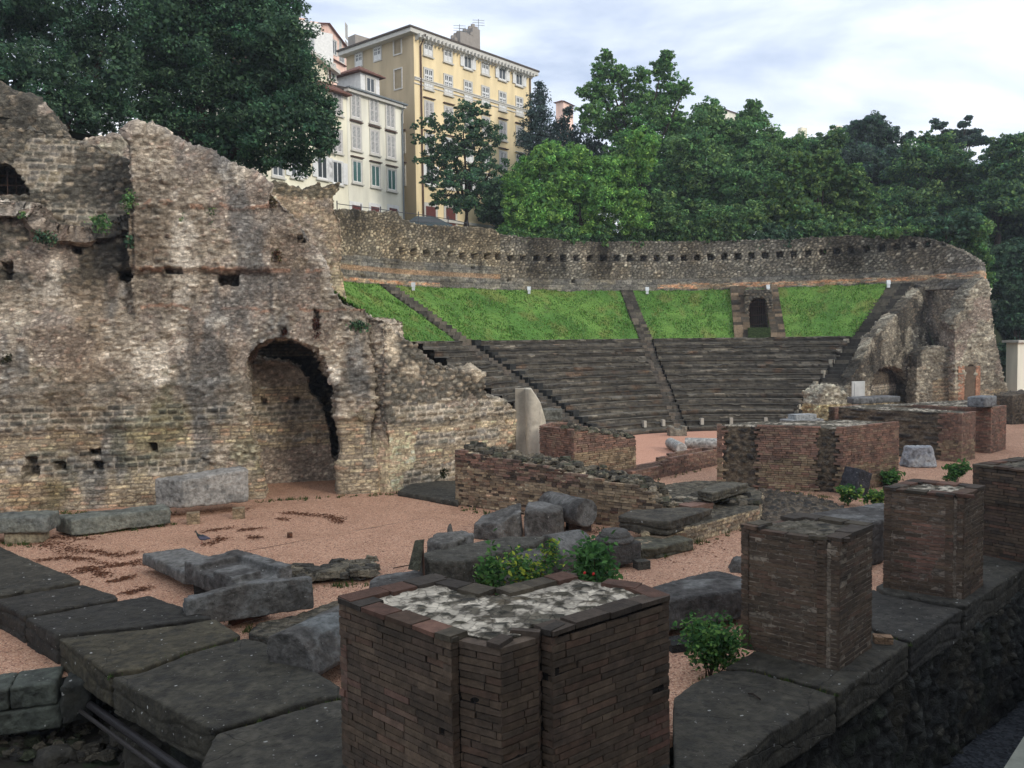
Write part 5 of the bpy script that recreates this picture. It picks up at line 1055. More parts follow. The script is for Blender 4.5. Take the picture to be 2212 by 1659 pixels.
def blocks():
    ex = Vector((1, .1)).normalized()
    # big block on two feet by the ruined wall
    Y = 24.3; a, b = at(396, 1116, Y), at(539, 1080, Y+1.0); z0 = .32; d = Vector((b.x-a.x, b.y-a.y)).normalized(); n = Vector((-d.y, d.x)); p0 = Vector((a.x, a.y)); p1 = Vector((b.x, b.y))
    zt0, zt1 = at(396, 1036, Y).z, at(537, 1013, Y+1).z
    stone('stone_block', [tuple(p0), tuple(p1), tuple(p1+n*.9), tuple(p0+n*.75-d*.62)], .28, zt0, A(112,110,106,GB), 'big pale grey block raised on two stone feet beside the arch', 'stone block', voxel=.04, amp=.04, ztop=[zt0, zt1, zt1, zt0], lite=A(150,146,140,1.2))
    support((418, 1130), .30, 'left stone foot under the big pale block', A(128,112,90,1.3), .34, .3); support((516, 1119), .30, 'right stone foot under the big pale block', A(128,112,90,1.3), .34, .3)
    # long low blocks
    p = boxpx((157,1158), (370,1131), .06, .75); p[3] = tuple(Vector(p[3])-Vector((.35, 0)))
    stone('stone_block', p, .05, .50, A(86,88,82,GB), 'long low mossy block against the foot of the ruined wall', 'stone block', voxel=.04, amp=.03, lite=A(120,122,112,1.1))
    p = boxpx((-120,1158), (103,1150), .30, .8); stone('stone_block', p, .30, .72, A(84,86,82,GB), 'grey block on a pale plinth at the left edge', 'stone block', voxel=.04, amp=.03, lite=A(120,122,112,1.1))
    p = boxpx((8,1177), (94,1172), 0, .55); stone('plinth', p, -.03, .31, A(120,112,94,1.35), 'pale squared plinth under the grey block at the left edge', 'plinth', voxel=.035, amp=.015)
    # flat slab, carved block, long grooved beam
    zt = .42; p = ccw([gxy(x, y, zt) for x, y in [(306,1194),(398,1183),(440,1198),(500,1215),(470,1240),(396,1236)]])
    stone('stone_slab', p, .16, zt, G3, 'flat grey slab lying nearest the pigeon', 'stone slab', voxel=.03, amp=.02, lite=LT)
    support((360, 1228), .17, 'low block hidden under the flat grey slab'); 
    zt = .66
    bm = bmesh.new(); q = [Vector(gxy(x, y, zt)) for x, y in [(414,1222),(428,1193),(475,1190),(594,1226),(592,1250),(540,1262),(478,1272)]]
    P = [Vector(gxy(x, y, .66)) for x, y in [(418,1215),(560,1262),(596,1228),(470,1190)]]
    o = (P[0]+P[1]+P[2]+P[3])/4; ax = (P[2]-P[3]).normalized(); ay = Vector((-ax.y, ax.x)); 
    mb = MB(); O = Vector((o.x, o.y, 0)); X, Yv, Zv = Vector((*ax, 0)), Vector((*ay, 0)), Vector((0, 0, 1))
    mb.obox(O, X, Yv, Zv, -.95, .95, -.55, .55, .26, .58); mb.obox(O, X, Yv, Zv, -.95, 1.05, .32, .60, .26, .74); mb.obox(O, X, Yv, Zv, -.98, -.5, -.55, .55, .26, .70); mb.obox(O, X, Yv, Zv, .1, .85, -.55, .05, .3, .70)
    bm.from_mesh(mb.mesh()); _sd[0] += 1
    stone_finish('carved_block', bm, .028, .02, G2, 'carved grey block with a raised rim and a sunken corner', 'carved stone', seed=_sd[0], lite=LT)
    support((436, 1284), .27, 'small square block under the carved grey block', A(52,50,46,1.3))
    # long grooved beam
    a = Vector(gxy(402, 1318, .14)); b = Vector(gxy(676, 1270, .25)); a = Vector(at(402, 1328, 14.2)[:2]); b = Vector(at(676, 1276, 15.2)[:2]); d = (b-a).normalized(); n = Vector((-d.y, d.x)); L_ = (b-a).length
    m = MB(); O = Vector((a.x, a.y, 0)); X, Yv = Vector((*d, 0)), Vector((*n, 0))
    zb0, zb1 = .30, .36
    def seg(u0, u1, y0, y1, h0, h1, zb=.20): m.hexa([O+X*u0+Yv*y0+Zv*zb, O+X*u1+Yv*y0+Zv*zb, O+X*u1+Yv*y1+Zv*zb, O+X*u0+Yv*y1+Zv*zb, O+X*u0+Yv*y0+Zv*h0, O+X*u1+Yv*y0+Zv*h1, O+X*u1+Yv*y1+Zv*h1, O+X*u0+Yv*y1+Zv*h0], G1)
    hA = at(404, 1297, 14.2).z+.05; hB = at(676, 1247, 15.2).z
    seg(0, L_*.45, 0, .20, hA-.06, (hA+hB)/2+.06); seg(L_*.44, L_, 0, .20, (hA+hB)/2+.06, hB); seg(0, L_*.7, .16, .36, hA-.18, hB-.12); seg(.1, L_*.75, .34, .52, hA-.12, hB-.0)
    bm = bmesh.new(); bm.from_mesh(m.mesh()); _sd[0] += 1
    stone_finish('stone_beam', bm, .03, .022, G1, 'long grey beam with grooved broken back, lying beside the dark slabs', 'stone beam', seed=_sd[0], lite=A(100,101,100,1.2))
    r0, r1 = Vector(gxy(500, 1340, .12)), Vector(gxy(578, 1318, .12)); obj_cyl(r0, r1, .10, .12, 'round brick-red stone roller under the long beam', 'roller', A(96,64,52,1.2), 12, .025, .008, name='roller', lite=None)
    # rough paving and rubble ridge by the beam
    c = gxy(700, 1250, .1)
    e = wall_obj('rubble_ridge', c, 0, 'low mossy rubble ridge behind the long grooved beam', 'rubble')
    rubble_crest('loose_stones', [Vector(gxy(640,1262,.1)), Vector(gxy(700,1250,.1)), Vector(gxy(800,1246,.1))], 1.1, lambda x, y: .16, 120, .24, RUBC[:4], e, 9)
    fl = ccw([gxy(x, y, .12) for x, y in [(535,1370),(560,1345),(640,1330),(720,1300),(760,1290),(800,1300),(700,1370),(600,1382)]])
    core('rubble_floor', fl, -.05, .14, None, A(70,72,68,1.2), voxel=.04, topstyle=('cap', .8, 0), seed=71); tag(bpy.data.objects['rubble_floor'], 'rough mortared footing beside the rounded grey stone', 'footing')
    # rounded half drum on supports near pier 1
    zc = .62; a = Vector(at(628, 1345, 11.9)[:2]); b = Vector(at(800, 1270, 13.6)[:2]); 
    bm = bmesh.new(); d = (b-a).normalized(); s = Vector((d.y, -d.x, 0)); prof = [(-.40, .30), (-.05, .24), (.38, .34), (.42, .42), (.22, .84), (.05, .93), (-.22, .92), (-.42, .84), (-.48, .6)]
    rg = [[bm.verts.new(Vector((p.x, p.y, 0))+s*x+Vector((0, 0, z-.06))) for x, z in prof] for p in (a, b)]
    bm.faces.new(rg[0]); bm.faces.new(rg[1][::-1]); n = len(prof)
    for i in range(n): bm.faces.new([rg[0][i], rg[1][i], rg[1][(i+1) % n], rg[0][(i+1) % n]])
    bmesh.ops.recalc_face_normals(bm, faces=bm.faces); _sd[0] += 1
    stone_finish('carved_block', bm, .025, .016, G1, 'rounded grey moulded stone on blocks just left of the nearest pier', 'carved stone', seed=_sd[0], lite=A(104,108,108,1.2))
    c = gxy(640, 1432, .0); m = MB(); m.box((c[0], c[1], -.1), .72, .38, .36, .15, A(56,56,52,1.2)); tag(m.build('support_block', M_SLAB), 'grey concrete block carrying the rounded moulded stone', 'support block')
    # group behind pier 1
    zt = .62; p = ccw([gxy(x, y, zt) for x, y in [(797,1252),(820,1240),(900,1230),(935,1240),(960,1262),(880,1275),(800,1275)]]); stone('stone_slab', p, .1, zt, G2, 'flat grey slab behind the left wing of the nearest pier', 'stone slab', voxel=.03, amp=.02, lite=LT)
    zt = .95; p = ccw([gxy(x, y, zt) for x, y in [(904,1196),(930,1190),(1040,1168),(1100,1158),(1180,1158),(1160,1172),(1050,1200),(1000,1212),(925,1210)]]); stone('stone_slab', p, .35, zt, A(62,60,54,1.3), 'dark flat slab leaning behind the notice board', 'stone slab', voxel=.035, amp=.02)
    zt = .95; p = ccw([gxy(x, y, zt) for x, y in [(917,1178),(940,1160),(1000,1156),(1030,1164),(1000,1176),(950,1190)]]); stone('stone_block', p, .3, zt+.12, G3, 'light topped rough block behind the dark flat slab', 'stone block', voxel=.035, amp=.05, taper=.12, lite=LT)
    p = boxpx((960,1160), (983,1160), .5, .22); stone('pointed_stone', p, .3, .80, G3, 'small pointed stone tip behind the rough block', 'stone', voxel=.03, amp=.03, taper=.8)
    # two blocks upright
    p = [gxy(1021,1164,.0), gxy(1078,1172,.0), gxy(1129,1160,.0), gxy(1128,1140,.0), gxy(1040,1146,.0)]; zz = [at(1022,1128,17.6).z, at(1060,1122,17.8).z, at(1128,1100,19).z, at(1090,1104,19).z]
    stone('stone_block', p, .0, .6, G1, 'wedge-shaped grey block left of the squarer block', 'stone block', voxel=.035, amp=.035, ztop=[.40, .46, .66, .70, .42], lite=LT, taper=.06)
    p = [gxy(1132,1163,.0), gxy(1198,1167,.0), gxy(1219,1156,.0), gxy(1214,1138,.0), gxy(1140,1138,.0)]; stone('stone_block', p, .0, .70, G1, 'squarish upright grey block in front of the lying drum', 'stone block', voxel=.035, amp=.03, taper=.04, lite=LT)
    # drum on brick support near long wall
    a = Vector(at(1184, 1100, 22.9)[:2]); b = Vector(at(1268, 1108, 21.6)[:2]); obj_cyl(a, b, .36, .56, 'grey column drum lying on a small brick support near the long wall', 'column drum', G2, 28, .025, .006)
    support((1250, 1146), .22, 'small brick support under the lying column drum', A(76,60,50,1.2), .6, .35, rz=.2)
    # lying column halves close behind pier 1
    obj_cyl(gxy(962,1256,.45), gxy(1172,1226,.45), .42, .43, 'long grey column shaft with a broken left end right behind the nearest pier', 'column shaft', G1, 28, .025, .008, lite=A(100,100,98,1.2), name='column_shaft')
    obj_cyl(gxy(1184,1210,.45), gxy(1256,1196,.45), .50, .47, 'thick grey column piece between the rose bushes', 'column fragment', G1, 28, .025, .008, lite=A(100,100,98,1.2), name='column_fragment')
    # column base with torus
    c = Vector(gxy(1328, 1192, .3)); e = empty('carved_pedestal', (c.x, c.y, 0), 'square column base with round mouldings, beside the rose bush', 'column base'); bpy.context.view_layer.update()
    bm = bmesh.new(); bmesh.ops.create_cube(bm, size=1, matrix=Matrix.Translation((c.x, c.y, .32))@Matrix.Rotation(.6, 4, 'Z')@Matrix.Diagonal((.82, .82, .44, 1))); me = remesh(bm, .03)
    co = getco(me); co += getno(me)*((fbm(co, 3, 3, 4)-.5)*.03)[:, None]; setco(me, co); setcol(me, np.tile(G2, (len(co), 1))); finish('plinth', me, M_BLOCK, e)
    def lathe(name, prof, cx, cy, par, mat, col, n=28):
        vs = []; fs = []
        for r, z in prof: vs += [(cx+r*math.cos(2*math.pi*i/n), cy+r*math.sin(2*math.pi*i/n), z) for i in range(n)]
        for j in range(len(prof)-1):
            for i in range(n): fs.append((j*n+i, j*n+(i+1) % n, (j+1)*n+(i+1) % n, (j+1)*n+i))
        fs.append(tuple((len(prof)-1)*n+i for i in range(n))); me = bpy.data.meshes.new(name); me.from_pydata(vs, [], fs); me.update(); setcol(me, np.tile(col, (len(vs), 1))); smooth(me); return finish(name, me, mat, par)
    lathe('round_moulding', [(.40,.53),(.43,.57),(.43,.61),(.38,.65),(.34,.665),(.35,.69),(.34,.72),(.30,.74),(.29,.78),(.27,.79)], c.x, c.y, e, M_BLOCK, G1)
    c = gxy(1386, 1228, 0); m = MB(); m.box((c[0], c[1], -.02), .3, .24, .2, .4, A(72,70,64,1.2)); tag(m.build('stone_cube', M_RUIN), 'small grey cube on the gravel right of the column base', 'stone')
    # long beam at right of pier 1
    p = ccw([gxy(x, y, .62) for x, y in [(1380,1278),(1550,1234),(1612,1254),(1620,1275),(1449,1300),(1400,1320)]]); stone('stone_beam', p, .12, .66, G2, 'long flat grey beam running behind to the middle pier', 'stone beam', voxel=.03, amp=.022, lite=LT, ledge=0)
    support((1470, 1400), .14, 'dark block under the long flat beam', A(50,50,48,1.2), .5, .4)
    p = boxpx((1576,1238), (1640,1240), .0, .5); stone('stone', p, -.02, .26, G1, 'small dark stone peeping out beside the middle pier', 'stone', voxel=.03, amp=.05, taper=.35, lite=LT)
    # beam behind pier 2-3
    p = ccw([gxy(x, y, .95) for x, y in [(1745,1110),(1800,1100),(1905,1085),(1930,1100),(1906,1125),(1840,1140)]]); stone('stone_beam', p, .0, .95, G2, 'long grey block showing between the two right-hand piers', 'stone beam', voxel=.035, amp=.025, lite=LT)
    # tilted dark block
    p = [gxy(1835,1080,.0), gxy(1878,1074,.0), gxy(1884,1062,.0), gxy(1830,1062,.0)]; 
    bm = bmesh.new(); c = Vector(gxy(1856, 1076, 0)); bmesh.ops.create_cube(bm, size=1, matrix=Matrix.Translation((c.x, c.y+.3, .42))@Matrix.Rotation(.5, 4, 'Z')@Matrix.Rotation(.35, 4, 'Y')@Matrix.Diagonal((.62, .6, .85, 1))); _sd[0] += 1
    stone_finish('stone_block', bm, .035, .03, A(50,50,54,1.3), 'dark tilted stone leaning before the L-shaped brick block', 'stone block', seed=_sd[0])
    # white boulder
    c = Vector(gxy(1998, 1012, .0)); q = [(c.x+.78*math.cos(a)*R_.uniform(.85, 1.1), c.y+.55+.55*math.sin(a)*R_.uniform(.85, 1.1)) for a in np.linspace(0, 2*math.pi, 9)[:-1]]
    stone('boulder', q, .0, .78, A(116,118,122,1.35), 'whitish topped boulder in front of the recessed black rubble face', 'boulder', voxel=.04, amp=.06, taper=.28, lite=A(176,178,178,1.1))
    # slab on the back wall and slab on the far block
    z = 2.0; a = at(1842, 880, 40); b = at(1946, 878, 41); p = [(a.x, a.y), (b.x, b.y), (b.x-.3, b.y+1.0), (a.x+.1, a.y+1.0)]; stone('stone_slab', p, 1.78, at(1842,860,40).z, A(84,84,84,1.5), 'big grey slab set on the dark-topped back wall', 'stone slab', voxel=.05, amp=.015)
    a = Vector(gxy(2128, 882, 1.97)); p = [tuple(a), tuple(a+E1*1.4), tuple(a+E1*1.4+E2*.7), tuple(a+E2*.7)]; stone('stone_slab', p, 1.98, 2.42, A(104,106,108,1.25), 'pale blue-grey slab on the farthest brick block', 'stone slab', voxel=.05, amp=.015, lite=A(128,130,130,1.1))
    # small white framed panel at rubble foot
    a = at(1840, 862, 47); m = MB(); m.box((a.x+.35, a.y, a.z), .78, .06, .98, .2, A(150,154,158,1.4)); m.box((a.x+.35, a.y-.05, a.z+.1), .5, .03, .78, .2, A(120,122,124,1.4)); tag(m.build('info_panel', plain('panel', A(190,192,190), rough=.5)), 'small pale framed panel at the foot of the rubble under the broad stair', 'information panel')
    # stepped pale stones on top of C
    e = wall_obj('carved_stones', gxy(1730, 915, 2.1), 2.1, 'stepped pale carved stones showing above the L-shaped brick block', 'carved stones')
    c = at(1732, 912, 33); m = MB(); m.box((c.x, c.y, 1.6), 1.5, .7, at(1732,905,33).z-1.6, .3, A(132,134,134,1.3)); m.build('lower_step', M_BLOCK, e); m = MB(); m.box((c.x+.05, c.y+.1, 1.6), .95, .5, at(1732,895,33).z-1.6, .3, A(140,142,142,1.3)); m.build('upper_step', M_BLOCK, e)
    # orchestra: drum pieces, seat block, marker posts
    a = Vector(gxy(1448, 968, -1)); b = Vector(gxy(1472, 981, -1)); obj_cyl(a, b, .30, -.72, 'short pale drum lying on the orchestra gravel', 'column drum', A(150,150,146,1.25), 18, .04, .012)
    a = Vector(gxy(1480, 968, -1)); b = Vector(gxy(1560, 970, -1)); obj_cyl(a, b, .30, -.72, 'long pale column shaft lying on the orchestra gravel', 'column shaft', A(150,150,146,1.25), 18, .04, .012)
    c = Vector(gxy(1462, 941, -1)); m = MB(); [m.box((c.x+x, c.y, -1.02), w, .7, h, .05, A(104,100,90,1.6)) for x, w, h in ((-.38, .3, .62), (.0, .5, .45), (.4, .3, .62))]
    bm = bmesh.new(); bm.from_mesh(m.mesh()); stone_finish('carved_block', bm, .05, .02, A(104,100,90,1.6), 'pale stone seat of honour at the foot of the seat rows', 'stone seat', seed=3)
    M_P = plain('post_stone', A(150,146,136,1.3)); src = None
    for i, (x, y) in enumerate([(1339,921),(1389,919),(1479,915),(1551,915),(1631,914)]):
        # on the tread of the first row
        p = gxy(x, y, -.58); th = math.atan2(p[1]-TC.y, p[0]-TC.x); q = cpt(np.array(RO+.45), np.array(th)); p = (float(q[0]), float(q[1]), -.62)
        lb = ['leftmost small pale post on the lowest seat row','second small pale post from the left on the lowest row','third small pale post, above the stone seat','fourth small pale post on the lowest seat row','rightmost small pale post on the lowest seat row'][i]
        m = MB(); m.box(p, .26, .2, .42, th, (.5, .5, .5)); tag(m.build('marker_post', M_P), lb, 'post', 'small pale posts along the lowest seat row')
    # pale broken pilaster with half column
    Yc = 31.8; a, b = at(1114, 968, Yc), at(1170, 968, Yc); e = wall_obj('half_column', (a.x+.3, Yc), 0, 'pale upright half-column slab with a slanting broken top', 'column'); zt = at(1114, 840, Yc).z
    bm = bmesh.new(); w = b.x-a.x; a0x = a.x; ol = [(a.x, Yc+.12), (a.x+w*.40, Yc+.12), (a.x+w*.42, Yc-.02)]+[(a.x+w*(.66-.24*math.cos(t)), Yc-.08-.24*math.sin(t)) for t in np.linspace(0, math.pi, 8)]+[(a.x+w*.98, Yc+.1), (a.x+w*.98, Yc+.55), (a.x, Yc+.55)]
    prism_bm(bm, ol, -.1, zt); cut = bmesh.ops.bisect_plane(bm, geom=bm.verts[:]+bm.edges[:]+bm.faces[:], plane_co=(a.x+w*.62, Yc, zt), plane_no=Vector((.85, 0, .55)), clear_outer=True)
    bmesh.ops.holes_fill(bm, edges=[g for g in bm.edges if g.is_boundary])
    me = remesh(bm, .03); co = getco(me); co += getno(me)*((fbm(co, 2.5, 4, 4)-.5)*.05)[:, None]; setco(me, co); setcol(me, np.tile(A(158,151,137,1.6), (len(co), 1))*(.75+.5*fbm(co, 1.5, 4, 3))[:, None]*np.where(co[:, 0] < a0x+w*.40, .62, 1.0)[:, None]); finish('shaft', me, M_PALE, e)
    Q = [at(x, y, 32.6) for x, y in [(1160,985),(1186,985),(1183,950),(1178,905),(1167,868),(1160,872)]]; m = MB(); m.add([(p.x, p.y, p.z) for p in Q]+[(p.x, p.y+.4, p.z) for p in Q], [(0,1,2,3,4,5), (11,10,9,8,7,6)]+[(i, 6+i, 6+(i+1) % 6, (i+1) % 6) for i in range(6)], A(176,170,156,1.6)); m.build('side_slab', M_PALE, e)
    bm = bmesh.new(); c = at(1190, 890, 33); bmesh.ops.create_cube(bm, size=1, matrix=Matrix.Translation((c.x, c.y, c.z-.1))@Matrix.Diagonal((.85, .6, .45, 1))); stone_finish('bracket', bm, .04, .04, A(84,84,78,1.5), None, None, parent=e, seed=5)
M_PALE = colmat('pale_limestone', bump=.3, bscale=10, nscale=3, namp=.3, extra=[(A(96,92,84,1.4), 1.5, .5, .62, .6)])
blocks()
def small_things():
    # notice board seen edge-on from behind
    a, b = at(883, 1226, 15.6), at(913, 1229, 15.1); e = empty('notice_board', (a.x, a.y, 0), 'dark notice board leaning back, seen from the side', 'notice board'); bpy.context.view_layer.update()
    q = [at(x, y, yy) for x, y, yy in [(881,1230,15.6),(903,1233,15.4),(913,1166,15.5),(896,1168,15.8)]]; z1 = q[2].z; m = MB(); o = Vector((a.x, a.y, 0)); X = Vector((b.x-a.x+.12, b.y-a.y, 0)).normalized(); N_ = Vector((0, 0, 1)); 
    k = Vector((.03, .05, 0)); m.hexa([q[0], q[1], q[1]+k, q[0]+k, q[3], q[2], q[2]+k, q[3]+k], A(70,70,58,1.3)); m.build('panel', M_RUIN, e)
    m = MB(); m.tube([o+Vector((.3, 0, 0)), o+Vector((.26, 0, z1-.1))], .025, 6, A(40,40,40)); m.build('post', M_IRON, e)
    # timber offcut by the middle pier, cube of brick on the gravel, twigs
    p = [gxy(x, y, .52) for x, y in [(1890,1378),(1893,1366),(1930,1376),(1928,1390)]]; c = Vector(gxy(1910, 1392, .40)); m = MB(); m.box((c.x, c.y+.05, .405), .26, .16, .11, -.2, A(120,98,78,1.4)); tag(m.build('timber_offcut', M_RUIN), 'short pale timber offcut at the foot of the middle pier', 'timber')
    c = gxy(626, 1161, 0); m = MB(); m.box((c[0], c[1], -.01), .13, .13, .13, .3, A(92,62,46)); tag(m.build('brick_fragment', M_RUIN), 'small brown brick cube lying alone on the gravel', 'brick fragment')
    tw = [((846,1243),(910,1235)), ((1014,1196),(1014,1190))]
    for i, (p, q, z, lb) in enumerate([((850,1228),(922,1219),.02,'long dark twig on the gravel left of the notice board'), ((1616,1500),(1642,1512),.42,'short dark twig on the broad slab right of the nearest pier'), ((838,1243),(862,1243),.02,'short dark stick on the gravel below the long twig')]):
        a, b = gz(*p, z), gz(*q, z); m = MB(); mid = (a+b)/2+Vector((0, .06, .02)); m.tube([a+Vector((0, 0, .01)), mid, b+Vector((0, 0, .01))], .012, 5, A(44,34,28)); tag(m.build('twig', M_BARK), lb, 'twig')
    # leaf litter streaks
    V = []; 
    def streak(pts, n, w, z=.012):
        P = [gz(x, y, 0) for x, y in pts]; Ls = [(P[i+1]-P[i]).length for i in range(len(P)-1)]; T = sum(Ls)
        for _ in range(n):
            t = R_.uniform(0, T); i = 0
            while i < len(Ls)-1 and t > Ls[i]: t -= Ls[i]; i += 1
            p = P[i].lerp(P[i+1], t/max(Ls[i], .001)); p = Vector((p.x+R_.gauss(0, w), p.y+R_.gauss(0, w), 0)); a = R_.uniform(0, 6.28); s = R_.uniform(.015, .05)
            V.append([(p.x+s*math.cos(a), p.y+s*math.sin(a), z+.012*R_.random()), (p.x-s*.5*math.sin(a), p.y+s*.5*math.cos(a), z+.012), (p.x-s*math.cos(a), p.y-s*math.sin(a), z), (p.x+s*.5*math.sin(a), p.y-s*.5*math.cos(a), z+.015)])
    for pts, n, w in [(q_[0], int(q_[1]*.6), q_[2]*1.25) for q_ in [([(80,1172),(130,1180),(165,1196)], 700, .16), ([(190,1190),(260,1202),(300,1192)], 450, .08), ([(80,1212),(140,1206),(200,1210)], 500, .08), ([(170,1230),(250,1224),(340,1205)], 600, .07), ([(140,1240),(200,1232),(240,1245)], 450, .08), ([(240,1258),(290,1245)], 260, .07), ([(270,1284),(320,1270)], 260, .07), ([(200,1216),(330,1222)], 260, .06),
                      ([(612,1108),(660,1112),(720,1117),(735,1130)], 900, .10), ([(440,1150),(500,1140)], 200, .08), ([(520,1146),(560,1143)], 240, .08), ([(470,1162),(480,1166),(440,1180)], 330, .09), ([(540,1158),(560,1165)], 160, .07), ([(600,1120),(620,1124)], 120, .06), ([(930,1165),(965,1168)], 90, .05), ([(90,1160),(200,1165)], 300, .12), ([(1280,1150),(1340,1158)], 160, .1), ([(1420,1215),(1560,1165)], 200, .35), ([(300,1120),(560,1098)], 260, .15)]]: streak(pts, n, w)
    V = np.array(V); n = len(V); C = np.repeat(pal([A(112,72,52), A(92,60,44), A(124,84,60), A(78,52,40)], RNG.random(n)), 4, 0); me = arr_mesh('leaf_litter', V.reshape(-1, 3), np.arange(n*4).reshape(-1, 4), C); tag(finish('leaf_litter', me, M_LEAF), kind='stuff')
    # pigeon
    base = gz(438, 1174, 0); s = 1.0; bm = bmesh.new()
    pts = [(-.17,.0,.13,.012), (-.10,0,.145,.03), (-.03,0,.15,.062), (.05,0,.17,.072), (.10,0,.21,.05), (.125,0,.26,.03), (.135,0,.30,.03), (.150,0,.315,.026)]
    me = bpy.data.meshes.new('t'); 
    vs = []; fs = []; n = 12
    for i, (x, y, z, r) in enumerate(pts):
        for k in range(n): a = 2*math.pi*k/n; vs.append((base.x-x*1.15, base.y+math.cos(a)*r*.85, base.z+z*1.05-.02+math.sin(a)*r))
    for i in range(len(pts)-1):
        for k in range(n): fs.append((i*n+k, i*n+(k+1) % n, (i+1)*n+(k+1) % n, (i+1)*n+k))
    fs += [tuple(range(n))[::-1], tuple((len(pts)-1)*n+k for k in range(n))]; me.from_pydata(vs, [], fs); me.update(); co = getco(me)
    C = np.where((co[:, 2] > .18)[:, None], np.array(A(38,48,46)), np.array(A(74,76,92))); C = np.where((co[:, 0] > base.x+.14)[:, None], np.array(A(60,50,60)), C); setcol(me, C); smooth(me)
    e = empty('pigeon', base, 'grey pigeon standing on the gravel beyond the flat slab', 'pigeon'); bpy.context.view_layer.update(); finish('body', me, M_FEATHER, e)
    m = MB(); m.tube([base+Vector((-.165, 0, .305)), base+Vector((-.215, 0, .295))], .010, 6, A(60,56,54), r2=.003); m.build('beak', M_FEATHER, e)
    for y in (-.025, .025): m = MB(); m.tube([base+Vector((-.02, y, .10)), base+Vector((-.02, y, .0)), base+Vector((-.06, y, .004))], .006, 5, A(140,60,50)); m.build('leg', M_FEATHER, e)
    for y in (-.055, .055):
        m = MB(); p = [base+Vector(q) for q in [(-.07, y, .20), (-.02, y*1.15, .215), (.10, y*.7, .17), (.19, y*.3, .13), (.06, y*.9, .115), (-.05, y*1.1, .13)]]; m.add(p+[q+Vector((0, y*.12, 0)) for q in p], [(0,1,2,3,4,5), (11,10,9,8,7,6)]+[(i, 6+i, 6+(i+1) % 6, (i+1) % 6) for i in range(6)], A(84,86,104)); m.build('wing', M_FEATHER, e)
M_FEATHER = plain('x', (.1, .1, .1)); M_FEATHER = colmat('feathers', bump=.1, rough=.6, namp=.15)
small_things()
def base_weeds():
    g = random.Random(77); V = []; C = []
    def tuft(x, y, z, n, s):
        for _ in range(n):
            a = g.uniform(0, 6.28); r = g.gauss(0, s*.6); px, py = x+r*math.cos(a), y+r*math.sin(a); b = g.uniform(0, 6.28); w = .008+s*.05; h = s*g.uniform(.4, 1.2)
            V.extend([(px-w*math.cos(b), py-w*math.sin(b), z-.01), (px+w*math.cos(b), py+w*math.sin(b), z-.01), (px+g.uniform(-.4, .4)*h, py+g.uniform(-.4, .4)*h, z+h)]); c = g.choice([A(58,78,40,1.2), A(74,92,48,1.2), A(88,88,52,1.2), A(50,64,38,1.2)]); C.extend([c]*3)
    for (p, q, n) in [((0,1108),(390,1108),60),((540,1086),(740,1072),26),((740,1072),(860,1066),16),((984,1098),(1400,1156),40),((1370,1212),(1606,1142),30),((155,1160),(370,1134),26),((0,1176),(100,1176),12),((1548,1040),(1800,1078),30),((1822,1075),(1943,1035),26),((1366,1048),(1545,1010),14),((400,1322),(600,1372),24),((1500,1476),(1600,1440),14),((1240,1330),(1420,1320),10),((640,1272),(800,1258),22)]:
        a, b = gz(*p, .0), gz(*q, .0)
        for _ in range(n): t = g.random(); c = a.lerp(b, t); tuft(c.x+g.gauss(0, .08), c.y-.1+g.gauss(0, .12), 0, g.randrange(5, 22), g.uniform(.04, .14))
    for (p, q, n) in [((1619,1448),(1811,1500),16),((1893,1371),(1966,1391),9),((232,1460),(526,1378),14),((463,1585),(738,1508),12)]:
        a, b = gz(*p, .38), gz(*q, .38)
        for _ in range(n): c = a.lerp(b, g.random()); tuft(c.x, c.y, .36, g.randrange(4, 12), g.uniform(.03, .08))
    V = np.array(V); tag(finish('ground_weeds', arr_mesh('ground_weeds', V, np.arange(len(V)).reshape(-1, 3), np.array(C)), M_LEAF), kind='stuff')
base_weeds()
# ------------------------------------------------------------------ houses on the hill
KH = 1.75
def wallmat(name, c, stain=.25):
    m = plain(name, c, rough=.9, spec=.2, namp=.17, nscale=.9, bump=.15, bscale=6, streak=.22); return m
M_YEL = wallmat('yellow_render', A(206,188,150,1.3)); M_YEL_SHADE = wallmat('tan_render', A(176,160,132,1.1)); M_CRM = wallmat('cream_render', A(206,203,188,1.25)); M_CRM2 = wallmat('pale_yellow_render', A(212,207,186,1.25))
M_PINK = wallmat('pink_render', A(228,186,170,1.2)); M_WHT = plain('white_paint', (.72, .72, .70), rough=.6); M_TRIM = plain('pale_stone_trim', (.55, .53, .48)); M_LOUV = plain('shutter_paint', (.62, .60, .58), rough=.7)
M_PANE = plain('window_glass', (.055, .065, .07), rough=.15, spec=.7); M_PANEG = plain('green_window_glass', (.06, .13, .12), rough=.12, spec=.7); M_TILE = colmat('roof_tiles', bump=.7, bscale=9, nscale=6, namp=.4); M_PIPE = plain('brown_downpipe', (.10, .06, .045)); M_PIPEG = plain('grey_downpipe', (.16, .18, .19)); M_DOOR = plain('dark_red_door', (.12, .035, .03)); M_CHIM = plain('chimney_render', (.30, .27, .24), bump=.4)
class Fac:
    """a facade plane: P0 left, P1 right (seen from outside); u along it, d outward"""
    def __init__(s, P0, P1): s.P0, s.d, s.n, s.L = frame(P0, P1); s.o = Vector((s.P0.x, s.P0.y, 0)); s.X = Vector((*s.d, 0)); s.N = Vector((-s.n.x, -s.n.y, 0)); s.Z = Vector((0, 0, 1))
    def box(s, mb, u0, u1, d0, d1, z0, z1, col=(.5, .5, .5)): mb.obox(s.o, s.X, s.N, s.Z, u0, u1, d0, d1, z0, z1, col)
    def uz(s, px, py): return uz(px, py, s.P0, s.P0+s.d)
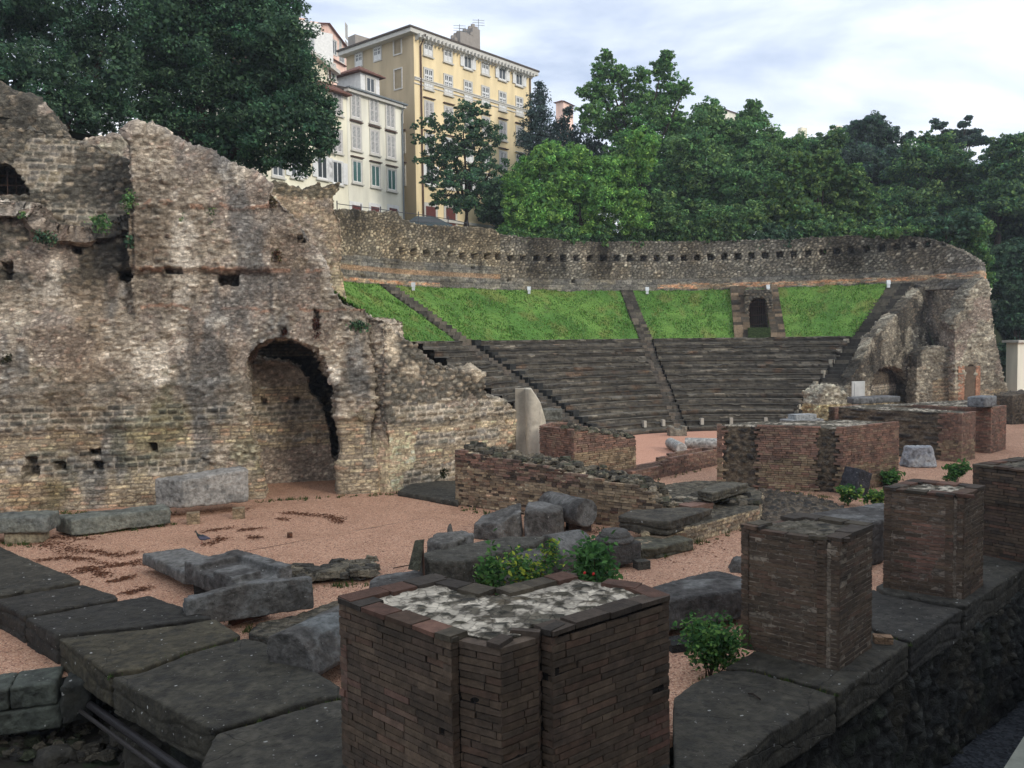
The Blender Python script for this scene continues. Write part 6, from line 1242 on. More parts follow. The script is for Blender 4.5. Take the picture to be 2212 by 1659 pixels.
def window(f, u, z, w, h, kind, parent, pane=None, hood=True, sill=True):
    """u centre, z bottom. kind: shut, louvre, open, plain, blind"""
    m = MB(); t = .12
    for a, b, c, d_ in ((u-w/2-t, u-w/2, z-.02, z+h+.02), (u+w/2, u+w/2+t, z-.02, z+h+.02), (u-w/2-t, u+w/2+t, z+h, z+h+t), (u-w/2-t, u+w/2+t, z-t, z)): f.box(m, a, b, .002, .09+.002*(c > z), c, d_)
    fr = m.build('window', M_TRIM if kind != 'open' else M_WHT, parent)
    if kind == 'blind': 
        m = MB(); f.box(m, u-w/2, u+w/2, .003, .012, z, z+h); m.build('blind_panel', M_YEL_SHADE, fr); return
    m = MB(); f.box(m, u-w/2, u+w/2, .004, .02, z, z+h); m.build('pane', pane or M_PANE, fr)
    if kind in ('open', 'plain'):
        m = MB()
        for a, b in ((u-w/2, u-w/2+.06), (u-.035, u+.035), (u+w/2-.06, u+w/2)): f.box(m, a, b, .02, .055, z, z+h)
        for c in (z, z+h-.06): f.box(m, u-w/2, u+w/2, .021, .05, c, c+.06)
        m.build('sash', M_WHT, fr)
    if kind == 'shut' or kind == 'louvre':
        for sg in (-1, 1):
            m = MB(); a, b = (u-w/2, u-.012) if sg < 0 else (u+.012, u+w/2)
            f.box(m, a, a+.06, .03, .075, z, z+h); f.box(m, b-.06, b, .03, .075, z, z+h)
            for c in (z, z+h*.48, z+h-.07): f.box(m, a+.06, b-.06, .031, .073, c, c+.07)
            n = int(h/.11)
            for i in range(n):
                c = z+.07+i*(h-.12)/n
                if kind == 'louvre': m.hexa([f.o+f.X*(a+.06)+f.N*.03+f.Z*(c+.05), f.o+f.X*(b-.06)+f.N*.03+f.Z*(c+.05), f.o+f.X*(b-.06)+f.N*.065+f.Z*c, f.o+f.X*(a+.06)+f.N*.065+f.Z*c, f.o+f.X*(a+.06)+f.N*.03+f.Z*(c+.07), f.o+f.X*(b-.06)+f.N*.03+f.Z*(c+.07), f.o+f.X*(b-.06)+f.N*.07+f.Z*(c+.02), f.o+f.X*(a+.06)+f.N*.07+f.Z*(c+.02)], (.5,)*3)
            if kind == 'shut':
                f.box(m, a+.06, b-.06, .03, .055, z+.07, z+h*.30); f.box(m, a+.06, b-.06, .03, .055, z+h*.62, z+h*.72)
                f.box(m, (a+b)/2-.03, (a+b)/2+.03, .031, .06, z+.1, z+h-.1)
            m.build('shutter', M_WHT if kind == 'shut' else M_LOUV, fr)
    if kind == 'open':
        for sg in (-1, 1):
            m = MB(); a, b = (u-w/2-t-w*.46, u-w/2-t*.7) if sg < 0 else (u+w/2+t*.7, u+w/2+t+w*.46); f.box(m, a, b, .095, .13, z, z+h); f.box(m, a+.1, b-.1, .131, .137, z+.15, z+h*.45); f.box(m, a+.1, b-.1, .131, .137, z+h*.55, z+h-.15); m.build('shutter', M_WHT, fr)
    if hood: m = MB(); f.box(m, u-w/2-.22, u+w/2+.22, .0, .22, z+h+.30, z+h+.38); m.build('hood', M_PIPE if kind != 'shut' else M_TRIM, fr)
    if sill: m = MB(); f.box(m, u-w/2-.2, u+w/2+.2, .0, .2, z-.24, z-.13); m.build('sill', M_TRIM, fr)
def solid(mb, pts, z0, z1, col=(.5, .5, .5)):
    n = len(pts); v = [(p[0], p[1], z0) for p in pts]+[(p[0], p[1], z1) for p in pts]; mb.add(v, [tuple(range(n))[::-1], tuple(range(n, 2*n))]+[(i, (i+1) % n, n+(i+1) % n, n+i) for i in range(n)], col)
def yellow_house():
    C0 = at(893, 62, 80.0); cn = Vector((C0.x, C0.y)); zt = C0.z
    def along(px, py):   # point on the ray column px whose height is zt
        r = ray(px, py); t = (zt-CAMZ)/r.z; return Vector((r.x*t, r.y*t))
    R1 = along(1147, 152); L1 = along(748, 112); dR = (R1-cn); dL = (L1-cn); zb = 13.0
    e = empty('apartment_house', (cn.x, cn.y, zb), 'tall yellow apartment house with white shuttered windows and a bracketed eave', 'apartment house', 'houses above the theatre'); bpy.context.view_layer.update()
    pts = ccw([tuple(L1), tuple(cn), tuple(R1), tuple(R1+dL)]); m = MB(); solid(m, pts, zb, zt-.5); w = m.build('wall', M_YEL, e)
    # roof with overhang
    def off(k, ov): cc = sum((Vector(p) for p in pts), Vector((0, 0)))/4; return [tuple(Vector(p)+(Vector(p)-cc).normalized()*ov) for p in pts]
    m = MB(); solid(m, off(0, .85), zt-.5, zt-.12); m.build('eave', M_TRIM, e)
    m = MB(); q = off(0, 1.0); cc = sum((Vector(p) for p in pts), Vector((0, 0)))/4
    v = [(p[0], p[1], zt-.12) for p in q]+[(p[0], p[1], zt+.05) for p in q]+[(cc.x+(p[0]-cc.x)*.25, cc.y+(p[1]-cc.y)*.25, zt+1.3) for p in q]
    m.add(v, [(3,2,1,0)]+[(i, (i+1) % 4, 4+(i+1) % 4, 4+i) for i in range(4)]+[(4+i, 4+(i+1) % 4, 8+(i+1) % 4, 8+i) for i in range(4)]+[(8,9,10,11)], A(84,76,70)); rf = m.build('roof', M_TILE, e)
    FR, FL = Fac(cn, R1), Fac(L1, cn)
    m = MB(); FL.box(m, .01, FL.L-.01, -.05, .012, zb, zt-.52); m.build('side_wall', M_YEL_SHADE, e)  # darker copy of the yellow render: this side's shade is put into the colour
    n = 30
    for F, nn in ((FR, 34),):
        for i in range(nn): m = MB(); u = F.L*(i+.5)/nn; F.box(m, u-.09, u+.09, .0, .72, zt-.86, zt-.5); F.box(m, u-.09, u+.09, .0, .35, zt-1.0, zt-.86); m.build('bracket', M_TRIM, e)
    m = MB(); FR.box(m, 0, FR.L, .01, .10, zt-4.6, zt-4.42); FR.box(m, 0, FR.L, .01, .16, zt-4.42, zt-4.32); FR.box(m, 0, FR.L, .01, .08, zt-4.95, zt-4.85); m.build('string_course', M_TRIM, e)
    m = MB(); FR.box(m, 0, FR.L, .01, .18, zt-17.3, zt-17.05); FR.box(m, 0, FR.L, .01, .10, zt-17.7, zt-17.55); m.build('string_course', M_TRIM, e)
    P = lambda x, y: (x*.28+619.5*1.0, y*.28)    # second zoom -> picture
    us = [FR.uz(*P(x, y))[0] for x, y in [(1087,370),(1240,420),(1394,475),(1528,525),(1660,580),(1790,620)]]
    z1 = FR.uz(*P(1087,425))[1]; z2 = FR.uz(*P(1093,683))[1]; pitch = 3.15; hh, ww = 1.75, 1.0
    rows = [(z1, ['shut','shut','open','shut','open','open'], 0), (z2, ['shut']*6, 1), (z2-(z1-z2)*.98, ['louvre']*6, 1), (z2-(z1-z2)*1.96, ['louvre','open','shut','shut','louvre','shut'], 1), (z2-(z1-z2)*2.9, ['open','shut','open','shut','shut','shut'], 1)]
    for z, ks, hd in rows:
        for u, k in zip(us, ks): window(FR, u, z, ww, hh, k, e, hood=False if not hd else (z < z2-.5), sill=True)
    for z, kk in [(FL.uz(*P(858,415))[1], ['shut','shut','blind']), (FL.uz(*P(858,685))[1], [None,None,'blind']), (FL.uz(*P(890,945))[1], [None,None,'blind'])]:
        for x, y, k in zip((560,703,858), (530,480,415), kk):
            if k: window(FL, FL.uz(*P(x, y))[0], z-.0+ (.0), .95, 1.75, k, e, hood=True, sill=False)
    # side windows low on the shaded side wall
    for (x, y) in [(890,1180),(893,1430)]: window(FL, FL.uz(*P(x, y))[0], FL.uz(*P(x, y))[1], .8, 1.7, 'louvre', e, hood=True, sill=False)
    # ground floor arches
    for x, y, k in [(1108,1640,0),(1262,1650,0)]:
        u, z = FR.uz(*P(x, y)); m = MB(); FR.box(m, u-.9, u+.9, .005, .06, z-1.5, z+.9); fr = m.build('doorway', M_TRIM, e); m = MB(); FR.box(m, u-.62, u+.62, .06, .09, z-1.5, z+.55); m.build('door', M_DOOR, fr)
    m = MB(); a = FR.o+FR.X*.75+FR.N*.12; m.tube([a+FR.N*.7+Vector((0, 0, zt-.5)), a+Vector((0, 0, zt-1.4)), a+Vector((0, 0, 16.2)), a+FR.X*.5+Vector((0, 0, 15.0))], .085, 8); m.build('downpipe', M_PIPE, e)
    m = MB(); a = FR.o+FR.X*(FR.L-.3)+FR.N*.12; m.tube([a+Vector((0, 0, zt-.5)), a+Vector((0, 0, 16.2))], .07, 8); m.build('downpipe', M_PIPE, e)
    # chimneys and aerials
    for x, y, Y, w_, h_, d_ in [(1004,100,86,2.1,1.1,1.0),(1022,102,87,1.0,1.7,1.0),(984,98,85.5,.9,.6,.8)]:
        p = at(x, y, Y); m = MB(); m.box((p.x, p.y, p.z-1.2), w_, d_, h_+1.2, .8); 
        for i in range(3): m.box((p.x+(i-1)*w_*.3, p.y+(i-1)*.1, p.z+h_-.05), .3, .3, .35+.25*(i % 2), .5)
        m.build('chimney', M_CHIM, rf)
    for x, y, Y, h_ in [(993,84,85,2.4),(1034,80,88,2.8),(1005,82,85.6,2.0),(858,82,83,1.6)]:
        p = at(x, y, Y); m = MB(); m.tube([p+Vector((0, 0, -1.5)), p+Vector((0, 0, h_-1))], .03, 5); [m.tube([p+Vector((-.6, 0, h_-1.1-k*.25)), p+Vector((.6, .2, h_-1.1-k*.25))], .02, 4) for k in range(3)]; m.build('aerial', M_PIPEG, rf)
    p = at(772, 92, 85); m = MB(); m.box((p.x, p.y+1, p.z-.6), 1.8, 1.2, 1.4, .8); m.build('chimney', M_CHIM, rf)
yellow_house()
def cream_house():
    Rr = at(868, 224, 78.0); zt = Rr.z; r = ray(748, 186); t = (zt-CAMZ)/r.z; Lp = Vector((r.x*t, r.y*t)); Rp = Vector((Rr.x, Rr.y)); zb = 12.5; F = Fac(Lp, Rp); bk = F.n*9
    e = empty('apartment_house', (Lp.x, Lp.y, zb), 'narrow cream house with three columns of windows and a white roof dormer', 'apartment house', 'houses above the theatre'); bpy.context.view_layer.update()
    pts = ccw([tuple(Lp), tuple(Rp), tuple(Rp+bk), tuple(Lp+bk)]); m = MB(); solid(m, pts, zb, zt-.3); m.build('wall', M_CRM, e)
    m = MB(); F.box(m, -.1, F.L+.2, -.2, .35, zt-.45, zt-.2); m.build('cornice', M_TRIM, e); m = MB(); F.box(m, -.1, F.L+.3, .0, .5, zt-.2, zt-.06); m.build('gutter', M_PIPEG, e)
    m = MB(); m.add([F.o+F.X*-.1+F.N*.3+F.Z*(zt-.19), F.o+F.X*(F.L+.2)+F.N*.3+F.Z*(zt-.19), F.o+F.X*(F.L+.2)-F.N*5+F.Z*(zt+1.5), F.o+F.X*-.1-F.N*5+F.Z*(zt+1.5), F.o+F.X*-.1+F.N*.3+F.Z*(zt-.25), F.o+F.X*(F.L+.2)+F.N*.3+F.Z*(zt-.25), F.o+F.X*(F.L+.2)-F.N*9+F.Z*(zt-.25), F.o+F.X*-.1-F.N*9+F.Z*(zt-.25)], [(0,1,2,3),(7,6,5,4),(0,4,5,1),(1,5,6,2),(2,6,7,3),(3,7,4,0)], A(96,90,84)); rf = m.build('roof', M_TILE, e)
    P = lambda x, y: (x*.28+619.5, y*.28)
    cols = [(530, 905), (672, 945), (797, 985)]
    for row, (ys, k) in enumerate([((908, 945, 985), 'louvre'), ((1152, 1185, 1218), 'louvre'), ((1405, 1437, 1465), 'plain')]):
        for (x, _), y in zip(cols, ys):
            u, z = F.uz(*P(x+row*6, y)); window(F, u, z, 1.0, 1.95 if k == 'louvre' else 1.75, k, e, pane=M_PANEG)
    for x, y in [(535,1640),(680,1650),(820,1660)]:
        u, z = F.uz(*P(x, y)); m = MB(); F.box(m, u-.75, u+.75, .005, .05, z-2.2, z+.9); fr = m.build('doorway', M_WHT, e); m = MB(); F.box(m, u-.5, u+.5, .05, .07, z-2.2, z+.6); m.build('door', M_DOOR, fr)
    m = MB(); a = F.o+F.X*(F.L-.12)+F.N*.12; m.tube([a+F.N*.25+Vector((0, 0, zt-.2)), a+Vector((0, 0, zt-1)), a+Vector((0, 0, 15.2)), a-F.X*.4+Vector((0, 0, 14.4))], .07, 8); m.build('downpipe', M_PIPEG, e)
    # dormer
    u0, z0 = F.uz(*P(590, 700)); u1, _ = F.uz(*P(735, 700)); m = MB(); F.box(m, u0, u1, -3.2, -.3, zt-.3, zt+1.75); m.build('dormer', M_WHT, e)
    m = MB(); c = (u0+u1)/2; O = lambda u, d_, z: F.o+F.X*u+F.N*d_+F.Z*z
    m.add([O(u0-.5, .1, zt+1.7), O(u1+.4, .1, zt+1.7), O(u1+.4, -3.6, zt+1.7), O(u0-.5, -3.6, zt+1.7), O(c, -1.6, zt+2.75), O(u0-.5, .1, zt+1.8), O(u1+.4, .1, zt+1.8), O(u1+.4, -3.6, zt+1.8), O(u0-.5, -3.6, zt+1.8)], [(3,2,1,0),(0,1,6,5),(1,2,7,6),(2,3,8,7),(3,0,5,8),(5,6,4),(6,7,4),(7,8,4),(8,5,4)], A(104,74,64,1.1)); m.build('dormer_roof', M_TILE, rf)
    G = Fac(F.P0+F.d*0+F.n*.3, F.P0+F.d*F.L+F.n*.3); window(G, (u0+u1)/2, zt+.25, .95, 1.2, 'plain', e, hood=False, sill=False)
    # neighbour to the left with tiled gable
    L2 = Lp-F.d*9.5; F2 = Fac(L2, Lp-F.d*.02); zt2 = at(712, 208, 72).z
    e = empty('apartment_house', (L2.x, L2.y, zb), 'pale yellow gabled house partly hidden by the big dark tree', 'apartment house', 'houses above the theatre'); bpy.context.view_layer.update()
    zt2 = F2.uz(747, 206)[1]; m = MB(); solid(m, ccw([tuple(L2), tuple(Lp-F.d*.02), tuple(Lp-F.d*.02+bk), tuple(L2+bk)]), zb, zt2); m.build('wall', M_CRM2, e)
    m = MB(); O = lambda u, d_, z: F2.o+F2.X*u+F2.N*d_+F2.Z*z
    m.add([O(-.2, .6, zt2), O(F2.L+.1, .6, zt2), O(F2.L+.1, -2.6, zt2+1.7), O(-.2, -2.6, zt2+1.7), O(-.2, .6, zt2-.12), O(F2.L+.1, .6, zt2-.12), O(F2.L+.1, -2.6, zt2-.12), O(-.2, -2.6, zt2-.12)], [(0,1,2,3),(7,6,5,4),(0,4,5,1),(1,5,6,2),(2,6,7,3),(3,7,4,0)], A(104,74,64,1.1)); rf = m.build('roof', M_TILE, e)
    # upper gable block
    gu0, gu1 = F2.uz(673, 150)[0], F2.uz(742, 150)[0]; gz0 = zt2+.9; gt = F2.uz(735, 130)[1]; gc = F2.uz(706, 105); m = MB()
    m.add([O(gu0-3, -1.6, gz0-1), O(gu1, -1.6, gz0-1), O(gu1, -7, gz0-1), O(gu0-3, -7, gz0-1), O(gu0-3, -1.6, gt-.2), O(gu1, -1.6, gt-.2), O(gu1, -7, gt-.2), O(gu0-3, -7, gt-.2), O((gu0-3+gu1)/2+.8, -1.6, gc[1]-.3), O((gu0-3+gu1)/2+.8, -7, gc[1]-.3)], [(3,2,1,0),(0,1,5,8,4),(1,2,6,5),(2,3,7,9,6),(3,0,4,7)], (.5,)*3); m.build('gable', M_CRM2, e)
    m = MB(); k = (gu0-3+gu1)/2+.8
    for s, (a, za) in enumerate(((gu1+.6, gt-.45), (gu0-3.6, gt-.45))): 
        m.add([O(a, -1.0, za), O(k, -1.0, gc[1]-.05), O(k, -7.2, gc[1]-.05), O(a, -7.2, za), O(a, -1.0, za-.3), O(k, -1.0, gc[1]-.35), O(k, -7.2, gc[1]-.35), O(a, -7.2, za-.3)], [(0,1,2,3),(7,6,5,4),(0,4,5,1),(1,5,6,2),(2,6,7,3),(3,7,4,0)], A(206,198,180))
    m.build('gable_roof', M_TRIM, rf)
    G = Fac(F2.P0+F2.n*1.6, F2.P0+F2.d*F2.L+F2.n*1.6); u, z = G.uz(716, 168); window(G, u, z-.1, .75, 1.25, 'plain', e, hood=False)
    m = MB(); a = O(gu1-.15, -1.45, gt-.4); m.tube([a, Vector((a.x, a.y, zt2+1.2))], .07, 8); m.build('downpipe', M_PIPE, e)
    for x, y, k in [(728,328,'louvre'),(729,396,'open'),(728,246,'louvre'),(696,315,'louvre'),(696,385,'open'),(600,380,'plain'),(640,382,'open')]:
        u, z = F2.uz(x, y); window(F2, u, z, 1.0, 1.75, k, e, hood=False)
cream_house()
def far_houses():
    # pink houses behind
    def blockh(name, label, x0, x1, ytop, Y0, Y1, zb, mat, wins, gabled=None, group='houses above the theatre', dpt=8, rh=1.2):
        a = at(x0, ytop, Y0); zt = a.z; b = at(x1, ytop, Y1); F = Fac((a.x, a.y), (b.x, b.y)); e = empty(name, (a.x, a.y, zb), label, 'house', group); bpy.context.view_layer.update(); m = MB(); p0, p1 = F.P0, F.P0+F.d*F.L
        solid(m, ccw([tuple(p0), tuple(p1), tuple(p1+F.n*dpt), tuple(p0+F.n*dpt)]), zb, zt); m.build('wall', mat, e)
        m = MB(); O = lambda u, d_, z: F.o+F.X*u+F.N*d_+F.Z*z; ov = .4
        m.add([O(-ov, ov, zt+.0), O(F.L+ov, ov, zt+.0), O(F.L+ov, -dpt-ov, zt), O(-ov, -dpt-ov, zt), O(F.L*.2, -dpt*.5, zt+rh), O(F.L*.8, -dpt*.5, zt+rh)], [(3,2,1,0),(0,1,5,4),(1,2,5),(2,3,4,5),(3,0,4)], A(128,92,80,1.0)); rf = m.build('roof', M_TILE, e)
        for x, y, w, h, k in wins: u, z = F.uz(x, y); window(F, u, z, w, h, k, e, hood=False, sill=False)
        return F, e, rf, zt
    F, e, rf, zt = blockh('house', 'pink house with a flat-topped upper block left of the yellow house', 708, 750, 52, 112, 122, 12, M_PINK, [(748,82,1,1.8,'plain'),(735,118,1,1.8,'plain'),(748,120,1,1.8,'plain')])
    F, e, rf, zt = blockh('house', 'pale pink house with dormers seen past the edge of the big dark tree', 640, 742, 84, 100, 110, 12, M_PINK, [(722,118,1,1.7,'plain'),(738,135,1,1.7,'plain')])
    m = MB(); p = at(690, 92, 99); m.box((p.x, p.y, p.z-2.6), 2.2, 2.5, 3.4, .6); m.build('dormer', M_WHT, e); p = at(663, 78, 99); m = MB(); m.box((p.x, p.y, p.z-3), 2.4, 2.5, 4.2, .6); m.build('dormer', M_WHT, e)
    for x, y in ((650, 52), (678, 60)): p = at(x, y, 103); m = MB(); m.box((p.x, p.y, p.z-2), .9, .7, 2.6, .4); m.build('chimney', M_PINK, rf)
    F, e, rf, zt = blockh('house', 'cream house with a red roof rising over the trees on the right', 1728, 1826, 309, 150, 158, 22, M_CRM2, [(1770,330,1.2,1.8,'plain')], dpt=5)
    for x, y in ((1733, 294), (1809, 290)): p = at(x, y, 153); m = MB(); m.box((p.x, p.y, p.z-3), 1.3, 1.0, 4.4, .4); m.build('chimney', M_CRM2, rf)
    blockh('house', 'tiny pale house top with a small roof above the dark tree', 1217, 1238, 219, 150, 153, 12, M_PINK, [], dpt=1.5, rh=.5)
    blockh('house', 'far house showing only its brown eave between the trees', 1562, 1590, 236, 150, 153, 12, M_CRM, [], dpt=1.5, rh=.3)
    # small cream building at the right edge
    a = at(2199, 740, 66); b = at(2330, 740, 67.5); F = Fac((a.x, a.y), (b.x, b.y)); e = empty('small_building', (a.x, a.y, -1), 'small cream building with a flat eave at the right edge', 'building'); bpy.context.view_layer.update()
    m = MB(); solid(m, ccw([tuple(F.P0), tuple(F.P0+F.d*F.L), tuple(F.P0+F.d*F.L+F.n*1.1), tuple(F.P0+F.n*1.1)]), -1.5, a.z); m.build('wall', M_CRM, e); m = MB(); F.box(m, -.25, F.L+.3, -1.3, .3, a.z, a.z+.18); m.build('roof', M_TRIM, e)
    for i, (x, Yh, wd, ht, mt) in enumerate([(120, 78, 14, 26, M_CRM2), (330, 84, 14, 25, M_CRM)]):
        a = at(x-60, 200, Yh); F = Fac((a.x, a.y), (a.x+wd, a.y+3)); e = empty('apartment_house', (a.x, a.y, 9), ['pale yellow house glimpsed through the conifer at the far left','cream house glimpsed behind the trunk of the big dark tree'][i], 'apartment house', 'houses above the theatre'); bpy.context.view_layer.update(); m = MB()
        solid(m, ccw([tuple(F.P0), tuple(F.P0+F.d*F.L), tuple(F.P0+F.d*F.L+F.n*8), tuple(F.P0+F.n*8)]), 8, 8+ht*.62); m.build('wall', mt, e)
        for u in (2.5, 6, 9.5):
            for z in (12, 15.4, 18.6): window(F, u, z, 1, 1.7, 'louvre', e, hood=False)
far_houses()
def street():
    # unseen buildings added behind the camera to shade the foreground
    for i, (x, w, h) in enumerate([(-34, 26, 12), (-7, 24, 13), (18, 26, 12), (45, 28, 13)]):
        c = E1*(x)+E2*(-13); F = Fac(E1*(x+w)-E2*9, E1*x-E2*9); e = empty('street_building', (c.x, c.y, -1), ['plain grey street building far left behind the viewer','taller grey street building directly behind the viewer','plain grey street building right behind the viewer','grey street building farthest right behind the viewer'][i], 'building', 'buildings across the street'); bpy.context.view_layer.update()
        m = MB(); m.obox(Vector((0, 0, 0)), Vector((*E1, 0)), Vector((*E2, 0)), Vector((0, 0, 1)), x, x+w, -24, -12, -2.3, h); m.build('wall', M_SHADE_BLDG, e)
        m = MB(); m.obox(Vector((0, 0, 0)), Vector((*E1, 0)), Vector((*E2, 0)), Vector((0, 0, 1)), x-.3, x+w+.3, -24.3, -11.5, h, h+.4); m.build('cornice', M_SHADE_BLDG, e)
        FF = Fac(E1*(x+w)-E2*12, E1*x-E2*12)
        for fl in range(3):
            for k in range(5): u = (k+.6)*w/5.2; z = 3.5+fl*3.3; m = MB(); FF.box(m, u-.6, u+.6, .0, .06, z, z+1.8); m.build('window', M_PANE, e)
M_SHADE_BLDG = plain('grey_render', (.16, .155, .15), rough=.9, namp=.1)
street()
def fence_car():
    # railing along the crest of the curved wall
    Mr = plain('dark_railing', (.05, .05, .055), rough=.5); R0 = RW+1.6; ths = [oncyl(x, 440, R0)[0] for x in (735, 782, 830, 872, 915, 968, 1020)]; zz = [at(x, y, 60).z for x, y in [(735,445),(782,449),(830,455),(872,462),(915,468),(968,475),(1020,480)]]
    P = []
    for (x, y) in [(728,440),(780,447),(822,452),(858,458),(904,463),(968,473),(1010,482)]:
        th, z = oncyl(x, y, R0); P.append(Vector((TC.x+R0*math.cos(th), TC.y+R0*math.sin(th), z)))
    e = empty('railing', P[0]-Vector((0, 0, 1)), 'thin dark street railing above the curved wall before the houses', 'railing'); bpy.context.view_layer.update()
    m = MB(); m.tube(P, .028, 6); m.tube([p-Vector((0, 0, .55)) for p in P], .02, 6); m.build('rails', Mr, e)
    for i, p in enumerate(P):
        m = MB(); m.tube([p-Vector((0, 0, 1.25)), p+Vector((0, 0, .12))], .04, 6); m.tube([p+Vector((0, 0, .1)), p+Vector((0, 0, .22))], .06, 6, r2=.01); m.build('post', Mr, e)
    # parked car
    c = at(915, 505, 66); z = at(915, 512, 66).z; X = Vector((.97, .24, 0)); Y = Vector((-.24, .97, 0)); Z = Vector((0, 0, 1)); o = Vector((c.x, c.y, z))
    e = empty('parked_car', o, 'dark green parked car half hidden behind the crest of the curved wall', 'car'); bpy.context.view_layer.update()
    Mc = plain('car_paint', (.035, .06, .065), rough=.25, spec=.6); side = [(-2.1,.30),(-2.15,.75),(-2.05,.92),(-1.35,1.0),(-.75,1.42),(.35,1.46),(1.0,1.36),(1.75,.98),(2.1,.90),(2.15,.40),(2.05,.28)]
    def loft(side, ys, nm, mat):
        m = MB(); n = len(side); v = [o+X*x+Y*y+Z*zz_ for y in ys for x, zz_ in side]; k = len(ys); f = [tuple(range(n))[::-1], tuple((k-1)*n+i for i in range(n))]+[(j*n+i, j*n+(i+1) % n, (j+1)*n+(i+1) % n, (j+1)*n+i) for j in range(k-1) for i in range(n)]; m.add(v, f, (.1, .1, .1)); return m.build(nm, mat, e)
    loft(side, [-.82, .82], 'body', Mc); loft([(-1.2,1.02),(-.70,1.37),(.33,1.41),(.95,1.32),(1.5,1.02)], [-.835, .835], 'window', M_PANE)
    for x in (-1.3, 1.35):
        for y in (-.80, .80): m = MB(); m.tube([o+X*x+Y*(y-.1)+Z*.32, o+X*x+Y*(y+.1)+Z*.32], .32, 16, (.03, .03, .03)); m.build('wheel', Mr, e)
fence_car()
# ------------------------------------------------------------------ foliage
def leaves(name, lobes, n_per, size, cols, parent=None, seed=0, clump=.34, droop=0.0, aspect=1.8, spread=.12, flat=.35, mat=None, inner=True, asp=None):
    """lobes: (x,y,z,rx,ry,rz). leaf-sized faces gathered in clumps spread through each lobe"""
    g = np.random.default_rng(seed+900); V = []; C = []
    for li, (x, y, z, rx, ry, rz) in enumerate(lobes):
        r = (rx*ry*rz)**(1/3.); nc = int(26+r*9); d = g.normal(size=(nc, 3)); d /= np.linalg.norm(d, axis=1)[:, None]; rad = g.uniform(.25, 1.02, nc)**.55
        cc = np.array([x, y, z])+d*rad[:, None]*np.array([rx, ry, rz]); cr = r*clump*g.uniform(.55, 1.15, nc); cb = g.uniform(.70, 1.30, nc); chue = g.uniform(-1, 1, nc)
        n = max(40, int(n_per*r*r)); k = g.integers(0, nc, n); dd = g.normal(size=(n, 3)); dd /= np.linalg.norm(dd, axis=1)[:, None]; rr = g.uniform(.2, 1, n)**.45
        p = cc[k]+dd*(rr*cr[k])[:, None]*np.array([1, 1, .62]); p[:, 2] -= droop*g.random(n)
        nrm = dd*.7+np.array([0, 0, .55])+g.normal(size=(n, 3))*.55; nrm /= np.linalg.norm(nrm, axis=1)[:, None]
        t = np.cross(nrm, g.normal(size=(n, 3))); t /= np.linalg.norm(t, axis=1)[:, None]
        if droop: t = t+np.array([0, 0, -.8]); t -= nrm*(t*nrm).sum(1)[:, None]; t /= np.linalg.norm(t, axis=1)[:, None]
        b = np.cross(nrm, t); s = size*g.uniform(.55, 1.35, n)[:, None]; w = s/aspect
        q = np.stack([p-t*s, p+b*w+nrm*w*.25, p+t*s, p-b*w+nrm*w*.25], 1); V.append(q.reshape(-1, 3))
        ci = np.array(cols)[g.integers(0, len(cols), n)]*(cb[k]*g.uniform(.75, 1.25, n))[:, None]; ci[:, 0] *= 1+.18*chue[k]; C.append(np.repeat(ci, 4, 0))
        if inner:   # larger leaves deep inside the crown
            n2 = n//6; d2 = g.normal(size=(n2, 3)); d2 /= np.linalg.norm(d2, axis=1)[:, None]; p = np.array([x, y, z])+d2*(g.random(n2)**.5*.72)[:, None]*np.array([rx, ry, rz]); nr = g.normal(size=(n2, 3)); nr /= np.linalg.norm(nr, axis=1)[:, None]; t = np.cross(nr, g.normal(size=(n2, 3))); t /= np.linalg.norm(t, axis=1)[:, None]; b = np.cross(nr, t); s = size*1.7; V.append(np.stack([p-t*s, p+b*s*.7, p+t*s, p-b*s*.7], 1).reshape(-1, 3)); C.append(np.repeat(np.array(cols)[g.integers(0, len(cols), n2)]*.8, 4, 0))
    V = np.concatenate(V); C = np.concatenate(C); return finish(name, arr_mesh(name, V, np.arange(len(V)).reshape(-1, 4), C), mat or M_LEAF, parent)
def trunk_mesh(base, tops, r, parent, col=A(54,46,40), name='trunk', seed=0):
    m = MB(); rr = random.Random(seed); base = Vector(base); c = sum((Vector(t) for t in tops), Vector((0, 0, 0)))/len(tops); fork = base.lerp(Vector((c.x, c.y, c.z)), .45); fork = Vector((base.x+(fork.x-base.x)*.4, base.y+(fork.y-base.y)*.4, fork.z))
    m.tube([base-Vector((0, 0, .3)), base.lerp(fork, .5)+Vector((rr.uniform(-.15, .15), 0, 0)), fork], r, 9, col, r2=r*.7)
    for t in tops:
        t = Vector(t); mid = fork.lerp(t, .5)+Vector((rr.uniform(-.4, .4), rr.uniform(-.4, .4), .4)); m.tube([fork-Vector((0, 0, .3)), mid, t], r*.5, 6, col, r2=r*.12)
        for _ in range(2): q = mid.lerp(t, rr.uniform(0, .6)); m.tube([q, q+Vector((rr.uniform(-1.4, 1.4), rr.uniform(-1, 1), rr.uniform(.3, 1.4)))], r*.16, 4, col, r2=r*.04)
    return m.build(name, M_BARK, parent)
